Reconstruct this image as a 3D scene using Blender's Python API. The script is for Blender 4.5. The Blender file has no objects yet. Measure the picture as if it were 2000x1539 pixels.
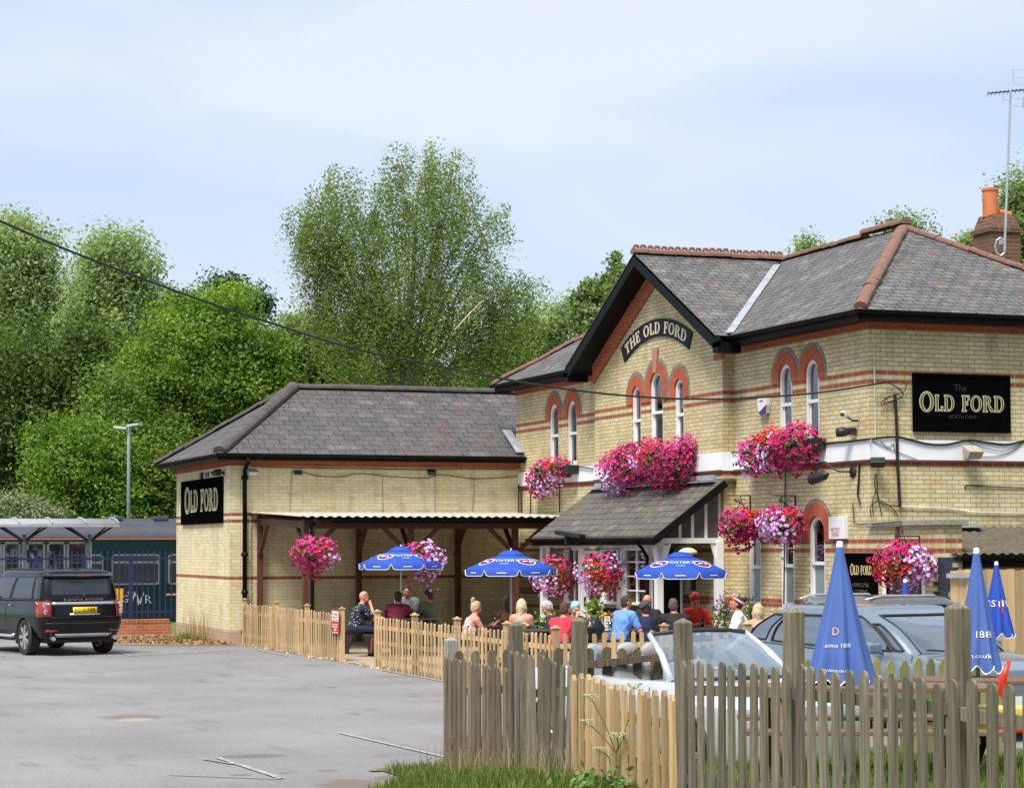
import bpy, bmesh, math, random
import numpy as np
from mathutils import Vector, Matrix
from mathutils.geometry import tessellate_polygon
random.seed(7); rng = np.random.default_rng(7)
R = math.radians
SC = bpy.context.scene
COL = SC.collection
# ------------------------------------------------------------------ camera
CX, CY, CH = -18.202, -31.552, 2.185
YAW, PITCH, ROLL = R(20.517), R(2.273), R(-.187)
FPX, PYC = 4200.0, 901.0
_r = Vector((math.cos(YAW), -math.sin(YAW), 0)); _f = Vector((math.sin(YAW), math.cos(YAW), 0)); _u = Vector((0, 0, 1))
FW = _f*math.cos(PITCH) + _u*math.sin(PITCH); UP = -_f*math.sin(PITCH) + _u*math.cos(PITCH)
RT = _r*math.cos(ROLL) + UP*math.sin(ROLL); UQ = -_r*math.sin(ROLL) + UP*math.cos(ROLL)
cam_d = bpy.data.cameras.new('camera'); cam = bpy.data.objects.new('camera', cam_d); COL.objects.link(cam)
cam.matrix_world = Matrix(((RT.x, UQ.x, -FW.x, CX), (RT.y, UQ.y, -FW.y, CY), (RT.z, UQ.z, -FW.z, CH), (0, 0, 0, 1)))
cam_d.sensor_width = 36; cam_d.lens = 36*FPX/2000; cam_d.shift_y = (PYC-769.5)/2000; cam_d.clip_end = 3000; cam_d.clip_start = .3
SC.camera = cam
# ------------------------------------------------------------------ sky, sun, exposure
SC.view_settings.view_transform = 'Standard'; SC.view_settings.look = 'None'; SC.view_settings.gamma = 1
SC.view_settings.exposure = 0.87
SUN_EL, SUN_AZ = R(60), R(228)       # azimuth clockwise from +Y
w = bpy.data.worlds.new('World'); SC.world = w; w.use_nodes = True
nt = w.node_tree; nd = nt.nodes; lk = nt.links
bg = nd['Background']; bg.inputs['Strength'].default_value = .092
sky = nd.new('ShaderNodeTexSky'); sky.sky_type = 'NISHITA'; sky.sun_disc = False
sky.sun_elevation = SUN_EL; sky.sun_rotation = SUN_AZ; sky.dust_density = 1.5
tc = nd.new('ShaderNodeTexCoord'); mp = nd.new('ShaderNodeMapping'); mp.inputs['Scale'].default_value = (1.0, 1.0, 4.2)
mp.inputs['Location'].default_value = (.4, .1, .3)
nz = nd.new('ShaderNodeTexNoise'); nz.inputs['Scale'].default_value = 2.6; nz.inputs['Detail'].default_value = 4; nz.inputs['Roughness'].default_value = .42; nz.inputs['Distortion'].default_value = .5
cr = nd.new('ShaderNodeValToRGB'); cr.color_ramp.elements[0].position = .42; cr.color_ramp.elements[1].position = .64
cr.color_ramp.elements[0].color = (.05, .05, .05, 1); cr.color_ramp.elements[1].color = (.6, .6, .6, 1)
mx = nd.new('ShaderNodeMix'); mx.data_type = 'RGBA'
mx.inputs['B'].default_value = (5.75, 5.8, 6.05, 1)
mb_ = nd.new('ShaderNodeMix'); mb_.data_type = 'RGBA'; mb_.inputs['Factor'].default_value = .75; mb_.inputs['B'].default_value = (3.7, 4.6, 6.1, 1)
lk.new(tc.outputs['Generated'], mp.inputs['Vector']); lk.new(mp.outputs['Vector'], nz.inputs['Vector']); lk.new(nz.outputs['Fac'], cr.inputs['Fac'])
lk.new(cr.outputs['Color'], mx.inputs['Factor']); lk.new(sky.outputs['Color'], mb_.inputs['A']); lk.new(mb_.outputs['Result'], mx.inputs['A']); lk.new(mx.outputs['Result'], bg.inputs['Color'])
sd = bpy.data.lights.new('sun', 'SUN'); sd.energy = 3.3; sd.angle = R(24); sd.color = (1, .95, .87)
sun = bpy.data.objects.new('sun', sd); COL.objects.link(sun)
SDIR = Vector((math.sin(SUN_AZ)*math.cos(SUN_EL), math.cos(SUN_AZ)*math.cos(SUN_EL), math.sin(SUN_EL)))
sun.rotation_euler = SDIR.to_track_quat('Z', 'Y').to_euler()
# ------------------------------------------------------------------ photo measurements -> world
CP = Vector((CX, CY, CH))
def ray(u, v): return FW + RT*((u-1000)/FPX) - UQ*((v-PYC)/FPX)
def hx(u, v, x): d = ray(u, v); return CP + d*((x-CX)/d.x)
def hy(u, v, y): d = ray(u, v); return CP + d*((y-CY)/d.y)
def hz(u, v, z=0): d = ray(u, v); return CP + d*((z-CH)/d.z)
def hd(u, v, D): return CP + ray(u, v)*D
def heading(phi):  # 0 away from camera, 90 to the right -> z rotation for an object whose front is +Y
    return -YAW - R(phi)
# ------------------------------------------------------------------ materials
def new_mat(name):
    m = bpy.data.materials.new(name); m.use_nodes = True
    return m, m.node_tree.nodes, m.node_tree.links, m.node_tree.nodes['Principled BSDF']
def mixc(nd, lk, fac, a, b, mode='MIX'):
    n = nd.new('ShaderNodeMix'); n.data_type = 'RGBA'; n.blend_type = mode
    for s, v in (('Factor', fac), ('A', a), ('B', b)):
        if isinstance(v, bpy.types.NodeSocket): lk.new(v, n.inputs[s])
        elif s == 'Factor': n.inputs[s].default_value = v
        else: n.inputs[s].default_value = (v[0], v[1], v[2], 1)
    return n.outputs['Result']
def math_(nd, lk, op, a, b=0, c=0):
    n = nd.new('ShaderNodeMath'); n.operation = op
    for i, v in enumerate((a, b, c)):
        if isinstance(v, bpy.types.NodeSocket): lk.new(v, n.inputs[i])
        else: n.inputs[i].default_value = v
    return n.outputs[0]
def noise(nd, lk, scale, detail=4, vec=None, rough=.55, sc3=None, coord='Object'):
    n = nd.new('ShaderNodeTexNoise'); n.inputs['Scale'].default_value = scale; n.inputs['Detail'].default_value = detail; n.inputs['Roughness'].default_value = rough
    if vec is None:
        t = nd.new('ShaderNodeTexCoord'); vec = t.outputs[coord]
    if sc3:
        m = nd.new('ShaderNodeMapping'); m.inputs['Scale'].default_value = sc3; lk.new(vec, m.inputs['Vector']); vec = m.outputs['Vector']
    lk.new(vec, n.inputs['Vector']); return n.outputs['Fac']
def ramp(nd, lk, fac, p0, p1, c0=(0, 0, 0), c1=(1, 1, 1)):
    n = nd.new('ShaderNodeValToRGB'); e = n.color_ramp.elements
    e[0].position = p0; e[1].position = p1; e[0].color = (*c0, 1); e[1].color = (*c1, 1); lk.new(fac, n.inputs['Fac']); return n.outputs['Color']
def bump(nd, lk, b, h, st=.3, dist=.01, prev=None):
    n = nd.new('ShaderNodeBump'); n.inputs['Strength'].default_value = st; n.inputs['Distance'].default_value = dist
    lk.new(h, n.inputs['Height'])
    if prev: lk.new(prev, n.inputs['Normal'])
    lk.new(n.outputs['Normal'], b.inputs['Normal']); return n.outputs['Normal']
def mat(name, col, rough=.6, metal=0, var=.12, vs=4, bs=0, bst=.3, col2=None, sc3=None, coat=0, spec=None, emit=None, dist=.01):
    m, nd, lk, b = new_mat(name)
    f = noise(nd, lk, vs, 5, sc3=sc3)
    f = ramp(nd, lk, f, .32, .68)
    c2 = col2 or tuple(min(1, c*(1+var)) for c in col); c1 = tuple(c*(1-var) for c in col) if not col2 else col
    lk.new(mixc(nd, lk, f, c1, c2), b.inputs['Base Color'])
    b.inputs['Roughness'].default_value = rough; b.inputs['Metallic'].default_value = metal
    if coat: b.inputs['Coat Weight'].default_value = coat; b.inputs['Coat Roughness'].default_value = .04
    if spec is not None: b.inputs['Specular IOR Level'].default_value = spec
    if bs: bump(nd, lk, b, noise(nd, lk, bs, 4, sc3=sc3), bst, dist)
    if emit: b.inputs['Emission Color'].default_value = (*emit[:3], 1); b.inputs['Emission Strength'].default_value = emit[3]
    m.diffuse_color = (*col, 1)
    return m
def brick_mat(name, c1, c2, mort, bands=(), red=(.40, .10, .05), bw=.228, rh=.0765, ms=.006, off=.5, stain=0, dirt=.0, low=None, uoff=0):
    m, nd, lk, b = new_mat(name)
    t = nd.new('ShaderNodeTexCoord'); uv = t.outputs['UV']
    def bt(ca, cb, mo):
        n = nd.new('ShaderNodeTexBrick'); n.inputs['Scale'].default_value = 1; n.inputs['Brick Width'].default_value = bw; n.inputs['Row Height'].default_value = rh
        n.inputs['Mortar Size'].default_value = ms; n.inputs['Mortar Smooth'].default_value = .3; n.inputs['Bias'].default_value = 0; n.offset = off
        n.inputs['Color1'].default_value = (*ca, 1); n.inputs['Color2'].default_value = (*cb, 1); n.inputs['Mortar'].default_value = (*mo, 1)
        lk.new(uv, n.inputs['Vector']); return n
    a = bt(c1, c2, mort); colr = a.outputs['Color']
    # odd darker / pinker single bricks: white noise on the brick cell
    sx = nd.new('ShaderNodeSeparateXYZ'); lk.new(uv, sx.inputs[0])
    row = math_(nd, lk, 'FLOOR', math_(nd, lk, 'DIVIDE', sx.outputs['Y'], rh))
    colf = math_(nd, lk, 'FLOOR', math_(nd, lk, 'ADD', math_(nd, lk, 'DIVIDE', sx.outputs['X'], bw), math_(nd, lk, 'MULTIPLY', math_(nd, lk, 'MODULO', row, 2), .5)))
    cb = nd.new('ShaderNodeCombineXYZ'); lk.new(colf, cb.inputs[0]); lk.new(row, cb.inputs[1])
    wn = nd.new('ShaderNodeTexWhiteNoise'); lk.new(cb.outputs[0], wn.inputs['Vector'])
    odd = ramp(nd, lk, wn.outputs['Value'], .88, .95)
    odd = math_(nd, lk, 'MULTIPLY', odd, math_(nd, lk, 'SUBTRACT', 1, a.outputs['Fac']))
    odd2 = math_(nd, lk, 'MULTIPLY', odd, .55)
    colr = mixc(nd, lk, odd2, colr, (c1[0]*.85, c1[1]*.65, c1[2]*.5))
    zz = sx.outputs['Y']
    if bands:
        rb = bt(red, (red[0]*.75, red[1]*.7, red[2]*.7), (.5, .4, .28))
        msk = None
        for z0, z1 in bands:
            q = math_(nd, lk, 'MULTIPLY', math_(nd, lk, 'GREATER_THAN', zz, z0), math_(nd, lk, 'LESS_THAN', zz, z1))
            msk = q if msk is None else math_(nd, lk, 'MAXIMUM', msk, q)
        colr = mixc(nd, lk, msk, colr, rb.outputs['Color'])
    n1 = ramp(nd, lk, noise(nd, lk, .9, 5, vec=uv), .35, .7)
    colr = mixc(nd, lk, math_(nd, lk, 'MULTIPLY', n1, .3), colr, (.74, .71, .62), 'MULTIPLY')
    n2 = noise(nd, lk, 60, 3, vec=uv)
    colr = mixc(nd, lk, .45, colr, ramp(nd, lk, n2, .2, .8, (.62, .62, .62), (1.1, 1.1, 1.1)), 'MULTIPLY')
    colr = mixc(nd, lk, math_(nd, lk, 'MULTIPLY', ramp(nd, lk, noise(nd, lk, .45, 7, vec=uv, rough=.7), .45, .62), .38), colr, (.80, .72, .58), 'MULTIPLY')
    if dirt:
        n3 = ramp(nd, lk, noise(nd, lk, 1.6, 6, vec=uv, sc3=(2.2, .35, 1)), .52, .72)
        colr = mixc(nd, lk, math_(nd, lk, 'MULTIPLY', n3, dirt), colr, (.10, .085, .06))
    if stain:
        n4 = ramp(nd, lk, noise(nd, lk, 2.2, 6, vec=uv), .5, .62)
        hz_ = ramp(nd, lk, zz, .1, 1.0, (1, 1, 1), (0, 0, 0))
        colr = mixc(nd, lk, math_(nd, lk, 'MULTIPLY', math_(nd, lk, 'MULTIPLY', n4, hz_), stain), colr, (.62, .6, .55))
    if low:
        hz_ = ramp(nd, lk, zz, .26, .34, (1, 1, 1), (0, 0, 0))
        colr = mixc(nd, lk, math_(nd, lk, 'MULTIPLY', hz_, .7), colr, low)
    lk.new(colr, b.inputs['Base Color']); b.inputs['Roughness'].default_value = .88
    h = math_(nd, lk, 'SUBTRACT', math_(nd, lk, 'MULTIPLY', n2, .3), math_(nd, lk, 'MULTIPLY', a.outputs['Fac'], 1))
    bump(nd, lk, b, h, .6, .006)
    return m
def slate_mat(name, c1, c2, moss=(.1, .11, .05), mossf=.2, bw=.26, rh=.17, spots=.3, warm=0):
    m, nd, lk, b = new_mat(name)
    t = nd.new('ShaderNodeTexCoord'); uv = t.outputs['UV']
    n = nd.new('ShaderNodeTexBrick'); n.inputs['Scale'].default_value = 1; n.inputs['Brick Width'].default_value = bw; n.inputs['Row Height'].default_value = rh
    n.inputs['Mortar Size'].default_value = .011; n.inputs['Mortar Smooth'].default_value = .1; n.inputs['Bias'].default_value = 0; n.offset = .5
    n.inputs['Color1'].default_value = (*c1, 1); n.inputs['Color2'].default_value = (*c2, 1); n.inputs['Mortar'].default_value = (c1[0]*.16, c1[1]*.16, c1[2]*.16, 1)
    dn = nd.new('ShaderNodeTexNoise'); dn.inputs['Scale'].default_value = 9; lk.new(uv, dn.inputs['Vector'])
    vm = nd.new('ShaderNodeVectorMath'); vm.operation = 'MULTIPLY_ADD'; lk.new(dn.outputs['Color'], vm.inputs[0]); vm.inputs[1].default_value = (.03, .03, 0); lk.new(uv, vm.inputs[2])
    lk.new(vm.outputs[0], n.inputs['Vector'])
    sx = nd.new('ShaderNodeSeparateXYZ'); lk.new(vm.outputs[0], sx.inputs[0])
    rowf = math_(nd, lk, 'DIVIDE', sx.outputs['Y'], rh); row = math_(nd, lk, 'FLOOR', rowf)
    colf = math_(nd, lk, 'FLOOR', math_(nd, lk, 'ADD', math_(nd, lk, 'DIVIDE', sx.outputs['X'], bw), math_(nd, lk, 'MULTIPLY', math_(nd, lk, 'MODULO', row, 2), .5)))
    cb = nd.new('ShaderNodeCombineXYZ'); lk.new(colf, cb.inputs[0]); lk.new(row, cb.inputs[1])
    wn = nd.new('ShaderNodeTexWhiteNoise'); lk.new(cb.outputs[0], wn.inputs['Vector'])
    c = n.outputs['Color']
    c = mixc(nd, lk, math_(nd, lk, 'MULTIPLY', ramp(nd, lk, wn.outputs['Value'], .93, .96), .3), c, (min(1, c2[0]*2.2), min(1, c2[1]*2.2), min(1, c2[2]*2.3)))
    c = mixc(nd, lk, math_(nd, lk, 'MULTIPLY', ramp(nd, lk, wn.outputs['Value'], .03, .08, (1, 1, 1), (0, 0, 0)), .5), c, (.13, .07, .055))
    c = mixc(nd, lk, math_(nd, lk, 'MULTIPLY', ramp(nd, lk, noise(nd, lk, 1.1, 6, vec=uv), .48, .7), mossf), c, moss)
    c = mixc(nd, lk, .8, c, ramp(nd, lk, noise(nd, lk, 14, 6, vec=uv), .28, .72, (.45, .45, .45), (1.45, 1.45, 1.45)), 'MULTIPLY')
    c = mixc(nd, lk, .7, c, ramp(nd, lk, noise(nd, lk, 2.2, 7, vec=uv, rough=.7), .35, .65, (.62, .60, .57), (1.35, 1.33, 1.3)), 'MULTIPLY')
    if spots:
        c = mixc(nd, lk, math_(nd, lk, 'MULTIPLY', ramp(nd, lk, noise(nd, lk, 13, 2, vec=uv), .71, .75), spots), c, (.5, .46, .4))
    lk.new(c, b.inputs['Base Color']); b.inputs['Roughness'].default_value = .62
    step = math_(nd, lk, 'SUBTRACT', 1, math_(nd, lk, 'FRACT', rowf))
    h = math_(nd, lk, 'ADD', math_(nd, lk, 'MULTIPLY', step, .8), math_(nd, lk, 'MULTIPLY', n.outputs['Fac'], -.6))
    h = math_(nd, lk, 'ADD', h, math_(nd, lk, 'MULTIPLY', wn.outputs['Value'], .5))
    bump(nd, lk, b, h, .8, .014)
    return m
def glass_mat(name, tint=(.5, .55, .55), trans=.55, rough=.03):
    m, nd, lk, b = new_mat(name); nd.remove(b)
    o = nd['Material Output']; tr = nd.new('ShaderNodeBsdfTransparent'); tr.inputs[0].default_value = (*tint, 1)
    gl = nd.new('ShaderNodeBsdfGlossy'); gl.inputs['Roughness'].default_value = rough; gl.inputs['Color'].default_value = (.9, .95, 1, 1)
    fr = nd.new('ShaderNodeFresnel'); fr.inputs['IOR'].default_value = 1.5
    f = math_(nd, lk, 'ADD', math_(nd, lk, 'MULTIPLY', fr.outputs[0], 1.2), 1-trans-.3 if trans < .7 else .02)
    ms = nd.new('ShaderNodeMixShader'); lk.new(f, ms.inputs[0]); lk.new(tr.outputs[0], ms.inputs[1]); lk.new(gl.outputs[0], ms.inputs[2]); lk.new(ms.outputs[0], o.inputs['Surface'])
    return m
def leaf_mat(name, col, col2, trans=.35, rough=.5):
    m, nd, lk, b = new_mat(name)
    a = nd.new('ShaderNodeAttribute'); a.attribute_name = 'tone'
    c = mixc(nd, lk, a.outputs['Fac'], col, col2)
    lk.new(c, b.inputs['Base Color']); b.inputs['Roughness'].default_value = rough; b.inputs['Specular IOR Level'].default_value = .35
    t = nd.new('ShaderNodeBsdfTranslucent'); c2 = mixc(nd, lk, 1, c, (1.5, 1.5, .6), 'MULTIPLY'); lk.new(c2, t.inputs['Color'])
    ms = nd.new('ShaderNodeMixShader'); ms.inputs[0].default_value = trans; o = nd['Material Output']
    lk.new(b.outputs[0], ms.inputs[1]); lk.new(t.outputs[0], ms.inputs[2]); lk.new(ms.outputs[0], o.inputs['Surface'])
    return m
# ------------------------------------------------------------------ mesh builder and scene helpers
def autouv(me):
    n = len(me.polygons)
    if not n: return
    nl = len(me.loops); nv = len(me.vertices)
    co = np.empty(nv*3); me.vertices.foreach_get('co', co); co = co.reshape(-1, 3)
    li = np.empty(nl, int); me.loops.foreach_get('vertex_index', li)
    no = np.empty(n*3); me.polygons.foreach_get('normal', no); no = no.reshape(-1, 3)
    lt = np.empty(n, int); me.polygons.foreach_get('loop_total', lt)
    N = np.repeat(no, lt, axis=0); P = co[li]
    flat = np.abs(N[:, 2]) > .97
    H = np.stack([-N[:, 1], N[:, 0], 0*N[:, 0]], 1); H[flat] = (1, 0, 0)
    H /= np.maximum(np.linalg.norm(H, axis=1, keepdims=True), 1e-9)
    V = np.cross(N, H); V[flat] = (0, 1, 0)
    uv = np.stack([(P*H).sum(1), (P*V).sum(1)], 1)
    l = me.uv_layers.new(name='UVMap'); l.data.foreach_set('uv', uv.ravel())
class MB:
    def __init__(s): s.v = []; s.f = []; s.m = []; s.uv = {}
    def add(s, vs, fs, mi=0, uvs=None):
        b = len(s.v); s.v += [tuple(p) for p in vs]
        for k, f in enumerate(fs):
            if uvs is not None: s.uv[len(s.f)] = [uvs[i] for i in f]
            s.f.append([b+i for i in f]); s.m.append(mi)
        return s
    def box(s, x0, x1, y0, y1, z0, z1, mi=0):
        return s.add([(x0, y0, z0), (x1, y0, z0), (x1, y1, z0), (x0, y1, z0), (x0, y0, z1), (x1, y0, z1), (x1, y1, z1), (x0, y1, z1)],
                     [(3, 2, 1, 0), (4, 5, 6, 7), (0, 1, 5, 4), (1, 2, 6, 5), (2, 3, 7, 6), (3, 0, 4, 7)], mi)
    def bar(s, a, b, w, h, mi=0, up=(0, 0, 1)):      # beam of section w x h from a to b
        a = Vector(a); b = Vector(b); d = (b-a).normalized(); up = Vector(up)
        if abs(d.dot(up)) > .98: up = Vector((1, 0, 0)) if abs(d.x) < .9 else Vector((0, 1, 0))
        sd = d.cross(up).normalized(); u2 = sd.cross(d)
        vs = [p+sd*(i*w/2)+u2*(j*h/2) for p in (a, b) for i, j in ((-1, -1), (1, -1), (1, 1), (-1, 1))]
        return s.add(vs, [(3, 2, 1, 0), (4, 5, 6, 7), (0, 1, 5, 4), (1, 2, 6, 5), (2, 3, 7, 6), (3, 0, 4, 7)], mi)
    def tube(s, pts, rad, n=8, mi=0, cap=True):
        pts = [Vector(p) for p in pts]; m = len(pts); rs = rad if isinstance(rad, (list, tuple)) else [rad]*m
        vs = []; nrm = None
        for i, p in enumerate(pts):
            d = (pts[min(i+1, m-1)]-pts[max(i-1, 0)])
            d = d.normalized() if d.length > 1e-9 else Vector((0, 0, 1))
            if nrm is None: nrm = d.orthogonal().normalized()
            nrm = (nrm - d*nrm.dot(d)); nrm = nrm.normalized() if nrm.length > 1e-6 else d.orthogonal().normalized()
            bn = d.cross(nrm)
            for k in range(n):
                a = 2*math.pi*k/n; vs.append(p+(nrm*math.cos(a)+bn*math.sin(a))*rs[i])
        fs = [(i*n+k, i*n+(k+1) % n, (i+1)*n+(k+1) % n, (i+1)*n+k) for i in range(m-1) for k in range(n)]
        if cap: fs += [tuple(range(n))[::-1], tuple((m-1)*n+k for k in range(n))]
        return s.add(vs, fs, mi)
    def lathe(s, prof, c=(0, 0, 0), axis='z', n=24, mi=0):
        vs = []; m = len(prof)
        for r, h in prof:
            for k in range(n):
                a = 2*math.pi*k/n; p = (r*math.cos(a), r*math.sin(a), h)
                if axis == 'x': p = (h, r*math.cos(a), r*math.sin(a))
                if axis == 'y': p = (r*math.sin(a), h, r*math.cos(a))
                vs.append((c[0]+p[0], c[1]+p[1], c[2]+p[2]))
        fs = [(i*n+k, i*n+(k+1) % n, (i+1)*n+(k+1) % n, (i+1)*n+k) for i in range(m-1) for k in range(n)]
        return s.add(vs, fs, mi)
    def prism(s, pts, fn, d0, d1, mi=0):             # 2D outline pts, fn(s,z,d)->3D
        n = len(pts); vs = [fn(a, b, d0) for a, b in pts]+[fn(a, b, d1) for a, b in pts]
        fs = [(i, (i+1) % n, n+(i+1) % n, n+i) for i in range(n)]
        tri = tessellate_polygon([[Vector((a, b, 0)) for a, b in pts]])
        fs += [tuple(t) for t in tri]+[tuple(n+i for i in t[::-1]) for t in tri]
        return s.add(vs, fs, mi)
    def mesh(s, name, mats, off=(0, 0, 0), smooth=False, uv=True, merge=False):
        me = bpy.data.meshes.new(name)
        vs = [(a-off[0], b-off[1], c-off[2]) for a, b, c in s.v]
        me.from_pydata(vs, [], s.f)
        bm = bmesh.new(); bm.from_mesh(me)
        if merge: bmesh.ops.remove_doubles(bm, verts=bm.verts, dist=1e-4)
        if not s.uv: bmesh.ops.recalc_face_normals(bm, faces=bm.faces)
        bm.to_mesh(me); bm.free()
        for m in (mats if isinstance(mats, (list, tuple)) else [mats]): me.materials.append(m)
        if len(me.polygons) == len(s.m) and max(s.m or [0]) > 0: me.polygons.foreach_set('material_index', s.m)
        if s.uv:
            l = me.uv_layers.new(name='UVMap')
            for p in me.polygons:
                u = s.uv.get(p.index)
                if u:
                    for k, li in enumerate(p.loop_indices): l.data[li].uv = u[k]
        elif uv: autouv(me)
        if smooth: me.polygons.foreach_set('use_smooth', [True]*len(me.polygons))
        me.update(); return me
def wloc(o):
    p = Vector((0, 0, 0))
    while o is not None: p += o.location; o = o.parent
    return p
def link(name, me, parent=None):
    o = bpy.data.objects.new(name, me); COL.objects.link(o)
    if parent is not None: o.parent = parent
    return o
def part(name, mb, mats, parent=None, world=True, smooth=False, bevel=0, merge=False, label=None, seg=2):
    off = wloc(parent) if (parent is not None and world) else (0, 0, 0)
    o = link(name, mb.mesh(name, mats, off, smooth, merge=merge or bevel > 0), parent)
    if bevel:
        b = o.modifiers.new('bevel', 'BEVEL'); b.width = bevel; b.segments = seg; b.limit_method = 'ANGLE'; b.angle_limit = R(40)
    if smooth and not bevel:
        pass
    if label: o['label'] = label
    return o
def thing(name, label, cat, loc=(0, 0, 0), rz=0, group=None):
    o = bpy.data.objects.new(name, None); COL.objects.link(o); o.location = loc; o.rotation_euler = (0, 0, rz); o.empty_display_size = .1
    o['label'] = label; o['category'] = cat
    if group: o['group'] = group
    return o
def solo(name, mb, mats, label, cat, group=None, smooth=False, bevel=0, org=None):
    """a thing that is one mesh; origin at org"""
    org = Vector(org) if org is not None else Vector(mb.v[0])
    o = link(name, mb.mesh(name, mats, org, smooth, merge=bevel > 0)); o.location = org
    o['label'] = label; o['category'] = cat
    if group: o['group'] = group
    if bevel:
        b = o.modifiers.new('bevel', 'BEVEL'); b.width = bevel; b.segments = 2; b.limit_method = 'ANGLE'
    return o
def struct(name, mb, mats, smooth=False):
    o = link(name, mb.mesh(name, mats, (0, 0, 0), smooth)); o['kind'] = 'structure'; return o
def copy_tree(o, parent=None):
    c = o.copy(); COL.objects.link(c); c.parent = parent
    for ch in list(o.children): copy_tree(ch, c)
    return c
def plane(P0, u, n):
    P0 = Vector(P0); u = Vector(u); n = Vector(n)
    return lambda s, z, d=0: P0+u*s+Vector((0, 0, z))+n*d
FRONT = plane((0, 0, 0), (0, 1, 0), (-1, 0, 0)); BAY = plane((-.23, 0, 0), (0, 1, 0), (-1, 0, 0)); SIDE = plane((0, 0, 0), (1, 0, 0), (0, -1, 0))
def rot_fn(fn): return fn
def arch_pts(s0, s1, z0, z1, n=12):
    r = (s1-s0)/2; c = (s0+s1)/2; zc = z1-r
    return [(s0, z0), (s1, z0), (s1, zc)]+[(c+r*math.cos(math.pi*k/n), zc+r*math.sin(math.pi*k/n)) for k in range(1, n)]+[(s0, zc)]
def rect(s0, s1, z0, z1): return [(s0, z0), (s1, z0), (s1, z1), (s0, z1)]
def wall_mb(mb, fn, outer, holes=(), depth=.13):
    polys = [[Vector((a, b, 0)) for a, b in p] for p in [outer]+list(holes)]
    flat = [p for q in polys for p in q]
    tri = tessellate_polygon(polys)
    mb.add([fn(p.x, p.y, 0) for p in flat], [tuple(t) for t in tri], 0, [(p.x, p.y) for p in flat])
    for h in holes:
        n = len(h); L = 0; us = []
        for i in range(n):
            (a, b), (c, d) = h[i], h[(i+1) % n]
            mb.add([fn(a, b, 0), fn(c, d, 0), fn(c, d, -depth), fn(a, b, -depth)], [(0, 1, 2, 3)], 0,
                   [(a, b), (c, d), (c+depth, d), (a+depth, b)] if abs(a-c) < .02 else [(a, b), (c, d), (c, d+depth), (a, b+depth)])
# ------------------------------------------------------------------ materials list
MA = {}
MB_ANNEX = [(2.905, 2.975), (2.75, 2.825), (1.455, 1.53)]
MAIN_BANDS = [(5.049, 5.125), (4.896, 4.972), (3.52, 3.61), (2.22, 2.30), (2.07, 2.145), (1.07, 1.22), (.76, .84)]
MA['brick'] = brick_mat('yellow stock brick', (.75, .65, .39), (.62, .52, .29), (.31, .245, .14), MAIN_BANDS, dirt=.28, ms=.0078)
MA['brick_annex'] = brick_mat('worn stock brick', (.88, .79, .51), (.78, .68, .40), (.60, .53, .36), MB_ANNEX, dirt=.28, stain=.8, low=(.36, .20, .13), ms=.007)
MA['brick_red'] = brick_mat('red brick', (.46, .10, .04), (.34, .07, .03), (.34, .24, .15))
MA['brick_wall'] = brick_mat('orange red brick', (.50, .14, .05), (.36, .09, .035), (.42, .33, .24), dirt=.3)
MA['brick_dark'] = brick_mat('sooty brick', (.20, .085, .05), (.12, .055, .035), (.26, .2, .13), dirt=.4)
MA['brick_blue'] = brick_mat('blue engineering brick', (.035, .045, .07), (.05, .06, .085), (.35, .3, .2))
MA['voussoir'] = brick_mat('red arch brick', (.50, .105, .04), (.40, .08, .03), (.38, .17, .09), bw=.072, rh=.3, ms=.004, off=0)
MA['label'] = mat('grey label course', (.21, .2, .16), .9, var=.3, vs=9, bs=30)
MA['slate'] = slate_mat('blue grey slate', (.092, .091, .092), (.132, .128, .126), (.15, .125, .09), .4)
MA['slate_annex'] = slate_mat('plum slate', (.070, .064, .065), (.095, .086, .086), (.085, .078, .062), .4, bw=.36, rh=.27)
MA['slate_porch'] = slate_mat('mossy slate', (.085, .085, .078), (.13, .115, .10), (.105, .105, .05), .8, bw=.3, rh=.2)
MA['ridge'] = mat('terracotta ridge tile', (.24, .10, .065), .9, col2=(.14, .095, .07), vs=6, bs=25, bst=.5)
MA['ridge_dark'] = mat('grey ridge tile', (.075, .065, .06), .85, var=.3, vs=5, bs=25)
MA['black'] = mat('black gloss paint', (.006, .0065, .007), .55, var=.3, vs=3, spec=.12)
MA['iron'] = mat('black iron', (.014, .015, .017), .5, var=.2)
MA['white'] = mat('white paint', (.78, .78, .77), .45, var=.03, vs=2)
MA['whiteband'] = mat('white painted render', (.82, .82, .84), .6, var=.04, vs=1.5, bs=8, bst=.1)
MA['lead'] = mat('lead flashing', (.30, .32, .35), .5, var=.2, vs=5, bs=12)
MA['glass'] = glass_mat('window glass', (.55, .6, .58), .6)
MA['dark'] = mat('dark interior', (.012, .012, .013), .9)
MA['curtain'] = mat('net curtain', (.30, .34, .33), .9, var=.15, vs=14, sc3=(6, 6, .3))
MA['frost'] = mat('frosted glass', (.21, .27, .28), .25, var=.1, vs=3)
MA['brown_wood'] = mat('brown stained timber', (.105, .033, .018), .6, var=.3, vs=9, sc3=(3, 3, .5), bs=30)
MA['concrete'] = mat('weathered concrete', (.33, .30, .25), .95, col2=(.2, .19, .15), vs=14, bs=40, bst=.6)
MA['cable'] = mat('black cable', (.012, .012, .012), .5)
MA['whitecable'] = mat('white cable', (.7, .68, .64), .5)
MA['corr'] = mat('pale corrugated sheet', (.40, .375, .32), .7, var=.2)
MA['corr_moss'] = mat('mossy corrugated sheet', (.07, .055, .04), .95, col2=(.11, .10, .06), vs=7, bs=25, bst=.6)
MA['gold'] = mat('gold leaf lettering', (.62, .52, .24), .5, var=.05)
MA['pale_gold'] = mat('pale gold line', (.72, .68, .42), .5, var=.03)
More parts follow.
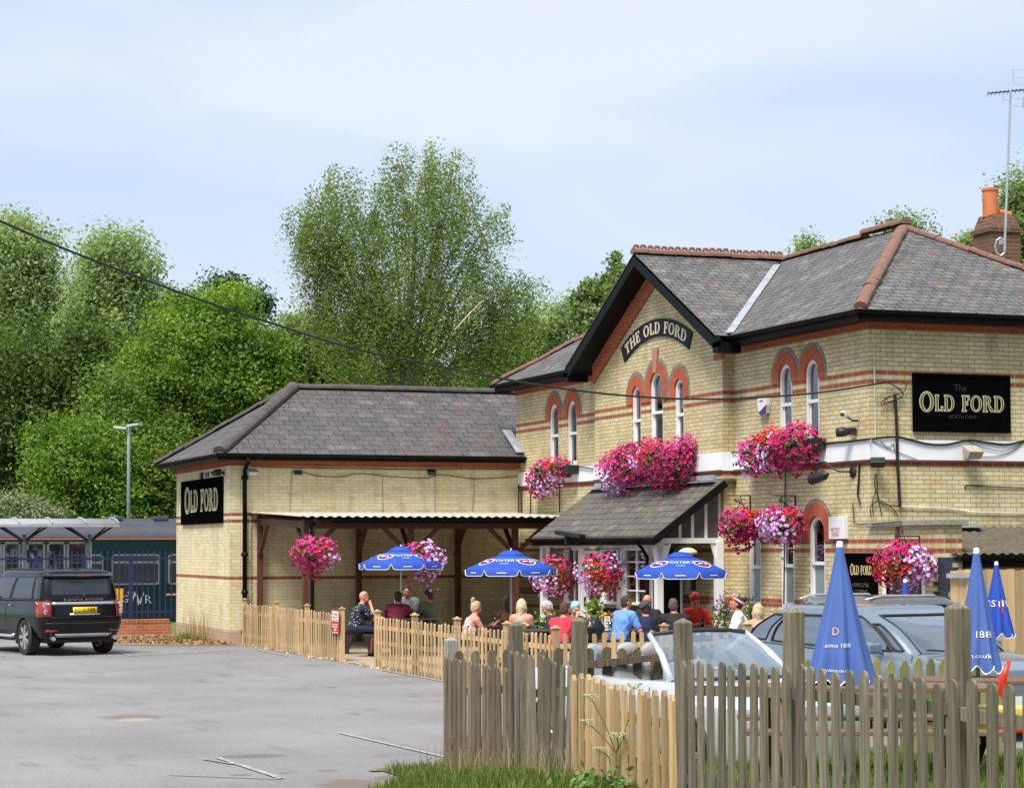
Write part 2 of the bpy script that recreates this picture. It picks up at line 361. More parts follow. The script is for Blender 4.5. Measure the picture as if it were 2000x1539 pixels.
MA['dull_gold'] = mat('dull gold fill', (.12, .09, .02), .5, var=.05)
MA['signblack'] = mat('black sign gloss', (.003, .003, .0035), .7, var=.1, spec=.0)
MA['signnavy'] = mat('navy sign', (.010, .012, .022), .6, spec=.2)
MA['cream'] = mat('cream letter', (.80, .68, .46), .5, var=.04)
MA['faint'] = mat('faint bronze lettering', (.016, .014, .010), .5)
MA['terracotta'] = mat('orange terracotta pot', (.58, .17, .06), .7, var=.12, vs=5)
MA['steel'] = mat('galvanised steel', (.50, .53, .55), .4, metal=.5, var=.1)
MA['pvcwhite'] = mat('white plastic', (.75, .76, .77), .4, var=.02)
MA['navyplastic'] = mat('navy plastic', (.02, .03, .16), .4)
MA['redprint'] = mat('red print', (.5, .04, .03), .5)
MA['greyprint'] = mat('grey print', (.3, .3, .3), .5)
MA['warm'] = mat('beige lamp housing', (.42, .37, .28), .6, var=.1)
MA['lampglass'] = mat('cream glass shade', (.72, .62, .35), .3, var=.05)
# ------------------------------------------------------------------ lettering
def text_obj(name, body, size, org, ux, uz, m, parent=None, align='CENTER', ext=.002, label=None, width=None):
    """flat lettering: ux = reading direction, uz = up"""
    cu = bpy.data.curves.new(name, 'FONT'); cu.body = body; cu.size = size; cu.align_x = align; cu.align_y = 'CENTER'; cu.extrude = ext; cu.resolution_u = 3
    o = bpy.data.objects.new(name, cu); COL.objects.link(o)
    me = bpy.data.meshes.new_from_object(o); bpy.data.objects.remove(o)
    xs = [v.co.x for v in me.vertices]; sx = 1
    if width and xs: sx = width/(max(xs)-min(xs))
    ux = Vector(ux).normalized(); uz = Vector(uz).normalized(); n = ux.cross(uz)
    off = wloc(parent) if parent is not None else Vector((0, 0, 0))
    org = Vector(org)-off
    for v in me.vertices: v.co = org+ux*(v.co.x*sx)+uz*v.co.y+n*v.co.z
    me.materials.clear(); me.materials.append(m); me.name = name
    return link(name, me, parent)
# serif capitals from strokes: ('s',x0,y0,x1,y1,w) straight, ('a',cx,cy,rx,ry,a0,a1,w0,w1) arc with thick/thin
TH, TN = .17, .055
GL = {
 'O': (.86, [('o', .43, .5, .43, .5)]),
 'L': (.62, [('v', .16, 0, 1, TH), ('s', .04, .03, .34, .03, .06), ('s', .04, .97, .3, .97, .06), ('s', .16, .03, .58, .03, .06), ('w', .5, .62, 0, .26)]),
 'D': (.82, [('v', .16, 0, 1, TH), ('s', .02, .03, .4, .03, .06), ('s', .02, .97, .4, .97, .06), ('d', .36, .5, .42, .5)]),
 'F': (.6, [('v', .16, 0, 1, TH), ('s', .02, .03, .34, .03, .06), ('s', .02, .97, .56, .97, .06), ('s', .2, .52, .44, .52, .06), ('w', .5, .58, .74, 1), ('w', .4, .46, .4, .64)]),
 'R': (.78, [('v', .16, 0, 1, TH), ('s', .02, .03, .34, .03, .06), ('s', .02, .97, .36, .97, .06), ('d', .32, .735, .29, .265), ('g', .36, .5, .76, .02, .15)]),
 'T': (.72, [('v', .36, 0, 1, TH), ('s', .2, .03, .52, .03, .06), ('s', .03, .97, .69, .97, .06), ('w', .03, .1, .72, 1), ('w', .62, .69, .72, 1)]),
 'H': (.84, [('v', .16, 0, 1, TH), ('v', .68, 0, 1, TH), ('s', .02, .03, .3, .03, .06), ('s', .02, .97, .3, .97, .06), ('s', .54, .03, .82, .03, .06), ('s', .54, .97, .82, .97, .06), ('s', .2, .5, .66, .5, .07)]),
 'E': (.64, [('v', .16, 0, 1, TH), ('s', .02, .03, .6, .03, .06), ('s', .02, .97, .56, .97, .06), ('s', .2, .52, .44, .52, .06), ('w', .5, .58, .76, 1), ('w', .54, .61, 0, .24), ('w', .4, .46, .4, .64)]),
 ' ': (.36, [])}
def glyph_polys(ch, e=0.0):
    """list of quads/strips grown by e"""
    out = []
    for st in GL[ch][1]:
        k = st[0]
        if k == 'v': _, x, y0, y1, w_ = st; out.append([(x-w_/2-e, y0-e), (x+w_/2+e, y0-e), (x+w_/2+e, y1+e), (x-w_/2-e, y1+e)])
        elif k == 's': _, x0, y0, x1, y1, w_ = st; out.append([(x0-e, y0-w_/2-e), (x1+e, y1-w_/2-e), (x1+e, y1+w_/2+e), (x0-e, y0+w_/2+e)])
        elif k == 'w': _, x0, x1, y0, y1 = st; out.append([(x0-e, y0-e), (x1+e, y0-e), (x1+e, y1+e), (x0-e, y1+e)])
        elif k == 'g': _, x0, y0, x1, y1, w_ = st; out.append([(x0-w_/2-e, y0+e), (x1-w_*.7-e, y1-e), (x1+w_*.55+e, y1-e), (x1+w_*.4, y1+.06+e), (x0+w_/2+e, y0+e)])
        elif k in 'od':
            _, cx, cy, rx, ry = st; a0, a1 = (0, 2*math.pi) if k == 'o' else (-math.pi/2, math.pi/2); n = 28 if k == 'o' else 14
            for i in range(n):
                q = []
                for a, s_ in ((a0+(a1-a0)*i/n, 1), (a0+(a1-a0)*(i+1)/n, 1), (a0+(a1-a0)*(i+1)/n, -1), (a0+(a1-a0)*i/n, -1)):
                    wd = (TH if abs(math.cos(a)) > 0 else TN); tx, ty = TH, .06
                    if s_ > 0: q.append((cx+(rx+e)*math.cos(a), cy+(ry+e)*math.sin(a)))
                    else: q.append((cx+(rx-tx-e)*math.cos(a), cy+(ry-ty-e)*math.sin(a)))
                out.append(q)
    return out
def serif(mb, fn, word, s0, z0, h, sdir=1, d=0, e=0, wscale=1, first=1.0, mi=0, track=.1, mapf=None):
    """letters on plane fn; returns advance. Each letter outline lies d proud."""
    x = 0; k = 0
    for i, ch in enumerate(word):
        big = first if (i == 0 and first > 1) else 1
        for q in glyph_polys(ch, e):
            k += 1; dd = d+.00025*(k % 7)
            pts = [((x+a*big)*h*wscale, (b*big-(big-1)*.25)*h) for a, b in q]
            if mapf: vs = [mapf(a, b, dd) for a, b in pts]
            else: vs = [fn(s0+sdir*a, z0+b, dd) for a, b in pts]
            mb.add(vs, [tuple(range(len(vs)))], mi)
        x += GL[ch][0]*big+track
    return x*h*wscale
def word_width(word, h, wscale=1, first=1.0, track=.1):
    return sum(GL[c][0]*(first if i == 0 else 1)+track for i, c in enumerate(word))*h*wscale-track*h*wscale
# ------------------------------------------------------------------ PUB: main building
pub = thing('pub_building', 'two storey yellow brick pub with a slate roof, central gable and red arched windows', 'building', (2.6, 8, 0))
m = MB()
WL = 16.8
pairs_up = [(14.05, 14.60), (12.95, 13.50), (2.74, 3.24), (1.75, 2.25)]
holesF = [arch_pts(a, b, 4.03, 5.47) for a, b in pairs_up]
gf_win = [(4.02, 4.52), (2.72, 3.24), (1.58, 2.16)]
holesF += [arch_pts(a, b, 1.08, z) for (a, b), z in zip(gf_win, (2.55, 2.62, 2.72))]
door_hole = rect(-1.62, -.5, .0, 1.95)
wall_mb(m, FRONT, [(0, 0), (WL, 0), (WL, 6.02), (0, 6.02)], holesF)
wall_mb(m, SIDE, [(0, 0), (5.3, 0), (5.3, 6.02), (0, 6.02)])
wall_mb(m, plane((0, WL, 0), (1, 0, 0), (0, 1, 0)), [(0, 0), (5.3, 0), (5.3, 6.02), (0, 6.02)])
wall_mb(m, plane((5.3, 0, 0), (0, 1, 0), (1, 0, 0)), [(0, 0), (WL, 0), (WL, 6.02), (0, 6.02)])
part('wall', m, MA['brick'], pub)
m = MB()
trip = [(8.90, 9.34, 5.50), (7.80, 8.42, 5.72), (6.82, 7.24, 5.50)]
holesB = [arch_pts(a, b, 4.10, z) for a, b, z in trip] + [rect(6.3, 6.8, 1.25, 2.25)]
B0, B1 = 5.08, 11.34
wall_mb(m, BAY, [(B0, 0), (B1, 0), (B1, 6.05), (8.1, 7.8), (B0, 6.05)], holesB)
for yb in (B0, B1):
    fn = plane((0, yb, 0), (-1, 0, 0), (0, -1 if yb == B0 else 1, 0)); wall_mb(m, fn, [(0, 0), (.23, 0), (.23, 6.0), (0, 6.0)])
part('gable_wall', m, MA['brick'], pub)
# interior backing so the rooms read dark
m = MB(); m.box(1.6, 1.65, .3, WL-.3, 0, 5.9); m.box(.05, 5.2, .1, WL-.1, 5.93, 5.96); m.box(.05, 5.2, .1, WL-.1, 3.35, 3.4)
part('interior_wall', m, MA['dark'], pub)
# red frieze under the eaves
m = MB()
for y0, y1, x in ((0, B0, 0), (B1, WL, 0)):
    m.box(x-.035, x-.002, y0-.035 if y0 == 0 else y0, y1, 5.81, 5.93); m.box(x-.07, x-.002, y0-.07 if y0 == 0 else y0, y1, 5.93, 6.06)
m.box(0, 5.3, -.035, -.002, 5.81, 5.93); m.box(0, 5.3, -.07, -.002, 5.93, 6.06)
m.box(-.27, -.232, B0-.04, B0+.3, 5.72, 5.84)
for sgn in (1, -1):        # red verge bands following the gable
    a = 8.1; y_e = B0-.02 if sgn < 0 else B1+.02
    pts = [(a, 7.86), (y_e, 7.86-.536*abs(y_e-a)), (y_e, 7.70-.536*abs(y_e-a)-.25), (a, 7.45)]
    m.prism(pts, BAY, .002, .05)
part('red_brick_frieze', m, MA['brick_red'], pub)
# arches
def arch_ring(m, fn, s0, s1, ztop, w_, d0, d1, legs=.0, n=16, mi=0, base_z=None):
    r = (s1-s0)/2; c = (s0+s1)/2; zc = ztop-r; b = base_z if base_z is not None else zc
    path = [(s1, b)]+[(c+r*math.cos(math.pi*k/n), zc+r*math.sin(math.pi*k/n)) for k in range(n+1)]+[(s0, b)]
    outp = [(s1+w_, b)]+[(c+(r+w_)*math.cos(math.pi*k/n), zc+(r+w_)*math.sin(math.pi*k/n)) for k in range(n+1)]+[(s0-w_, b)]
    L = 0
    for i in range(len(path)-1):
        (a, b1), (c1, d_) = path[i], path[i+1]; (e, f), (g, h) = outp[i], outp[i+1]
        dl = math.hypot((a+e)/2-(c1+g)/2, (b1+f)/2-(d_+h)/2); u0, u1 = L, L+dl; L = u1
        if dl < 1e-6: continue
        m.add([fn(a, b1, d1), fn(e, f, d1), fn(g, h, d1), fn(c1, d_, d1)], [(0, 1, 2, 3)], mi, [(u0, 0), (u0, .28), (u1, .28), (u1, 0)])
        m.add([fn(e, f, d0), fn(e, f, d1), fn(g, h, d1), fn(g, h, d0)], [(0, 1, 2, 3)], mi, [(u0, 0), (u0, .1), (u1, .1), (u1, 0)])
        m.add([fn(a, b1, -.12), fn(a, b1, d1), fn(c1, d_, d1), fn(c1, d_, -.12)], [(0, 1, 2, 3)], mi, [(u0, 0), (u0, .1), (u1, .1), (u1, 0)])
arches = [(FRONT, a, b, 5.47) for a, b in pairs_up]+[(BAY, a, b, z) for a, b, z in trip]+[(FRONT, a, b, z) for (a, b), z in zip(gf_win, (2.55, 2.62, 2.72))]
for k, (fn, a, b, z) in enumerate(arches):
    low = 5.125 if k < 7 else 2.25
    m = MB(); e = .004+.0022*(k % 3)
    arch_ring(m, fn, a+.003, b-.003, z-.003, .215 if k < 7 else .23, 0, .012+e, base_z=min(low, z-(b-a)/2)); part('brick_arch', m, MA['voussoir'], pub)
    m = MB(); arch_ring(m, fn, a-.215, b+.215, z+.215, .085, 0, .006+e*.5, base_z=min(low, z-(b-a)/2)); part('label_course', m, MA['label'], pub)
m = MB(); m.prism([(8.04, 5.70), (8.18, 5.70), (8.25, 6.2), (7.97, 6.2)], BAY, .002, .045); part('keystone', m, mat('pink keystone', (.42, .22, .15), .85, var=.2, vs=9, bs=30), pub)
# windows
def sash(fn, s0, s1, z0, z1, arched=True, curtain=True, frost=0, parent=None, rec=.055, mul=(), bars=(), fw=.07):
    fr = MB()
    outer = arch_pts(s0, s1, z0, z1) if arched else rect(s0, s1, z0, z1)
    w_ = fw
    inner = arch_pts(s0+w_, s1-w_, z0+w_*1.2, z1-w_) if arched else rect(s0+w_, s1-w_, z0+w_, z1-w_)
    n = len(outer)
    for i in range(n):
        j = (i+1) % n
        o0, o1, i0, i1 = outer[i], outer[j], inner[i], inner[j]
        P = [fn(*o0, -rec+.03), fn(*o1, -rec+.03), fn(*i1, -rec+.03), fn(*i0, -rec+.03), fn(*o0, -rec-.06), fn(*o1, -rec-.06), fn(*i1, -rec-.06), fn(*i0, -rec-.06)]
        fr.add(P, [(0, 1, 2, 3), (3, 2, 6, 7), (4, 5, 1, 0), (7, 6, 5, 4)])
    zm = (z0+z1)/2-.02 if arched else (z0+z1)/2
    def fbox(a, b, c, d_, e, f): 
        fr.prism([(a, c), (b, c), (b, d_), (a, d_)], fn, e, f)
    if arched:
        fbox(s0+w_*.5, s1-w_*.5, zm-.03, zm+.03, -rec-.03, -rec+.035)
        fbox(s0+w_, s0+w_+.035, z0+w_, zm-.03, -rec-.05, -rec-.002); fbox(s1-w_-.035, s1-w_, z0+w_, zm-.03, -rec-.05, -rec-.002)
    for q in mul: fbox(q-.014, q+.014, z0+w_, z1-w_, -rec-.03, -rec+.012)
    for q in bars: fbox(s0+w_, s1-w_, q-.013, q+.013, -rec-.03, -rec+.0095)
    if arched: fbox(s0-.0, s1+.0, z0-.05, z0, -rec-.02, .03)
    win = part('window', fr, MA['white'], parent)
    g = MB(); g.prism(inner, fn, -rec-.028, -rec-.02); part('pane', g, MA['glass'], win)
    if frost: g = MB(); g.prism(rect(s0+w_+.034, s1-w_-.034, z0+w_, zm-.03), fn, -rec-.018, -rec-.014); part('frosted_pane', g, MA['frost'], win)
    if curtain:
        g = MB(); sd_ = curtain
        for (a, b) in (((s0+.02, s0+(s1-s0)*.36), (s1-(s1-s0)*.3, s1-.02)) if sd_ == 1 else ((s0+.02, s1-.02),)):
            k = 10; pts = [(a+(b-a)*i/k, -rec-.12-.012*(i % 2)) for i in range(k+1)]
            for i in range(k):
                g.add([fn(pts[i][0], z0+.03, pts[i][1]), fn(pts[i+1][0], z0+.03, pts[i+1][1]), fn(pts[i+1][0], z1-.02, pts[i+1][1]), fn(pts[i][0], z1-.02, pts[i][1])], [(0, 1, 2, 3)])
        part('curtain', g, MA['curtain'], win)
    return win
for k, (a, b) in enumerate(pairs_up): sash(FRONT, a, b, 4.03, 5.47, parent=pub, curtain=(2, 2, 2, 1)[k])
for k, (a, b, z) in enumerate(trip): sash(BAY, a, b, 4.10, z, parent=pub, curtain=(2, 1, 2)[k])
for (a, b), z in zip(gf_win, (2.55, 2.62, 2.72)): sash(FRONT, a, b, 1.08, z, parent=pub, curtain=0, frost=1)
sash(BAY, 6.3, 6.8, 1.25, 2.25, arched=False, parent=pub, curtain=1)
# etched lettering on the frosted panes
for (a, b), s in zip(gf_win, ('TAKE\nAWAY', 'THE\nOLD\nFORD', 'SKY\nSPORTS')):
    c = (a+b)/2+.02; text_obj('etched_lettering', s, .1, FRONT(c, 1.52, -.112), (0, -1, 0), (0, 0, 1), MA['dull_gold'] if 0 else mat('etching', (.07, .09, .09), .5), pub)
# white band and its thin brown moulding
m = MB()
m.box(-.03, -.003, -.03, B0, 3.61, 3.965); m.box(-.262, -.232, B0-.03, B1+.03, 3.61, 3.965); m.box(-.03, -.003, B1, WL, 3.61, 3.965); m.box(-.0, 5.3, -.03, -.003, 3.61, 3.965)
m.box(-.232, -.003, B0-.03, B0-.003, 3.61, 3.965); m.box(-.232, -.003, B1+.003, B1+.03, 3.61, 3.965)
part('white_band', m, MA['whiteband'], pub)
m = MB(); m.box(-.045, -.031, -.045, B0-.04, 3.585, 3.625); m.box(-.277, -.263, B0, B1, 3.585, 3.625); m.box(-.045, -.031, B1+.05, WL, 3.585, 3.625); m.box(-.03, 5.3, -.045, -.031, 3.585, 3.625)
part('moulding', m, mat('dark brown moulding', (.10, .035, .02), .7), pub)
# roof
RZ, RX, RY0, RY1, EZ, EO = 8.11, 2.66, 3.3, 13.4, 6.09, .45
e = [(-EO, -EO), (5.3+EO, -EO), (5.3+EO, WL+EO), (-EO, WL+EO)]
m = MB()
A = (RX, RY0, RZ); B = (RX, RY1, RZ); c0, c1, c2, c3 = [(x, y, EZ) for x, y in e]
m.add([c0, (-EO, 4.36, EZ), (RX-.02, 8.1, RZ-.01), A], [(0, 1, 2, 3)]); m.add([(-EO, 11.84, EZ), c3, B, (RX-.02, 8.1, RZ-.01)], [(0, 1, 2, 3)]); m.add([c0, c1, A], [(0, 1, 2)]); m.add([c1, c2, B, A], [(0, 1, 2, 3)]); m.add([c2, c3, B], [(0, 1, 2)])
G0 = (-.72, 8.1, RZ-.0); GB = (RX-.05, 8.1, RZ+.0)
for sg in (-1, 1):
    f0 = (-.72, 8.1+sg*3.75, EZ); f1 = (-EO-.02, 8.1+sg*3.75, EZ)
    m.add([G0, f0, f1, GB], [(0, 1, 2, 3)])
    m.add([(G0[0], G0[1], G0[2]-.07), (f0[0], f0[1], f0[2]-.07), f0, G0], [(0, 1, 2, 3)])
roof = part('roof', m, MA['slate'], pub)
# eaves: black soffit, fascia and half-round gutter
m = MB()
def gutter(m, a, b, out, r=.065):
    a = Vector(a); b = Vector(b); o = Vector(out); n = 8; vs = []; fs = []
    for p in (a, b):
        for rr in (r, r*.86):
            for k in range(n+1):
                t = math.pi*k/n; vs.append(p+o*(-rr*math.cos(t))+Vector((0, 0, -rr*math.sin(t))))
    q = 2*(n+1)
    for k in range(n): fs += [(k, k+1, q+k+1, q+k), (n+1+k, n+2+k, q+n+2+k, q+n+1+k)]
    m.add(vs, fs)
m.box(-.40, -.37, -.37, 4.32, 5.92, 6.07); m.box(-.40, -.37, 11.88, WL+.4, 5.92, 6.07); m.box(-.37, 5.74, -.40, -.37, 5.92, 6.07)
m.box(-.37, -.05, -.37, 4.5, 5.93, 5.955); m.box(-.37, -.05, 11.7, WL+.4, 5.93, 5.955); m.box(-.36, 5.74, -.37, -.05, 5.931, 5.957)
m.box(-.40, 0, WL+.37, WL+.40, 5.92, 6.07); m.box(-.37, 0, WL, WL+.37, 5.93, 5.955)
part('fascia', m, MA['black'], pub)
for a, b, o_ in (((-.47, -.47, 6.075), (-.47, 4.3, 6.075), (-1, 0, 0)), ((-.47, 11.9, 6.075), (-.47, WL+.45, 6.075), (-1, 0, 0)), ((-.47, -.47, 6.075), (5.78, -.47, 6.075), (0, -1, 0))): m = MB(); gutter(m, a, b, o_); part('gutter', m, MA['black'], pub)
m = MB()          # black bargeboards
for sg in (-1, 1):
    pts = [(8.1, RZ-.02), (8.1+sg*3.82, EZ-.06), (8.1+sg*3.82, EZ-.22), (8.1+sg*3.6, EZ-.22+.0), (8.1, RZ-.27)]
    m.prism(pts, plane((-.70, 0, 0), (0, 1, 0), (-1, 0, 0)), -.05, .02)
    for q in range(2):   # soffit under the verge
        pass
    m.add([(-.66, 8.1, RZ-.25), (-.66, 8.1+sg*3.6, RZ-.25-.536*3.6), (-.23, 8.1+sg*3.6, RZ-.25-.536*3.6), (-.23, 8.1, RZ-.25)], [(0, 1, 2, 3)])
m.box(-.72, -.24, 4.28, 4.5, EZ-.32, EZ-.12); m.box(-.72, -.24, 11.7, 11.92, EZ-.32, EZ-.12)
part('bargeboard', m, MA['black'], pub)
# valley lead
m = MB()
for sg in (-1,):
    a = Vector((RX-.35, 8.1+sg*.4, RZ-.2)); b = Vector((-.44, 8.1+sg*3.75, EZ+.02)); m.bar(a+Vector((0, 0, .035)), b+Vector((0, 0, .035)), .15, .02)
part('valley_flashing', m, MA['lead'], roof)
def ridge_tiles(m, a, b, r=.13, L=.3, crest=False, jit=.012, gap=.008):
    a = Vector(a); b = Vector(b); d = (b-a); n = max(1, int(d.length/L)); dn = d.normalized(); sd_ = dn.cross(Vector((0, 0, 1))).normalized(); u2 = sd_.cross(dn)
    for i in range(n):
        p = a+d*(i/n)+u2*random.uniform(-jit, jit)+sd_*random.uniform(-jit, jit); q = a+d*((i+1)/n)-dn*gap+u2*random.uniform(-jit, jit); vs = []
        for P in (p, q):
            for k in range(7):
                t = math.pi*(k/6)*1.1-.05*math.pi; vs.append(P+sd_*(r*math.cos(t))+u2*(r*.75*math.sin(t)-.02))
        m.add(vs, [(k, k+1, 8+k, 7+k) for k in range(6)]+[tuple(range(7)), tuple(range(7, 14))])
        if crest:
            for c in range(2):
                P = p+(q-p)*(c+.5)*.5+u2*r*.75; m.tube([P-dn*.05-u2*.02, P-dn*.035+u2*.022, P+dn*.035+u2*.022, P+dn*.05-u2*.02], .03, 6)
m = MB(); ridge_tiles(m, (-.74, 8.1, RZ+.03), (RX, 8.1, RZ+.03), crest=True); ridge_tiles(m, (RX, 8.1, RZ+.02), (RX, RY0+1.4, RZ+.04), r=.11); ridge_tiles(m, (RX, RY0+1.4, RZ+.1), (RX, RY0-.1, RZ+.1), r=.13); part('ridge_tiles', m, MA['ridge'], roof)
m = MB(); ridge_tiles(m, (-.40, -.42, EZ+.08), (RX, RY0, RZ+.03), r=.115, L=.34, jit=.02); part('hip_tiles', m, MA['ridge'], roof); m = MB(); ridge_tiles(m, (RX, RY0, RZ+.03), (5.75, -.45, EZ+.05), r=.095, L=.34); part('hip_tiles', m, MA['ridge'], roof); m = MB()
ridge_tiles(m, (-.42, WL+.42, EZ+.04), (RX, RY1, RZ+.02), r=.11, L=.34)
part('hip_tiles', m, MA['ridge'], roof, smooth=False)
# chimney with pots
m = MB(); cxx, cyy = 5.05, 3.85
m.box(cxx-.32, cxx+.32, cyy-.32, cyy+.32, 6.5, 8.18)
ch = part('chimney', m, MA['brick_dark'], pub)
m = MB(); m.box(cxx-.36, cxx+.36, cyy-.36, cyy+.36, 8.18, 8.26); m.add([(cxx-.32, cyy-.32, 8.26), (cxx+.32, cyy-.32, 8.26), (cxx+.32, cyy+.32, 8.26), (cxx-.32, cyy+.32, 8.26), (cxx-.24, cyy-.24, 8.53), (cxx+.24, cyy-.24, 8.53), (cxx+.24, cyy+.24, 8.53), (cxx-.24, cyy+.24, 8.53)], [(0, 1, 5, 4), (1, 2, 6, 5), (2, 3, 7, 6), (3, 0, 4, 7), (4, 5, 6, 7)])
part('chimney_cap', m, MA['brick_dark'], ch)
m = MB(); pz = 8.5; m.lathe([(.15, 0), (.15, .5), (.165, .51), (.165, .56), (.125, .56), (.12, .1)], (cxx-.12, cyy+.02, pz), n=20); part('chimney_pot', m, MA['terracotta'], ch, smooth=False)
m = MB(); m.tube([(cxx+.04, cyy, pz+.10), (cxx+.30, cyy, pz+.06)], .075, 16); part('chimney_pot', m, MA['terracotta'], ch, label='short pot lying on its side')
# side wall running from the corner with the yard door, blue brick pier
sw = thing('yard_wall', 'brick boundary wall with a concrete coping, dark doorway and blue brick pier', 'wall', (0, -1.2, 0))
m = MB(); fnS = plane((-.01, 0, 0), (0, 1, 0), (-1, 0, 0)); wall_mb(m, fnS, [(-2.28, 0), (-.004, 0), (-.004, 2.5), (-2.28, 2.5)], [door_hole], .22)
fnE = plane((0, -2.28, 0), (1, 0, 0), (0, -1, 0)); wall_mb(m, fnE, [(-.01, 0), (.32, 0), (.32, 2.5), (-.01, 2.5)]); m.box(.1, .32, -2.27, -.01, 1.95, 2.49)
part('wall', m, MA['brick'], sw)
m = MB()
for k in range(26):
    z = .02+k*.0765
    if k % 2: m.box(-.02, .245, -2.291, -2.10, z, z+.066)
    else: m.box(-.02, .13, -2.291, -1.97, z, z+.066)
part('quoin', m, mat('blue quoin brick', (.028, .036, .06), .6, var=.4, vs=5, bs=20), sw)
m = MB(); m.box(-.09, .4, -2.36, -1.05, 2.5, 2.60); m.box(-.09, .4, -1.04, .0, 2.49, 2.585); part('coping', m, MA['concrete'], sw, bevel=.012)
m = MB(); m.box(-.02, .06, -.5, -.40, 0, 2.0); m.box(-.02, .06, -1.72, -1.62, 0, 2.0); m.box(-.02, .06, -1.72, -.40, 1.95, 2.03); part('door_frame', m, MA['white'], sw)
m = MB(); m.box(.1, .14, -1.62, -.5, 0, 1.95); part('door', m, MA['dark'], sw)
m = MB(); m.tube([(-.06, -.93, 1.9), (-.06, -.93, 2.5)], .03, 8); part('pipe', m, MA['brown_wood'], sw)
# lean-to behind it
lt = thing('lean_to_outhouse', 'low brick outhouse with a mossy corrugated lean-to roof and black gutter', 'outhouse', (2, -1.1, 0))
m = MB(); wall_mb(m, plane((0, -2.15, 0), (1, 0, 0), (0, -1, 0)), [(.33, 0), (6.5, 0), (6.5, 2.0), (.33, 2.0)]); part('wall', m, MA['brick'], lt)
m = MB(); n = 150; x0, x1 = .12, 6.5
vs = []; 
for i in range(n+1):
    x = x0+(x1-x0)*i/n; zc = .018*math.sin(i*1.57)
    vs += [(x, -.02, 2.50+zc), (x, -1.2, 2.27+zc), (x, -2.35, 2.05+zc)]
m.add(vs, [(3*i, 3*i+3, 3*i+4, 3*i+1) for i in range(n)]+[(3*i+1, 3*i+4, 3*i+5, 3*i+2) for i in range(n)]); part('roof', m, MA['corr_moss'], lt, smooth=True)
m = MB(); gutter(m, (.2, -2.38, 2.01), (6.5, -2.38, 2.01), (0, -1, 0), .07); m.box(.33, 6.5, -2.3, -2.27, 1.84, 2.0); part('gutter', m, MA['black'], lt)
m = MB(); a = Vector((1.9, -.4, 2.5)); m.add([(1.35, -.5, 2.48), (1.9, -.5, 2.49), (2.0, -.1, 2.56), (1.45, -.1, 2.55)], [(0, 1, 2, 3)]); part('skylight_sheet', m, mat('greenish plastic sheet', (.15, .2, .19), .3), lt)
# ------------------------------------------------------------------ ANNEX
AW, AY, AD = 7.02, 16.58, 6.12
ann = thing('annex_building', 'single storey yellow brick annex with a hipped plum slate roof', 'building', (-3.5, 19.6, 0))
FA = plane((0, AY, 0), (1, 0, 0), (0, -1, 0)); EA = plane((-AW, 0, 0), (0, 1, 0), (-1, 0, 0))
m = MB(); wall_mb(m, FA, [(-AW, 0), (0, 0), (0, 4.3), (-AW, 4.3)]); wall_mb(m, EA, [(AY, 0), (AY+AD, 0), (AY+AD, 4.3), (AY, 4.3)])
wall_mb(m, plane((0, AY+AD, 0), (1, 0, 0), (0, 1, 0)), [(-AW, 0), (0, 0), (0, 4.3), (-AW, 4.3)])
part('wall', m, MA['brick_annex'], ann)
m = MB(); m.box(-AW-.035, -AW-.003, AY-.035, AY+AD, 4.06, 4.17); m.box(-AW-.07, -AW-.003, AY-.07, AY+AD, 4.17, 4.28); m.box(-AW-.003, 0, AY-.035, AY-.003, 4.06, 4.17); m.box(-AW-.003, 0, AY-.07, AY-.003, 4.17, 4.28)
part('red_brick_frieze', m, MA['brick_red'], ann)
m = MB(); m.box(-AW-.05, -AW-.002, AY-.05, AY+.5, 0, 4.06); m.box(-AW-.002, -AW+.45, AY-.05, AY-.002, 0, 4.06); part('corner_pilaster', m, MA['brick_annex'], ann)
m = MB(); m.box(-5.55, -5.37, AY-.03, AY, 3.86, 3.96); m.box(-AW-.03, -AW, 18.9, 19.3, 3.88, 3.99); part('air_vent', m, MA['iron'], ann)
m = MB(); o = .42; a0 = (-AW-o, AY-o, 4.32); a1 = (2.4, AY-o, 4.32); a2 = (2.4, AY+AD+o, 4.32); a3 = (-AW-o, AY+AD+o, 4.32); r0 = (-4.76, AY+3.06, 6.1); r1 = (2.4, AY+3.06, 6.1)
m.add([a0, a1, r1, r0], [(0, 1, 2, 3)]); m.add([a3, a0, r0], [(0, 1, 2)]); m.add([a2, a3, r0, r1], [(0, 1, 2, 3)])
ar = part('roof', m, MA['slate_annex'], ann)
m = MB(); ridge_tiles(m, (r0[0], r0[1], 6.13), (2.3, r1[1], 6.13), r=.13, L=.45, jit=.006); part('ridge_tiles', m, MA['ridge_dark'], ar); m = MB(); ridge_tiles(m, (a0[0]+.06, a0[1]+.06, 4.38), (r0[0], r0[1], 6.15), r=.17, L=.5, jit=.005); part('hip_tiles', m, MA['ridge_dark'], ar); m = MB(); ridge_tiles(m, (a3[0], a3[1], 4.35), (r0[0], r0[1], 6.14), r=.12, L=.5)
part('hip_tiles', m, MA['ridge_dark'], ar)
m = MB(); m.box(-AW-o+.02, .0, AY-o+.02, AY-o+.05, 4.17, 4.31); m.box(-AW-o+.02, -AW-o+.05, AY-o+.02, AY+AD+o, 4.17, 4.31); m.box(-AW-o+.05, 0, AY-o+.05, AY-.05, 4.285, 4.3); m.box(-AW-o+.05, -AW-.03, AY-o+.05, AY+AD+o, 4.286, 4.302)
part('fascia', m, MA['black'], ann)
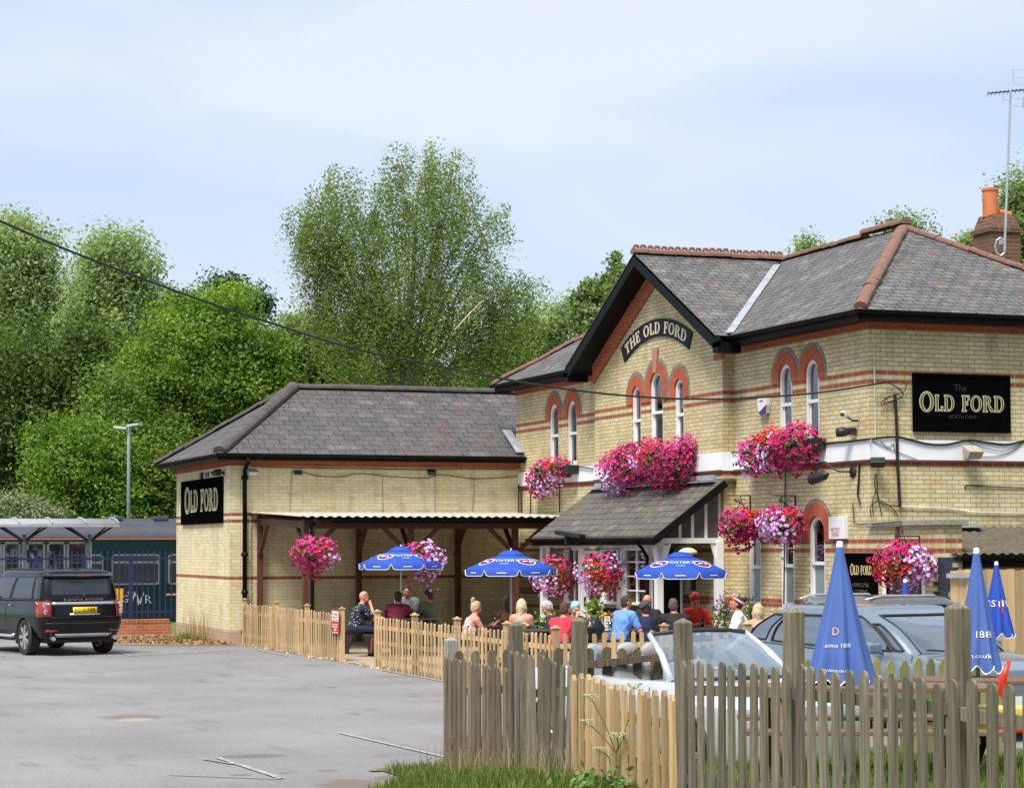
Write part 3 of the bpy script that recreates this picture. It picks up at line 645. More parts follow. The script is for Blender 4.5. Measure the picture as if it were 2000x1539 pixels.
m = MB(); gutter(m, (-AW-o-.05, AY-o-.05, 4.30), (0, AY-o-.05, 4.30), (0, -1, 0), .06); part('gutter', m, MA['black'], ann); m = MB(); gutter(m, (-AW-o-.05, AY-o-.05, 4.30), (-AW-o-.05, AY+AD+o, 4.30), (-1, 0, 0), .06); part('gutter', m, MA['black'], ann)
m = MB(); m.bar((-.1, AY-.35, 4.42), (-.12, AY+.55, 5.0), .22, .03); part('flashing', m, MA['lead'], ann)
dp = MB(); px_, py_ = -AW+.28, AY-.13
dp.tube([(px_, AY-o-.05, 4.22), (px_, AY-o-.02, 4.1), (px_, py_, 3.95), (px_, py_, .12)], .05, 12)
for z in (3.72, 1.98, 1.12, .22): dp.tube([(px_, py_, z), (px_, py_, z+.04), (px_, py_, z+.05), (px_, py_, z+.11)], [.055, .085, .085, .06], 12)
dp.tube([(px_, py_, .14), (px_, py_-.1, .03)], .055, 12)
solo('downpipe', dp, MA['black'], 'black cast iron downpipe with collars at the corner of the annex', 'drainpipe', smooth=True, org=(px_, py_, 0))
# ------------------------------------------------------------------ CANOPY (open timber shelter along the annex)
cn = thing('timber_canopy', 'open brown timber shelter with a pale corrugated roof along the annex wall', 'shelter', (-3.3, 14.4, 0))
X0c, X1c, Yf, Yw = -6.41, -.25, 12.37, 16.42
def brownpost(x, y, z=2.78, dark=False):
    m = MB(); m.box(x-.06, x+.06, y-.06, y+.06, 0, z); part('post', m, MA['brown_wood'], cn)
for x in (X0c, -4.09, -1.7): brownpost(x, Yf)
for x in (X0c+.02, -4.05, -1.62): brownpost(x, Yw, 2.9)
m = MB()
m.box(X0c-.05, X1c, Yf-.09, Yf-.04, 2.58, 2.72); m.bar((X0c, Yf, 2.66), (X0c, Yw, 2.78), .06, .16)
for x in (-4.09, -1.7): m.bar((x, Yf, 2.66), (x, Yw, 2.78), .05, .14)
m.bar((X0c, Yw, 2.80), (X1c, Yw, 2.80), .05, .14)
part('beam', m, MA['brown_wood'], cn)
for x in (X0c, -4.09, -1.7):
    for sg in (1, -1):
        if x == X0c and sg == -1: continue
        m = MB(); m.bar((x+sg*.03, Yf-.03, 2.05), (x+sg*.62, Yf-.03, 2.60), .05, .09); part('brace', m, MA['brown_wood'], cn)
    m = MB(); m.bar((x, Yf+.05, 2.05), (x, Yf+.65, 2.62), .09, .05); part('brace', m, MA['brown_wood'], cn)
    m = MB(); m.bar((x, Yw-.05, 2.0), (x, Yw-.75, 2.68), .09, .05); part('brace', m, MA['brown_wood'], cn)
m = MB(); vs = []; n = 170; xa, xb = -6.62, -.25; pf = 2*math.pi/.195
for i in range(n+1):
    x = xa+(xb-xa)*i/n; zc = .017*math.sin((x-xa)*pf)
    vs += [(x, AY-.03, 2.99+zc), (x, 11.95, 2.83+zc)]
m.add(vs, [(2*i, 2*i+2, 2*i+3, 2*i+1) for i in range(n)]); part('roof_sheet', m, MA['corr'], cn, smooth=True)
m = MB(); m.add([(xa+.1, AY-.05, 2.93), (xb, AY-.05, 2.93), (xb, 12.1, 2.78), (xa+.1, 12.1, 2.78)], [(0, 1, 2, 3)]); part('shade_sheet', m, mat('dark canopy shade', (.03, .018, .012), .9), cn)  # dark sheet added below the roof to deepen the canopy shade
m = MB(); gutter(m, (-5.95, 11.93, 2.78), (-.3, 11.93, 2.78), (0, -1, 0), .055); m.tube([(X0c+.1, 11.95, 2.76), (X0c+.12, Yf-.1, 2.62), (X0c+.12, Yf-.1, .1)], .045, 10); m.box(-5.95, -.3, 12.0, 12.03, 2.7, 2.81); part('gutter', m, MA['black'], cn)
# ------------------------------------------------------------------ PORCH
po = thing('entrance_porch', 'white timber framed lean-to porch with a mossy slate roof and glazed front', 'porch', (-.7, 8.6, 0))
m = MB(); PY0, PY1, PX, PZ0, PZ1 = 4.97, 11.31, -1.72, 2.38, 3.46
th_ = .06
m.add([(-.235, PY0, PZ1-.0), (-.235, PY1, PZ1), (PX, PY1, PZ0), (PX, PY0, PZ0), (-.235, PY0, PZ1-th_), (-.235, PY1, PZ1-th_), (PX, PY1, PZ0-th_), (PX, PY0, PZ0-th_)],
      [(0, 1, 2, 3), (7, 6, 5, 4), (3, 2, 6, 7), (0, 3, 7, 4), (1, 5, 6, 2)])
# the strips beside the bay back to the main wall line
m.box(-.235, -.003, PY0, PY1, PZ1-.05, PZ1-.001)
part('roof', m, MA['slate_porch'], po)
m = MB(); m.bar((-.26, PY0+.4, PZ1+.03), (-.26, PY1-.1, PZ1+.03), .10, .10); m.bar((-.36, PY0+.2, PZ1-.05), (-.36, PY1, PZ1-.05), .2, .02); part('flashing', m, MA['lead'], po)
m = MB(); m.bar((-.24, PY0-.02, PZ1-.09), (PX, PY0-.02, PZ0-.09), .04, .13); m.bar((-.24, PY1+.02, PZ1-.09), (PX, PY1+.02, PZ0-.09), .04, .13)
gutter(m, (PX-.04, PY0-.1, PZ0-.03), (PX-.04, PY1+.15, PZ0-.03), (-1, 0, 0), .055); m.box(PX, PX+.03, PY0, PY1, PZ0-.17, PZ0-.05)
m.tube([(PX-.03, 5.72, PZ0-.1), (PX+.1, 5.72, PZ0-.25), (-1.53, 5.72, PZ0-.4), (-1.53, 5.72, .1)], .035, 10)
part('gutter', m, MA['black'], po)
PF = -1.45; PFn = plane((PF, 0, 0), (0, 1, 0), (-1, 0, 0)); PS = plane((0, 5.16, 0), (-1, 0, 0), (0, -1, 0))
def wpost(x, y, w_=.13, z=2.28):
    m = MB(); m.box(x-w_/2, x+w_/2, y-w_/2, y+w_/2, 0, z); part('post', m, MA['white'], po, bevel=.008)
wpost(PF, 5.37, .14); wpost(-.31, 5.14, .15); wpost(PF, 11.3, .13, 2.2)
m = MB(); m.box(PF-.05, -.24, 5.10, 5.20, 2.24, 2.34); m.box(PF-.05, PF+.05, 5.2, 11.3, 2.17, 2.28)
for (x, y, dx, dy) in ((PF, 5.2, .18, 0), (-.31, 5.14, -.18, 0), (PF, 5.5, 0, .18), (PF, 11.1, 0, -.18), (PF, 7.15, 0, -.16)):
    m.add([(x-.02*(dx == 0), y-.02*(dy == 0), 2.2), (x+dx-.02*(dx == 0), y+dy-.02*(dy == 0), 2.24), (x-.02*(dx == 0), y-.02*(dy == 0), 1.82), (x+.02*(dx == 0), y+.02*(dy == 0), 2.2), (x+dx+.02*(dx == 0), y+dy+.02*(dy == 0), 2.24), (x+.02*(dx == 0), y+.02*(dy == 0), 1.82),
           (x+dx*.35, y+dy*.35, 1.86)], [(0, 1, 6, 2), (3, 5, 6, 4), (0, 3, 4, 1), (1, 4, 6), (2, 6, 5)])
part('frame_beam', m, MA['white'], po)
# glazed gable triangle over the beam
def roof_z(x): return PZ0-.16+(PZ1-PZ0)*(x-PX)/(-.235-PX)
m = MB()
for xx in (-.27, -.56, -.84, -1.10):
    m.prism([(-xx-.028, 2.34), (-xx+.028, 2.34), (-xx+.028, roof_z(xx)-.02), (-xx-.028, roof_z(xx)-.02)], PS, -.06, .0)
gt = part('mullion', m, MA['white'], po)
m = MB(); m.prism([(.25, 2.34), (1.4, 2.34), (1.4, roof_z(-1.4)), (.25, roof_z(-.25))], PS, -.035, -.03); part('gable_pane', m, mat('smoky glass', (.10, .105, .10), .15), po)
# screen: casement, stable door, narrow casement, tall window
def panel(y0, y1, z0, z1, mul=0, bars=0, name='window', x=PF, mat_=None):
    fn = plane((x, 0, 0), (0, 1, 0), (-1, 0, 0)); ms = [y0+(y1-y0)*(k+1)/(mul+1) for k in range(mul)]; bs_ = [z0+(z1-z0)*(k+1)/(bars+1) for k in range(bars)]
    return sash(fn, y0, y1, z0, z1, arched=False, curtain=0, parent=po, rec=0, mul=ms, bars=bs_, fw=.05)
panel(9.22, 9.92, 1.02, 2.16, 1, 1); panel(7.23, 7.98, 1.05, 2.16, 1, 0); panel(5.82, 6.96, 1.06, 2.16, 1, 3)
panel(8.05, 8.93, 1.05, 2.1, 0, 0)
m = MB(); m.box(PF-.03, PF+.03, 8.05, 8.93, .12, 1.04); m.box(PF-.034, PF-.03, 8.49, 8.51, .14, 1.0)
for k in range(5): m.box(PF-.036, PF-.0301, 8.12+k*.17, 8.13+k*.17, .2, 1.0)
dr = part('stable_door', m, mat('grey white door paint', (.55, .56, .55), .5, var=.08), po)
m = MB(); m.box(PF-.07, PF-.03, 8.87, 8.90, .98, 1.16); part('handle', m, MA['iron'], dr)
for a, b, z in ((7.98, 8.05, 0), (8.93, 9.22, 0), (9.92, 10.0, 0), (6.96, 7.23, .97), (5.75, 5.82, .97)): m = MB(); m.box(PF-.06, PF+.05, a, b, z, 2.2); part('screen_post', m, MA['white'], po)
m = MB(); m.box(PF-.02, PF+.1, 5.45, 7.97, 0, .9); m.box(PF-.02, PF+.06, 9.23, 9.95, 0, .98); part('dwarf_wall', m, MA['brick'], po)
m = MB(); m.box(PF-.16, PF+.1, 5.45, 8.0, .9, .97); part('sill', m, MA['black'], po)
m = MB(); m.box(-.30, -.24, 7.0, 7.9, 0, 2.1); part('inner_door', m, MA['dark'], po)
# green-label bottle on the sill
b_ = MB(); b_.lathe([(.0, 0), (.04, 0), (.04, .2), (.015, .27), (.015, .34), (0, .34)], (PF+.12, 7.72, 1.06), n=10); solo('bottle', b_, mat('lime green label', (.25, .55, .02), .4), 'lime green bottle standing behind the narrow porch window', 'bottle', smooth=True, org=(PF+.12, 7.72, 1.06))
# ------------------------------------------------------------------ signs
sg = thing('pub_sign', 'large black board with OLD FORD in outlined gold capitals on the side wall', 'sign', SIDE(1.76, 4.6, .05))
m = MB(); m.prism(rect(.808, 2.711, 4.10, 5.09), SIDE, .01, .06); part('board', m, MA['signblack'], sg, bevel=.008)
m = MB(); o_ = rect(.808, 2.711, 4.10, 5.09)
for a, b, c, d in ((.808, 2.711, 4.10, 4.15), (.808, 2.711, 5.04, 5.09), (.808, .86, 4.15, 5.04), (2.66, 2.711, 4.15, 5.04)): m.prism(rect(a, b, c, d), SIDE, .055, .075)
part('frame', m, MA['signblack'], sg, bevel=.004)
def gold_word(parent, fn, word, s0, z0, h, ws, sdir, first, d, names=('lettering_outline', 'lettering_fill'), g=.035):
    tr = .12
    m = MB(); serif(m, fn, word, s0, z0, h, sdir, d, g, ws, first, track=tr); part(names[0], m, MA['pale_gold'], parent)
    m = MB(); serif(m, fn, word, s0, z0, h, sdir, d+.004, -.012, ws, first, track=tr); part(names[1], m, MA['dull_gold'], parent)
hh = .265; W0 = word_width('OLD FORD', hh, 1, 1.25, .12); gold_word(sg, SIDE, 'OLD FORD', .93, 4.46, hh, 1.66/W0, 1, 1.25, .062)
text_obj('small_lettering', 'The', .16, SIDE(1.72, 4.85, .065), (1, 0, 0), (0, 0, 1), MA['faint'], sg)
text_obj('small_lettering', 'NORTH CAMP', .085, SIDE(1.76, 4.36, .065), (1, 0, 0), (0, 0, 1), MA['faint'], sg)
sa = thing('pub_sign', 'black board with OLD FORD in gold capitals on the end wall of the annex', 'sign', EA(19.6, 3.3, .1))
m = MB(); m.prism(rect(17.35, 21.9, 2.76, 3.84), EA, .02, .06); part('board', m, MA['signblack'], sa, bevel=.01)
hh = .50; W0 = word_width('OLD FORD', hh, 1, 1.25, .12); gold_word(sa, EA, 'OLD FORD', 21.4, 3.07, hh, 3.7/W0, -1, 1.25, .062, g=.036)
m = MB(); m.prism(rect(19.55, 19.75, 3.84, 4.0), EA, .0, .06); part('bracket', m, MA['iron'], sa)
sc = thing('arched_name_sign', 'curved navy fascia reading THE OLD FORD under the gable', 'sign', BAY(8.1, 6.6, .03))
RC, ZC = 3.75, 3.03; n = 30; a0 = R(27.6)
outer = [(8.1+RC*math.sin(-a0+2*a0*i/n), ZC+RC*math.cos(-a0+2*a0*i/n)) for i in range(n+1)]
inner = [(8.1+(RC-.36)*math.sin(a0-2*a0*i/n), ZC+(RC-.36)*math.cos(a0-2*a0*i/n)) for i in range(n+1)]
m = MB(); m.prism(outer+inner, BAY, .003, .035); part('board', m, MA['signnavy'], sc)
hh = .225; W0 = word_width('THE OLD FORD', hh, 1, 1, .14); tot = 2*R(24.6)*(RC-.2); ws = tot/W0
def arcmap(a, b, d):
    th = -R(24.6)+a/(RC-.2); rr = RC-.36+.065+b; return BAY(8.1-rr*math.sin(th), ZC+rr*math.cos(th), .036+d)
m = MB(); serif(m, None, 'THE OLD FORD', 0, 0, hh, wscale=ws, e=.022, track=.14, mapf=arcmap); part('lettering', m, MA['cream'], sc)
sb = thing('menu_board', 'tall black board beside the yard door reading OLD FORD home style cooking', 'sign', FRONT(.28, 1.5, .05))
m = MB(); m.prism(rect(-.25, .80, .95, 2.06), FRONT, .012, .045); m.prism(rect(-.25, -.19, .95, 2.06), FRONT, .044, .06); m.prism(rect(.74, .80, .95, 2.06), FRONT, .044, .06); m.prism(rect(-.19, .74, 2.0, 2.06), FRONT, .044, .06); part('board', m, MA['signblack'], sb)
hh = .15; W0 = word_width('OLD FORD', hh, 1, 1.25, .06); m = MB(); serif(m, FRONT, 'OLD FORD', .62, 1.70, hh, -1, .047, .02, .72/W0, 1.25, track=.06); part('lettering', m, MA['gold'], sb)
for s, z, q in (('HOME STYLE', 1.52, .095), ('COOKING', 1.41, .095), ('.', 1.32, .09), ('REAL ALES', 1.22, .095), ('.', 1.12, .09)):
    text_obj('small_lettering', s, q, FRONT(.27, z, .048), (0, -1, 0), (0, 0, 1), MA['faint'] if 0 else mat('bronze', (.09, .075, .045), .5), sb)
nb = thing('notice_box', 'white notice case with NOTICE in red on the brick corner', 'notice', FRONT(1.0, 2.3, 0))
y0, y1 = hx(1657, 1040, 0).y, hx(1627, 1040, 0).y
m = MB(); m.prism(rect(y0, y1, 2.30, 2.68), FRONT, .002, .09); part('case', m, MA['pvcwhite'], nb, bevel=.01)
ym = (y0+y1)/2+.03
text_obj('notice_lettering', 'NOTICE', .085, FRONT(ym, 2.46, .092), (0, -1, 0), (0, 0, 1), MA['redprint'], nb, width=.3)
m = MB()
for k in range(5): m.prism(rect(ym-.13, ym+.13-.02*(k % 2), 2.345+k*.016, 2.351+k*.016), FRONT, .0905, .092)
part('small_print', m, MA['redprint'], nb)
ab = thing('alarm_box', 'white and navy burglar alarm box between the gable and the arched windows', 'alarm', FRONT(3.9, 4.7, 0))
p0 = hx(1488, 779, 0); p1 = hx(1506, 779, 0); a, b = p0.y, p1.y; c = (a+b)/2; zt = p0.z; zb_ = hx(1500, 811, 0).z
m = MB(); m.prism([(a, zt), (b, zt), (b-.0, zt-.14), (b+.05, zb_+.03), (c, zb_), (a-.04, zb_+.05), (a, zt-.12)], FRONT, .002, .10); part('case', m, MA['pvcwhite'], ab, bevel=.012)
m = MB(); m.prism([(b-.004, zt-.13), (b+.045, zb_+.028), (c, zb_-.004), (a-.05, zb_+.06), (c+.06, zb_+.08)], FRONT, .095, .106); part('navy_panel', m, MA['navyplastic'], ab)
m = MB(); m.prism(rect(c-.05, c+.08, zt-.07, zt-.04), FRONT, .1, .104); part('red_label', m, MA['redprint'], ab)
# ------------------------------------------------------------------ lamps, cameras
def flood(loc, nrm, label, m_, w_=.22, h_=.16, d_=.1, tilt=.5):
    t = thing('floodlight', label, 'floodlight', loc); n = Vector(nrm); s = n.cross(Vector((0, 0, 1)))
    f = lambda a, b, c: Vector(loc)+s*a+Vector((0, 0, b))+n*c
    m = MB(); P = [f(-w_/2, 0, .12), f(w_/2, 0, .12), f(w_/2, -h_*.5, .12+d_*1.6), f(-w_/2, -h_*.5, .12+d_*1.6), f(-w_/2+.03, -h_, .12), f(w_/2-.03, -h_, .12), f(w_/2-.01, -h_, .12+d_), f(-w_/2+.01, -h_, .12+d_)]
    m.add(P, [(0, 1, 2, 3), (4, 7, 6, 5), (0, 4, 5, 1), (1, 5, 6, 2), (2, 6, 7, 3), (3, 7, 4, 0)]); part('housing', m, m_, t, bevel=.01)
    m = MB(); m.bar(f(0, -h_*.6, 0), f(0, -h_*.6, .14), .05, .05); m.bar(f(0, -h_*.9, .005), f(0, -h_*.2, .005), .08, .02); part('bracket', m, MA['iron'], t); return t
def onF(u, v, d=0): p = hx(u, v, -d); return p
flood(SIDE(.12, 3.66, .05), (-.5, -.8, 0), 'grey black floodlight on the brick corner under the white band', MA['iron'], .26, .18)
flood(hy(1885, 870, 0), (0, -1, 0), 'beige floodlight on the white band below the large sign', MA['warm'], .28, .24, .16)
flood(FA(-5.3+0, 4.02, .0)+Vector(((hy(838, 918, AY).x+5.3), 0, 0)), (0, -1, 0), 'small black floodlight on the long wall of the annex', MA['iron'], .2, .15)
flood(EA(AY+.55, 4.0, .05), (-1, -.2, 0), 'black floodlight over the annex sign', MA['iron'], .3, .16)
flood(FA(-6.62, 3.98, .03), (.2, -1, 0), 'pale grey floodlight beside the annex downpipe', MA['steel'], .24, .16)
p = hx(1675, 842, -.02); t = thing('floodlight', 'round black spotlight above the white band near the corner', 'spotlight', p)
m = MB(); m.tube([p+Vector((-.08, .1, 0)), p+Vector((-.2, .16, -.01)), p+Vector((-.3, .2, -.02))], [.05, .085, .07], 14); part('housing', m, MA['iron'], t, smooth=True)
m = MB(); m.bar(p+Vector((0, .05, 0)), p+Vector((-.12, .1, 0)), .05, .12); part('bracket', m, MA['iron'], t)
p = hx(1675, 810, -.02); t = thing('security_camera', 'white security camera with a black lens on the front corner', 'camera', p)
m = MB(); m.bar(p+Vector((-.10, .12, .0)), p+Vector((-.26, .04, .02)), .08, .08); part('housing', m, MA['pvcwhite'], t, bevel=.01)
m = MB(); m.bar(p+Vector((-.262, .04, .0)), p+Vector((-.28, .03, .0)), .07, .06); m.tube([p+Vector((0, -.02, -.1)), p+Vector((-.1, .0, -.1)), p+Vector((-.16, .06, -.04))], .018, 8); part('bracket', m, MA['iron'], t)
p = hx(1667, 921, -.0); t = thing('swan_neck_lamp', 'black swan neck wall lamp over the ground floor windows', 'wall lamp', p)
m = MB(); m.lathe([(0, -.02), (.11, -.02), (.11, 0), (0, 0)], p, 'x', 20); m.tube([p, p+Vector((-.2, .1, 0)), p+Vector((-.3, .2, .06)), p+Vector((-.36, .3, .17)), p+Vector((-.42, .42, .17)), p+Vector((-.44, .5, .06)), p+Vector((-.44, .52, -.03))], .014, 8); part('arm', m, MA['iron'], t, smooth=True)
m = MB(); q = p+Vector((-.44, .5, -.1)); m.tube([q+Vector((.06, -.32, .07)), q+Vector((.04, -.2, .04)), q+Vector((0, .16, -.02))], [.02, .085, .095], 14); part('shade', m, MA['iron'], t, smooth=True)
p = Vector((PF+.1, 5.14, 2.06)); t = thing('porch_lamp', 'cream glass lamp on an iron bracket under the porch beam', 'wall lamp', p)
m = MB(); q = p+Vector((.34, -.12, .02)); m.lathe([(0, .08), (.09, .07), (.17, .02), (.19, -.03), (0, -.06)], q, 'z', 18); part('shade', m, MA['lampglass'], t, smooth=True)
m = MB(); m.tube([p+Vector((.08, -.02, 0)), p+Vector((.2, -.1, .12)), q+Vector((0, 0, .09))], .014, 8); part('arm', m, MA['iron'], t)
p = hx(1122, 1045, PX-.08); t = thing('patio_heater', 'black electric patio heater bracketed to the porch gutter', 'heater', p)
m = MB(); m.bar(p+Vector((-.25, .3, .06)), p+Vector((-.05, -.55, -.03)), .16, .09); part('housing', m, MA['iron'], t, bevel=.015)
m = MB(); m.bar(p+Vector((-.1, -.1, -.02)), p+Vector((.1, -.1, -.12)), .05, .12); m.bar(p+Vector((-.14, .0, 0)), p+Vector((-.14, .0, -.18)), .1, .12); part('bracket', m, MA['iron'], t)
# ------------------------------------------------------------------ cables on the walls
def px_path(pts, where, d=.03):
    out = []
    for u, v in pts:
        if where == 'F': out.append(hx(u, v, -d))
        elif where == 'B': out.append(hx(u, v, -.262-d))
        elif where == 'S': out.append(hy(u, v, -d))
        elif where == 'A': out.append(hy(u, v, AY-d))
        else: out.append(hx(u, v, -AW-.06))
    return out
def smooth_path(p, k=5):
    p = [Vector(a) for a in p]
    if len(p) < 3: return p
    out = []
    for i in range(len(p)-1):
        a, b, c, d = p[max(i-1, 0)], p[i], p[i+1], p[min(i+2, len(p)-1)]
        for j in range(k):
            t = j/k; out.append(.5*((2*b)+(c-a)*t+(2*a-5*b+4*c-d)*t*t+(3*b-a-3*c+d)*t**3))
    return out+[p[-1]]
def cable(segs, r, m_, label, cat='cable', name='wall_cable', sm=True):
    m = MB(); org = None
    for s in segs:
        if sm: s = smooth_path(s)
        if org is None: org = s[0]
        m.tube(s, r, 6)
    return solo(name, m, m_, label, cat, org=org)
cable([px_path([(1700, 857), (1660, 862), (1600, 868), (1560, 880)], 'F', .05), px_path([(1703, 857), (1745, 853), (1775, 858), (1812, 867), (1850, 868), (1890, 860), (1925, 864), (1965, 868), (2000, 861), (2030, 855)], 'S', .05)], .018, MA['cable'], 'thick black cable draped along the top of the white band round the corner')
cable([px_path([(1700, 860), (1745, 880), (1790, 897)], 'S', .045), px_path([(1890, 861), (1920, 874), (1965, 880), (2000, 862)], 'S', .05), px_path([(1905, 890), (1940, 892), (1975, 882), (2002, 862)], 'S', .045), px_path([(1720, 862), (1735, 873), (1745, 866), (1747, 880)], 'S', .045)], .006, MA['cable'], 'thin loose wires looping across the white band of the side wall')
cable([px_path([(1349, 892), (1380, 888), (1410, 884), (1450, 884)], 'B' if 0 else 'F', .06), px_path([(1350, 905), (1375, 893), (1400, 884)], 'F', .05)], .014, MA['cable'], 'black cable looping along the white band right of the large window box')
cable([px_path([(1090, 925), (1110, 918), (1130, 912), (1160, 916)], 'F', .06)], .014, MA['cable'], 'black cable above the white band left of the large window box')
cable([px_path([(1748, 770), (1750, 800), (1752, 850), (1753, 905), (1756, 960), (1758, 990)], 'S', .05)], .028, MA['cable'], 'black service mast clipped to the side wall left of the large sign', 'cable mast', 'service_mast', False)
cable([px_path([(1735, 747), (1760, 745), (1770, 752), (1765, 765), (1748, 772)], 'S', .06), px_path([(1735, 748), (1752, 756), (1765, 770), (1758, 778), (1735, 785), (1722, 792), (1722, 785), (1735, 775), (1748, 772)], 'S', .07), px_path([(1735, 747), (1756, 760), (1762, 772), (1745, 783), (1728, 790), (1730, 780), (1745, 772)], 'S', .055)], .007, MA['cable'], 'coiled loops of wire hanging at the top of the service mast')
cable([px_path([(1705, 636), (1707, 700), (1709, 780), (1710, 860), (1716, 888)], 'S', .02)], .008, MA['whitecable'], 'white cable running down the brick beside the building corner', sm=False)
cable([px_path([(1678, 905), (1677, 940), (1675, 965), (1680, 985)], 'F', .03)], .018, MA['cable'], 'short black cable hanging on the front wall under the white band', sm=False)
cable([px_path([(1665, 982), (1667, 1000), (1668, 1022), (1680, 1024), (1699, 1022)], 'F', .025), px_path([(1703, 1024), (1760, 1018)], 'F', .11)], .009, MA['cable'], 'thin black cable turning under the yard wall coping', sm=False)
cable([px_path([(1712, 925), (1708, 940), (1710, 960), (1704, 980), (1706, 1005)], 'S', .03), px_path([(1712, 925), (1714, 950), (1715, 975), (1719, 990), (1722, 1008)], 'S', .035), px_path([(1711, 960), (1716, 975), (1700, 990), (1702, 1010)], 'S', .04), px_path([(1715, 975), (1740, 990), (1755, 1008)], 'S', .03), px_path([(1716, 980), (1730, 986), (1760, 988)], 'S', .04)], .008, MA['cable'], 'tangled black wires spreading at the corner above the yard wall')
cable([px_path([(1760, 989), (1810, 991), (1850, 992), (1900, 1000), (1950, 1001), (2010, 1002)], 'S', .03)], .012, MA['whitecable'], 'white pipe running along the side wall above the lean-to', sm=False)
cable([px_path([(1885, 955), (1890, 948), (1930, 950), (2005, 953)], 'S', .02)], .010, MA['cable'], 'black wire with a hooked end on the side wall above the lean-to')
cable([px_path([(490, 911), (560, 913), (700, 915), (820, 917), (900, 916), (1010, 917)], 'A', .04), px_path([(488, 912), (488, 960), (488, 1014)], 'A', .04)], .012, MA['cable'], 'black conduit under the annex eaves turning down beside the downpipe', sm=False)
cable([px_path([(568, 921), (590, 922), (620, 929), (665, 931), (700, 925), (760, 930), (830, 934), (860, 927), (930, 935), (1010, 930)], 'A', .04)], .009, MA['cable'], 'sagging black cable across the upper annex wall')
cable([px_path([(570, 922), (568, 960), (566, 1000)], 'A', .03), px_path([(747, 928), (748, 990), (749, 1000)], 'A', .03), px_path([(926, 936), (925, 970), (922, 1000)], 'A', .03), px_path([(850, 925), (850, 1000)], 'A', .03)], .005, MA['cable'], 'thin wires dropping from the sagging cable to the canopy roof')
cable([px_path([(1534, 915), (1531, 1180)], 'F', .05)], .013, MA['cable'], 'straight black cable down between the two arched ground floor windows', sm=False)
cable([px_path([(1018, 955), (1018, 1003)], 'F', .05), px_path([(1036, 960), (1036, 1003)], 'F', .05), px_path([(1093, 950), (1093, 1001)], 'F', .05), px_path([(1013, 945), (1013, 1003)], 'F', .08)], .016, MA['cable'], 'upright black pipes between the annex and the porch roof', 'pipe', sm=False)
# overhead service cable
seg = [(-60, 405), (0, 432), (120, 484), (250, 534), (400, 589), (520, 628), (680, 678), (820, 708), (1010, 745), (1130, 763), (1225, 773), (1330, 779), (1450, 778), (1600, 767), (1735, 746)]
De = (hy(1735, 746, -.1)-CP).dot(FW)
cable([[hd(u, v, 27+(De-27)*((u+60)/1795)) for u, v in seg]], .016, MA['cable'], 'long black overhead cable sagging from top left to the side wall', 'overhead cable', 'overhead_cable')
# TV aerial on the chimney
ax, ay = 4.6, 3.38
pt = hd(1962, 490, 40); top = hd(1974, 178, 40)
ae = thing('tv_aerial', 'tall metal television aerial mast strapped to the chimney', 'aerial', pt)
m = MB(); m.tube([pt, pt.lerp(top, .5), top], .022, 10); part('mast', m, MA['steel'], ae)
m = MB(); b0 = hd(1930, 183, 40.0); b1 = hd(2040, 172, 40); m.tube([b0, b1], .012, 6)
for k in range(15):
    c = b0.lerp(b1, k/14); m.tube([c+RT*.0-UQ*.0+FW*.11-UQ*.035, c+UQ*.03, c-FW*.11-UQ*.035], .006, 4)
part('yagi_array', m, MA['iron'], ae)
m = MB(); a = hd(1977, 136, 40); b = hd(1985, 165, 40); c = hd(1998, 210, 40)
for (u, v, u2, v2) in ((1977, 136, 2040, 141), (1978, 151, 2040, 156), (1979, 165, 2040, 170), (1980, 192, 2040, 195), (1978, 206, 2000, 209)): m.tube([hd(u, v, 40), hd(u2, v2, 40)], .006, 4)
m.tube([hd(1977, 136, 40), hd(1981, 166, 40)], .007, 4); m.tube([hd(2001, 190, 40), hd(1998, 210, 40)], .02, 6); m.tube([hd(1958, 187, 40), hd(1960, 194, 40), hd(1974, 196, 40)], .008, 5)
part('loop_array', m, MA['steel'], ae)
m = MB(); cc = hd(1954, 482, 40)
m.tube([cc+RT*(.10*math.cos(a)*1.0)+UQ*(.17*math.sin(a)) for a in [i*math.pi/4 for i in range(9)]], .016, 6); m.bar(hd(1962, 470, 40), hd(1962, 470, 40)+FW*.4, .03, .1); part('wall_bracket', m, MA['steel'], ae)
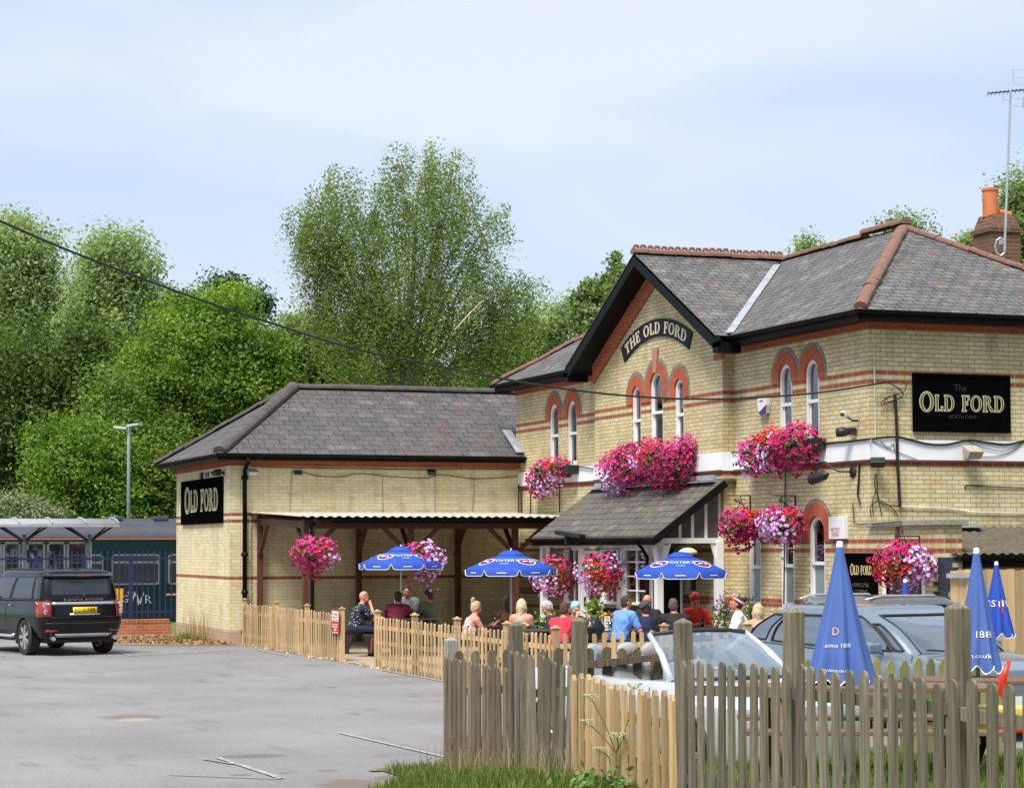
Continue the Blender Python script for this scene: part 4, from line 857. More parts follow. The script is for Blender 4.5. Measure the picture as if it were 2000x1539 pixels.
# ------------------------------------------------------------------ hanging flowers
FL = {'magenta': (.46, .0, .11), 'deep': (.33, .0, .08), 'pink': (.58, .03, .22), 'lilac': (.66, .34, .68), 'red': (.75, .02, .008), 'white': (.85, .80, .84)}
MFL = {k: mat(k+' petals', v, .6, var=.14, vs=18) for k, v in FL.items()}
M_throat = mat('white throat', (.85, .78, .85), .6, var=.05); M_dark = mat('dark throat', (.16, .0, .06), .7, var=.1)
M_leafb = leaf_mat('basket leaves', (.05, .11, .025), (.16, .26, .05), .25)
def leafquads(name, P, N, size, parent, m_, tone, world=True, asp=1.5, org=None):
    """fast leaf mesh: P (n,3) centres, N (n,3) normals"""
    n = len(P); N = N/np.maximum(np.linalg.norm(N, axis=1, keepdims=True), 1e-6)
    r = rng.normal(size=(n, 3)); T = np.cross(N, r); T /= np.maximum(np.linalg.norm(T, axis=1, keepdims=True), 1e-6); B = np.cross(N, T)
    s = (size if np.ndim(size) else np.full(n, size))[:, None]
    q = np.stack([P-T*s*asp*.5, P-B*s*.45+N*s*.12, P+T*s*asp*.5, P+B*s*.45+N*s*.12], 1).reshape(-1, 3)
    if parent is not None and world: q = q-np.array(wloc(parent))
    elif org is not None: q = q-np.array(org)
    me = bpy.data.meshes.new(name); me.vertices.add(4*n); me.vertices.foreach_set('co', q.ravel()); me.loops.add(4*n); me.loops.foreach_set('vertex_index', np.arange(4*n))
    me.polygons.add(n); me.polygons.foreach_set('loop_start', np.arange(n)*4); me.polygons.foreach_set('loop_total', np.full(n, 4))
    me.update(calc_edges=True)
    at = me.attributes.new('tone', 'FLOAT', 'POINT'); at.data.foreach_set('value', np.repeat(tone, 4).astype(np.float32))
    me.materials.append(m_); return link(name, me, parent)
def blossoms(parent, P, N, cols):
    names = sorted(set(cols))
    for cn_ in names:
        idx = [i for i, c in enumerate(cols) if c == cn_]; m = MB(); K = 10
        for i in idx:
            p = Vector(P[i]); n = Vector(N[i]).normalized(); t = n.orthogonal().normalized(); t = Matrix.Rotation(random.random()*6.28, 3, n) @ t; b = n.cross(t); r = random.uniform(.030, .045)
            if cn_ == 'red': r *= .75
            vs = [p-n*.012]+[p+(t*math.cos(2*math.pi*k/K)+b*math.sin(2*math.pi*k/K))*(r*(1 if k % 2 == 0 else .82))+n*(.006*(k % 2)) for k in range(K)]
            m.add(vs, [(0, 1+k, 1+(k+1) % K) for k in range(K)], 0)
            rc = r*(.38 if cn_ == 'lilac' else .2)
            m.add([p+n*.0045-n*.0]+[p+(t*math.cos(2*math.pi*k/6)+b*math.sin(2*math.pi*k/6))*rc+n*.0035 for k in range(6)], [(0, 1+k, 1+(k+1) % 6) for k in range(6)], 1)
        o = part('blossoms', m, [MFL[cn_], M_throat if cn_ == 'lilac' else M_dark], parent); o['kind'] = 'stuff'; o['label'] = {'magenta': 'magenta petunia blossoms', 'deep': 'deep purple pink petunia blossoms', 'pink': 'pink petunia blossoms with pale throats', 'lilac': 'pale lilac veined petunia blossoms', 'red': 'scarlet geranium blossoms', 'white': 'white petunia blossoms'}[cn_]
def flower_mass(parent, lobes, n, zones, leaf_n=700, trail=.2):
    """lobes: list of (centre, radii); zones: list of (point, colour) nearest wins, noisy"""
    P = []; N = []; cols = []; tot = sum(l[1][0]*l[1][2] for l in lobes)
    for c, rr in lobes:
        k = int(n*rr[0]*rr[2]/tot)
        for _ in range(k):
            d = Vector(rng.normal(size=3)).normalized(); q = Vector((d.x*rr[0], d.y*rr[1], d.z*rr[2]))*random.uniform(.78, 1.08)
            lump = 1+.14*math.sin(d.x*9+c[1]*5)*math.cos(d.z*8+c[0]*3)
            q *= lump; q.z -= abs(random.gauss(0, trail))*max(0, -d.z+.2)*.5
            nn = Vector((d.x/rr[0], d.y/rr[1], d.z/rr[2])).normalized()+Vector(rng.normal(size=3))*.3+Vector((-.25, -.3, .15))
            p = Vector(c)+q; P.append(p); N.append(nn)
            best = min(zones, key=lambda z: (Vector(z[0])-p).length+random.gauss(0, .07)); cols.append(best[1] if random.random() > .1 else random.choice(['magenta', 'pink', 'deep', 'magenta']))
    blossoms(parent, P, N, cols)
    LP = []; LN = []
    for c, rr in lobes:
        k = int(leaf_n*rr[0]*rr[2]/tot); d = rng.normal(size=(k, 3)); d /= np.linalg.norm(d, axis=1, keepdims=True)
        LP.append(np.array(c)+d*np.array(rr)*rng.uniform(.35, .98, (k, 1))); LN.append(d+rng.normal(size=(k, 3))*.6)
    LP = np.concatenate(LP); LN = np.concatenate(LN)
    o = leafquads('foliage', LP, LN, rng.uniform(.035, .06, len(LP)), parent, M_leafb, rng.uniform(0, 1, len(LP)))
def scroll_bracket(m, top, out, L=.45, H=.34):
    top = Vector(top); out = Vector(out).normalized(); dz = Vector((0, 0, -1))
    m.bar(top, top+out*L, .02, .02); m.bar(top+dz*0, top+dz*H, .02, .02); m.tube([top+dz*(H*.95)+out*.01, top+out*(L*.3)+dz*H*.55, top+out*(L*.75)+dz*H*.15], .008, 5)
    for cx_, cz_, rr in ((.14, .11, .07), (.28, .08, .05), (.09, .23, .05)):
        m.tube([top+out*(cx_+rr*(1-t/14*.7)*math.cos(t*.75))+dz*(cz_+rr*(1-t/14*.7)*math.sin(t*.75)) for t in range(12)], .007, 5)
def hanging_basket(c, r, zones, label, hang, bracket=None, n=480, extra=()):
    c = Vector(c); t = thing('hanging_basket', label, 'hanging basket', c, group='hanging baskets')
    flower_mass(t, [(c, (r*1.05, r*1.05, r*.72))]+list(extra), n, [(c+Vector(z[0]), z[1]) for z in zones], leaf_n=520)
    m = MB(); m.lathe([(.0, -.18), (.09, -.16), (.15, -.08), (.17, 0)], c+Vector((0, 0, -.08)), n=14); part('basket', m, mat('basket liner', (.03, .025, .015), .9), t)
    m = MB()
    for k in range(3):
        a = k*2.1; m.tube([c+Vector((.16*math.cos(a), .16*math.sin(a), -.06)), hang], .005, 4)
    part('chain', m, MA['iron'], t)
    if bracket is not None:
        m = MB(); scroll_bracket(m, bracket[0], bracket[1]); part('bracket', m, MA['iron'], t)
    return t
rt = Vector((math.cos(YAW), -math.sin(YAW), 0))      # picture-right on the ground
def Z(x, z, c, f=-.2): return (rt*x+Vector((f*math.sin(YAW), f*math.cos(YAW), z)), c)
c = hd(613, 1079, 43.6); hanging_basket(c, .46, [Z(-.2, 0, 'magenta'), Z(0, -.2, 'magenta'), Z(-.1, .22, 'pink'), Z(.25, .05, 'red'), Z(.4, -.1, 'lilac'), Z(.3, .25, 'pink'), Z(-.4, 0, 'magenta'), Z(.1, .0, 'magenta')], 'round magenta flower basket hanging left of the blue parasols', c+Vector((0, .0, .55)))
c = hd(825, 1085, 43.6); hanging_basket(c, .42, [Z(-.2, .25, 'pink'), Z(0, .1, 'magenta'), Z(.1, .2, 'lilac'), Z(.3, -.1, 'lilac'), Z(.2, -.35, 'lilac')], 'pale pink flower basket behind the leftmost blue parasol', c+Vector((-.1, 0, .6)), extra=[(c+rt*.12+Vector((0, 0, -.15)), (.32, .3, .3))])
for u, v, lab, zs in ((1078, 1118, 'flower basket with a pale lilac lower half beside the middle parasol', [Z(-.3, -.3, 'lilac'), Z(0, -.25, 'lilac'), Z(.1, -.05, 'red'), Z(.3, .1, 'magenta'), Z(.3, -.3, 'deep'), Z(-.1, .25, 'magenta'), Z(.1, .3, 'pink')]),
                      (1172, 1114, 'flower basket lilac on the left and scarlet in the middle by the porch door', [Z(-.4, -.1, 'lilac'), Z(-.25, -.3, 'lilac'), Z(-.15, .0, 'red'), Z(.0, -.2, 'red'), Z(.25, -.05, 'magenta'), Z(.1, .25, 'pink'), Z(.35, -.3, 'magenta'), Z(.3, .25, 'lilac')])):
    c = hx(u, v, -1.92); hanging_basket(c, .46, zs, lab, c+Vector((0, 0, .55)), (Vector((PF-.06, c.y, 2.14)), (-1, 0, 0)), n=540, extra=[(c+Vector((0, 0, -.15)), (.38, .38, .3))])
for u, v, lab, zs in ((1447, 1022, 'deep magenta flower basket under the left scroll bracket', [Z(-.2, 0, 'deep'), Z(0, -.2, 'deep'), Z(-.1, .25, 'pink'), Z(.2, .2, 'red'), Z(.25, -.1, 'deep'), Z(-.35, .1, 'magenta')]),
                      (1527, 1022, 'pale pink flower basket under the bracket between the arched windows', [Z(-.15, 0, 'lilac'), Z(0, -.25, 'lilac'), Z(.1, .3, 'red'), Z(.35, .1, 'magenta'), Z(.35, -.25, 'magenta'), Z(-.1, .2, 'magenta')])):
    c = hx(u, v, -.52); top = hx(u+(18 if u < 1500 else 26), v-54, -.02); hanging_basket(c, .40, zs, lab, c+Vector((0, 0, .5)), (top, (-1, 0, 0)), n=520)
c = hx(1763, 1100, -.55); top = hx(1796, 1047, -.1); hanging_basket(c, .46, [Z(-.35, .2, 'deep'), Z(-.2, .35, 'magenta'), Z(-.15, -.15, 'red'), Z(-.3, -.2, 'red'), Z(.15, -.1, 'lilac'), Z(.3, .1, 'lilac'), Z(0, -.35, 'lilac'), Z(.1, .35, 'magenta'), Z(-.3, -.4, 'deep')], 'large mixed flower basket in front of the yard doorway', c+Vector((0, 0, .55)), (top, (-1, 0, 0)), n=620)
def window_box(fn, s0, s1, z, d, lobes, zones, label, n):
    t = thing('window_box', label, 'window box', fn((s0+s1)/2, z, .1), group='flower filled window boxes')
    m = MB(); m.prism(rect(s0, s1, z-.2, z), fn, .03, .3); part('trough', m, MA['iron'], t, bevel=.01)
    flower_mass(t, [(fn(a, b, c_), rr) for a, b, c_, rr in lobes], n, [(fn(a, b, .4), c_) for a, b, c_ in zones], leaf_n=int(n*.8)); return t
window_box(FRONT, 12.75, 14.8, 4.0, 0, [(14.3, 3.82, .25, (.33, .6, .36)), (13.5, 3.95, .22, (.28, .5, .25)), (14.9, 3.7, .2, (.25, .35, .3))], [(14.9, 3.7, 'magenta'), (14.6, 4.0, 'magenta'), (14.0, 3.9, 'magenta'), (14.2, 3.6, 'lilac'), (13.7, 4.0, 'red'), (13.6, 3.7, 'lilac'), (13.2, 4.0, 'magenta')], 'magenta flowers spilling from the window box nearest the annex roof', 850)
window_box(BAY, 6.3, 9.6, 4.08, 0, [(9.5, 3.74, .33, (.36, .55, .38)), (8.7, 3.86, .36, (.40, .6, .40)), (7.9, 4.02, .3, (.34, .45, .32)), (7.2, 3.86, .36, (.42, .7, .42)), (6.5, 3.78, .33, (.38, .5, .45)), (6.3, 4.15, .2, (.16, .25, .22)), (9.0, 4.1, .2, (.2, .3, .2))], [(9.9, 3.8, 'pink'), (9.4, 4.1, 'pink'), (9.5, 3.5, 'lilac'), (8.9, 4.0, 'magenta'), (8.5, 3.7, 'pink'), (8.1, 4.2, 'magenta'), (7.6, 4.0, 'red'), (7.7, 3.6, 'magenta'), (7.2, 4.1, 'magenta'), (6.9, 3.7, 'deep'), (6.3, 3.7, 'deep'), (6.2, 4.3, 'pink'), (8.6, 4.3, 'pink'), (7.9, 3.9, 'lilac')], 'huge window box overflowing with pink and magenta flowers above the porch roof', 2500)
window_box(FRONT, 1.45, 3.9, 4.05, 0, [(3.7, 3.85, .25, (.3, .5, .33)), (2.9, 3.95, .3, (.33, .55, .38)), (2.0, 3.95, .3, (.33, .6, .36))], [(4.0, 3.8, 'lilac'), (3.7, 4.0, 'pink'), (3.4, 3.8, 'magenta'), (2.9, 4.1, 'red'), (2.9, 3.8, 'lilac'), (2.5, 3.8, 'magenta'), (2.2, 4.1, 'magenta'), (1.9, 3.8, 'deep'), (1.5, 4.0, 'magenta')], 'window box of magenta and lilac flowers under the two right arched windows', 1300)
# ------------------------------------------------------------------ parasols
M_blue = mat('royal blue canvas', (.008, .055, .36), .75, var=.1, vs=3)
M_bluein = mat('blue canvas underside', (.010, .05, .30), .8, var=.1)
M_fade = mat('faded blue canvas', (.06, .125, .38), .8, var=.12, vs=2.5)
M_wtrim = mat('white trim', (.75, .78, .85), .6, var=.03)
M_polew = mat('pale pole', (.62, .64, .66), .4, var=.05)
M_lred = mat('logo red', (.52, .03, .06), .5); M_lwhite = mat('logo white', (.80, .82, .86), .5, var=.02); M_lnavy = mat('logo navy', (.01, .03, .22), .5)
def parasol(loc, Rr, label, zt, tilt=0, rot=0):
    t = thing('parasol', label, 'parasol', (loc[0], loc[1], 0), rot, group='open blue parasols over the tables')
    can = MB(); tr = MB(); NS = 8; rise = .30; zr = zt-rise-.03
    def pt(a, f):      # a angle, f radial 0..1, sagging between the ribs
        k = (a/(2*math.pi)*NS) % 1; sag = 1-.055*(1-abs(2*k-1)**2)*f; r = Rr*f*sag
        z = zt-.03-rise*(f**1.35)
        return Vector((r*math.cos(a), r*math.sin(a), z))
    AN = NS*16; FN = 8
    for i in range(AN):
        a, b = 2*math.pi*i/AN, 2*math.pi*(i+1)/AN
        for j in range(FN):
            can.add([pt(a, j/FN), pt(b, j/FN), pt(b, (j+1)/FN), pt(a, (j+1)/FN)], [(0, 3, 2, 1)])
        def va(x):
            k = (x/(2*math.pi)*NS) % 1; dd = .12*(1-.92*abs(2*k-1)**14)
            p = pt(x, 1); return Vector((p.x*1.015, p.y*1.015, p.z-dd))
        can.add([pt(a, 1), pt(b, 1), va(b), va(a)], [(0, 3, 2, 1)])
        tr.tube([va(a), va(b)], .0075, 4, cap=False)
    part('canopy', can, M_blue, t, world=False, smooth=True, merge=True); part('trim', tr, M_wtrim, t, world=False)
    m = MB(); m.lathe([(.0, .045), (.12, .035), (.2, -.01), (.24, -.045)], (0, 0, zt-.03), n=32); part('top_cap', m, M_blue, t, world=False, smooth=True)
    m = MB(); m.lathe([(0, .04), (.015, .035), (.015, 0)], (0, 0, zt+.01), n=10); part('finial', m, M_wtrim, t, world=False)
    m = MB(); m.tube([(0, 0, .02), (0, 0, zt-.04)], .019, 12); part('pole', m, M_polew, t, world=False)
    for k in range(NS):
        a = 2*math.pi*k/NS; m = MB(); m.tube([pt(a, .02)-Vector((0, 0, .01)), pt(a, .5)-Vector((0, 0, .012)), pt(a, .98)-Vector((0, 0, .012))], .006, 5); m.tube([(0, 0, zt-.45), pt(a, .5)-Vector((0, 0, .012))], .006, 5)
        part('rib', m, M_polew, t, world=False)
    for k in range(NS):
        a = 2*math.pi*(k+.5)/NS
        def dec(x, y, f0=.6, lift=.0045):     # x sideways, y outward-down from f0
            f = f0+y/Rr; f = min(max(f, 0), 1); aa = a+x/(Rr*f*.95); return pt(aa, f)+Vector((math.cos(a)*.3, math.sin(a)*.3, 1)).normalized()*lift
        if k % 2 == 0:
            m = MB()
            for (rx, ry, l, mi) in ((.175, .13, .005, 0), (.155, .112, .007, 1), (.135, .095, .009, 2)):
                q = [dec(rx*math.cos(i*math.pi/12), ry*math.sin(i*math.pi/12), .66, l) for i in range(24)]; m.add([dec(0, 0, .66, l)]+q, [(0, 1+i, 1+(i+1) % 24) for i in range(24)], mi)
            for (x0, x1, y0, y1) in ((-.045, -.02, -.055, .055), (-.045, .05, -.055, -.033), (-.045, .035, -.01, .01)):
                m.add([dec(-x0, y0, .66, .012), dec(-x1, y0, .66, .012), dec(-x1, y1, .66, .012), dec(-x0, y1, .66, .012)], [(0, 1, 2, 3)], 3)
            m.add([dec(-.10, .0, .66, .011), dec(-.06, -.045, .66, .011), dec(.09, -.01, .66, .011), dec(.1, .03, .66, .011)], [(0, 1, 2, 3)], 0)
            part('logo', m, [M_lwhite, M_lred, M_lnavy, M_lred], t, world=False)
        else:
            for body, f0, sz in (("FOSTER'S", .58, .13), ('LAGER', .73, .045)):
                cu = bpy.data.curves.new('x', 'FONT'); cu.body = body; cu.size = sz; cu.align_x = 'CENTER'; cu.align_y = 'CENTER'; cu.resolution_u = 2
                o = bpy.data.objects.new('x', cu); me = bpy.data.meshes.new_from_object(o); bpy.data.objects.remove(o)
                ox = [v.co.copy() for v in me.vertices]; xs = max(v.x for v in ox)
                wd = .235/xs if body[0] == 'F' else 1.2
                for v, c_ in zip(me.vertices, ox): v.co = dec(c_.x*wd, -c_.y, f0, .006)
                me.materials.clear(); me.materials.append(M_lwhite); me.name = 'lettering'; link('lettering', me, t)
        q = pt(a, 1); e_ = Vector((-math.sin(a), math.cos(a), 0)); m = MB()
        p0 = Vector((q.x*1.02, q.y*1.02, q.z-.06)); m.add([p0-e_*.09+Vector((0, 0, -.008)), p0+e_*.09+Vector((0, 0, -.008)), p0+e_*.09+Vector((0, 0, .008)), p0-e_*.09+Vector((0, 0, .008))], [(0, 1, 2, 3)])
        part('valance_lettering', m, M_lwhite, t, world=False)
    return t
pa = hd(783, 1067, 43.6); pb = hd(998, 1077, 39.5); pc = hd(1330, 1080, 37.6)
parasol(pa, .86, 'leftmost open blue parasol in front of the timber canopy', 2.19, rot=.25)
parasol(pb, .845, 'open blue parasol in the middle beside the pale flower basket', pb.z+.01, rot=heading(90)+.18)
parasol(pc, .84, 'open blue parasol in front of the porch posts', pc.z+.01, rot=heading(90)+.30)
def closed_parasol(loc, zt, L, r, label, m_, seed, texts=()):
    t = thing('closed_parasol', label, 'parasol', (loc[0], loc[1], 0), heading(0)); rnd = random.Random(seed)
    m = MB(); AN, ZN = 72, 18; ph = [rnd.uniform(0, 6.28) for _ in range(4)]
    def S(a, f, o=0):
        rr = (.028+(r-.028)*f**1.05)*(1+.17*f*math.sin(8*a+ph[0]+1.1*f)+.06*f*math.sin(3*a+ph[1])+.03*math.sin(13*a+ph[2])*f)+o
        hem = .035*math.cos(8*a+ph[0]+1.1) if f > .96 else 0
        return Vector((rr*math.cos(a), rr*math.sin(a), zt-L*f-hem*(f > .96)))
    for i in range(AN):
        a, b = 2*math.pi*i/AN, 2*math.pi*(i+1)/AN
        for j in range(ZN): m.add([S(a, j/ZN), S(b, j/ZN), S(b, (j+1)/ZN), S(a, (j+1)/ZN)], [(0, 3, 2, 1)])
    part('furled_canopy', m, m_, t, world=False, smooth=True, merge=True)
    m = MB(); m.tube([S(2*math.pi*i/AN, 1) for i in range(AN+1)], .007, 4, cap=False); part('trim', m, M_wtrim, t, world=False)
    m = MB(); m.lathe([(0, .05), (.022, .045), (.028, .02), (.03, -.03)], (0, 0, zt), n=12); part('finial', m, M_wtrim, t, world=False, smooth=True)
    m = MB(); m.tube([(0, 0, .1), (0, 0, zt-.02)], .02, 10); part('pole', m, M_polew, t, world=False)
    for body, ac, f0, sz, mm in texts:
        cu = bpy.data.curves.new('x', 'FONT'); cu.body = body; cu.size = sz; cu.align_x = 'CENTER'; cu.align_y = 'CENTER'; cu.resolution_u = 2
        o = bpy.data.objects.new('x', cu); me = bpy.data.meshes.new_from_object(o); bpy.data.objects.remove(o)
        rr = r*f0
        for v in me.vertices: v.co = S(ac+v.co.x/max(rr, .05), f0-v.co.y/L, .006)
        me.materials.clear(); me.materials.append(mm); link('lettering', me, t)
    return t
M_peach = mat('peach print', (.72, .42, .2), .6)
p = hd(1640, 1068, 17.5); cz = closed_parasol(p, p.z, 1.10, .25, 'furled faded blue parasol with since 1888 lettering, in front of the grey hatchback', M_fade, 3, [('since 1888', -math.pi/2-.22, .72, .048, M_lwhite), ('inkaren.co.uk', -math.pi/2-.3, .90, .036, M_lwhite), ('D', -math.pi/2-.4, .62, .09, M_peach)])
p = hd(1907, 1080, 19.0); closed_parasol(p, p.z, 1.02, .19, 'furled faded blue parasol right of the tall fence post', M_fade, 5, [('since 1888', -math.pi/2-.5, .70, .085, M_lwhite), ('inkaren.co.uk', -math.pi/2-.5, .88, .055, M_lwhite)])
p = hd(1946, 1103, 30); closed_parasol(p, p.z, .98, .22, 'furled deep blue parasol printed with a beer name before the plank fence', M_blue, 8, [("FOSTER'S", -math.pi/2+.0, .55, .13, M_lwhite), ('I', -math.pi/2+.3, .6, .3, M_lred)])
p = hx(1768, 1160, -.9); closed_parasol(p, 1.62, .9, .17, 'small furled blue parasol under the large mixed flower basket', M_blue, 9)
# ------------------------------------------------------------------ ground
def sstep(a, b, x): t = np.clip((x-a)/(b-a), 0, 1); return t*t*(3-2*t)
def bank(x, y):      # grass bank under the roadside fence
    x = np.asarray(x, float); y = np.asarray(y, float)
    k = sstep(-11.6, -15.8, y)*.30+sstep(-15.5, -21, y)*.20
    side = sstep(-12.9, -11.9, x)*(1-sstep(-8.2, -5.0, x)*.9) + sstep(-15, -24, y)*(1-sstep(-12.9, -11.9, x))*.7
    return k*np.clip(side, 0, 1)
def bz(x, y): return float(bank(x, y))
def sheet(name, x0, x1, y0, y1, nx, ny, dz, m_, mask=None, jit=0):
    xs = np.linspace(x0, x1, nx+1); ys = np.linspace(y0, y1, ny+1); X, Y = np.meshgrid(xs, ys, indexing='ij')
    Zv = bank(X, Y)+dz-(.07*np.clip(bank(X, Y)/.03, 0, 1) if name == 'car_park' else 0); mb = MB(); idx = lambda i, j: i*(ny+1)+j
    mb.v = list(zip(X.ravel().tolist(), Y.ravel().tolist(), Zv.ravel().tolist()))
    for i in range(nx):
        for j in range(ny):
            if mask is None or mask((xs[i]+xs[i+1])/2, (ys[j]+ys[j+1])/2): mb.f.append([idx(i, j), idx(i+1, j), idx(i+1, j+1), idx(i, j+1)]); mb.m.append(0)
    return struct(name, mb, m_, smooth=True)
def asphalt_mat():
    m, nd, lk, b = new_mat('worn asphalt')
    t = nd.new('ShaderNodeTexCoord'); P = t.outputs['Object']
    c = mixc(nd, lk, ramp(nd, lk, noise(nd, lk, .35, 6, vec=P), .35, .65), (.182, .178, .180), (.245, .239, .242))
    c = mixc(nd, lk, .6, c, ramp(nd, lk, noise(nd, lk, 95, 3, vec=P), .3, .7, (.66, .66, .66), (1.25, 1.24, 1.22)), 'MULTIPLY')
    c = mixc(nd, lk, math_(nd, lk, 'MULTIPLY', ramp(nd, lk, noise(nd, lk, 1.4, 7, vec=P, sc3=(1, .35, 1), rough=.65), .56, .70), .5), c, (.10, .095, .09))
    c = mixc(nd, lk, math_(nd, lk, 'MULTIPLY', ramp(nd, lk, noise(nd, lk, .8, 6, vec=P, sc3=(.6, 2, 1), rough=.7), .60, .75), .35), c, (.30, .26, .20))
    c = mixc(nd, lk, .8, c, ramp(nd, lk, noise(nd, lk, 22, 6, vec=P, rough=.8), .3, .7, (.62, .61, .61), (1.3, 1.28, 1.25)), 'MULTIPLY')
    v = nd.new('ShaderNodeTexVoronoi'); v.inputs['Scale'].default_value = 2.3; lk.new(P, v.inputs['Vector'])
    c = mixc(nd, lk, math_(nd, lk, 'MULTIPLY', ramp(nd, lk, v.outputs['Distance'], .028, .034, (1, 1, 1), (0, 0, 0)), .75), c, (.5, .48, .45))
    v2 = nd.new('ShaderNodeTexVoronoi'); v2.inputs['Scale'].default_value = 1.1; lk.new(P, v2.inputs['Vector'])
    c = mixc(nd, lk, math_(nd, lk, 'MULTIPLY', ramp(nd, lk, v2.outputs['Distance'], .02, .03, (1, 1, 1), (0, 0, 0)), .8), c, (.05, .04, .035))
    sx = nd.new('ShaderNodeSeparateXYZ'); lk.new(P, sx.inputs[0]); wob = noise(nd, lk, 2.6, 5, vec=P)
    for u, v, rx, ry, cl, st in ((255, 1400, .5, .6, (.15, .12, .095), .85), (262, 1405, .3, .35, (.34, .29, .23), .7), (490, 1476, .42, .28, (.105, .10, .10), .8), (645, 1342, .14, .3, (.12, .12, .12), .7), (690, 1393, .12, .3, (.12, .12, .12), .7), (45, 1322, .22, .45, (.12, .12, .12), .7), (470, 1513, .14, .14, (.10, .095, .09), .7), (562, 1509, .13, .12, (.11, .1, .1), .7), (640, 1504, .14, .12, (.11, .1, .1), .7), (700, 1530, .5, .5, (.14, .105, .08), .8), (780, 1520, .3, .4, (.15, .11, .085), .8), (360, 1260, 2.4, 2.0, (.15, .14, .13), .5), (820, 1500, .5, .8, (.19, .165, .14), .7)):
        cp = hz(u, v); dx = math_(nd, lk, 'DIVIDE', math_(nd, lk, 'SUBTRACT', sx.outputs['X'], cp.x), rx); dy = math_(nd, lk, 'DIVIDE', math_(nd, lk, 'SUBTRACT', sx.outputs['Y'], cp.y), ry)
        d2 = math_(nd, lk, 'ADD', math_(nd, lk, 'ADD', math_(nd, lk, 'MULTIPLY', dx, dx), math_(nd, lk, 'MULTIPLY', dy, dy)), math_(nd, lk, 'MULTIPLY', wob, 1.6))
        c = mixc(nd, lk, math_(nd, lk, 'MULTIPLY', ramp(nd, lk, math_(nd, lk, 'MULTIPLY', d2, .4), .48, .66, (1, 1, 1), (0, 0, 0)), st), c, cl)
    lk.new(c, b.inputs['Base Color']); b.inputs['Roughness'].default_value = .9
    bump(nd, lk, b, noise(nd, lk, 120, 3, vec=P), .5, .006)
    return m
MA['asphalt'] = asphalt_mat()
MA['earth'] = mat('dry earth', (.16, .11, .075), .95, col2=(.24, .18, .13), vs=3, bs=60, bst=.6)
MA['turf'] = mat('grassy turf', (.075, .115, .025), .95, col2=(.13, .17, .045), vs=2.5, bs=60, bst=.6)
MA['sandy'] = mat('sandy gravel', (.30, .24, .16), .95, col2=(.38, .31, .22), vs=6, bs=90, bst=.6)
g = MB(); g.add([(-600, -300, -.02), (600, -300, -.02), (600, 900, -.02), (-600, 900, -.02)], [(0, 1, 2, 3)]); struct('ground', g, MA['turf'])
sheet('car_park', -40, 12, -34, 24, 104, 116, 0, MA['asphalt'])
lawn_mask = lambda x, y: (y < -11.2-.35*math.sin(x*1.3) and x > -12.12-.12*math.sin(y*1.7)-max(0, (-12.5-y))*.62) and (x < -5.0 or y < -14)
sheet('grass_verge', -22, -2, -33, -11, 160, 176, .012, MA['turf'], lawn_mask)
g = MB(); g.add([(-6.75, 1.5, .008), (-.02, 1.5, .008), (-.02, 16.5, .008), (-6.9, 16.5, .008)], [(0, 1, 2, 3)]); struct('garden_gravel', g, MA['sandy'])
g = MB(); g.add([(-9.6, 17.2, .008), (-8.2, 16.2, .008), (-7.08, 15.7, .008), (-7.08, 22.5, .008), (-9.6, 20.6, .008)], [(0, 1, 2, 3, 4)]); struct('earth_corner', g, MA['earth'])
# painted markings, worn
def paint_mat(name, col, wear):
    m, nd, lk, b = new_mat(name); f = ramp(nd, lk, noise(nd, lk, 18, 5), wear, wear+.06)
    lk.new(mixc(nd, lk, f, (.22, .215, .215), col), b.inputs['Base Color']); b.inputs['Roughness'].default_value = .8; return m
M_pw = paint_mat('worn white road paint', (.40, .40, .395), .50); M_py = paint_mat('worn yellow road paint', (.36, .30, .20), .56)
def stripe(mb, a, b, w_=.08, z=.010):
    a = Vector(a); b = Vector(b); d = (b-a); n = max(1, int(d.length/.6)); s = Vector((d.y, -d.x, 0)).normalized()*w_/2
    for i in range(n):
        p = a.lerp(b, i/n); q = a.lerp(b, (i+1)/n)
        mb.add([(p.x+s.x, p.y+s.y, bz(p.x, p.y)+z), (q.x+s.x, q.y+s.y, bz(q.x, q.y)+z), (q.x-s.x, q.y-s.y, bz(q.x, q.y)+z), (p.x-s.x, p.y-s.y, bz(p.x, p.y)+z)], [(0, 1, 2, 3)])
G = lambda u, v: Vector(hz(u, v))
mb = MB()
for a, b, w_ in ((G(-60, 1285), G(30, 1286), .09), (G(225, 1273), G(258, 1281), .09), (G(258, 1281), G(465, 1270), .08), (G(665, 1432), G(870, 1479), .07), (G(425, 1480), G(550, 1521), .07), (G(500, 1270), G(560, 1281), .06), (G(745, 1309), G(865, 1331), .06), (G(-10, 1276), G(8, 1281), .09)):
    stripe(mb, a, b, w_)
struct('white_markings', mb, M_pw)
mb = MB()
for a, b, w_ in ((G(330, 1514), G(545, 1522), .04), (G(395, 1483), G(455, 1493), .05)): stripe(mb, a, b, w_, .011)
struct('yellow_markings', mb, M_py)
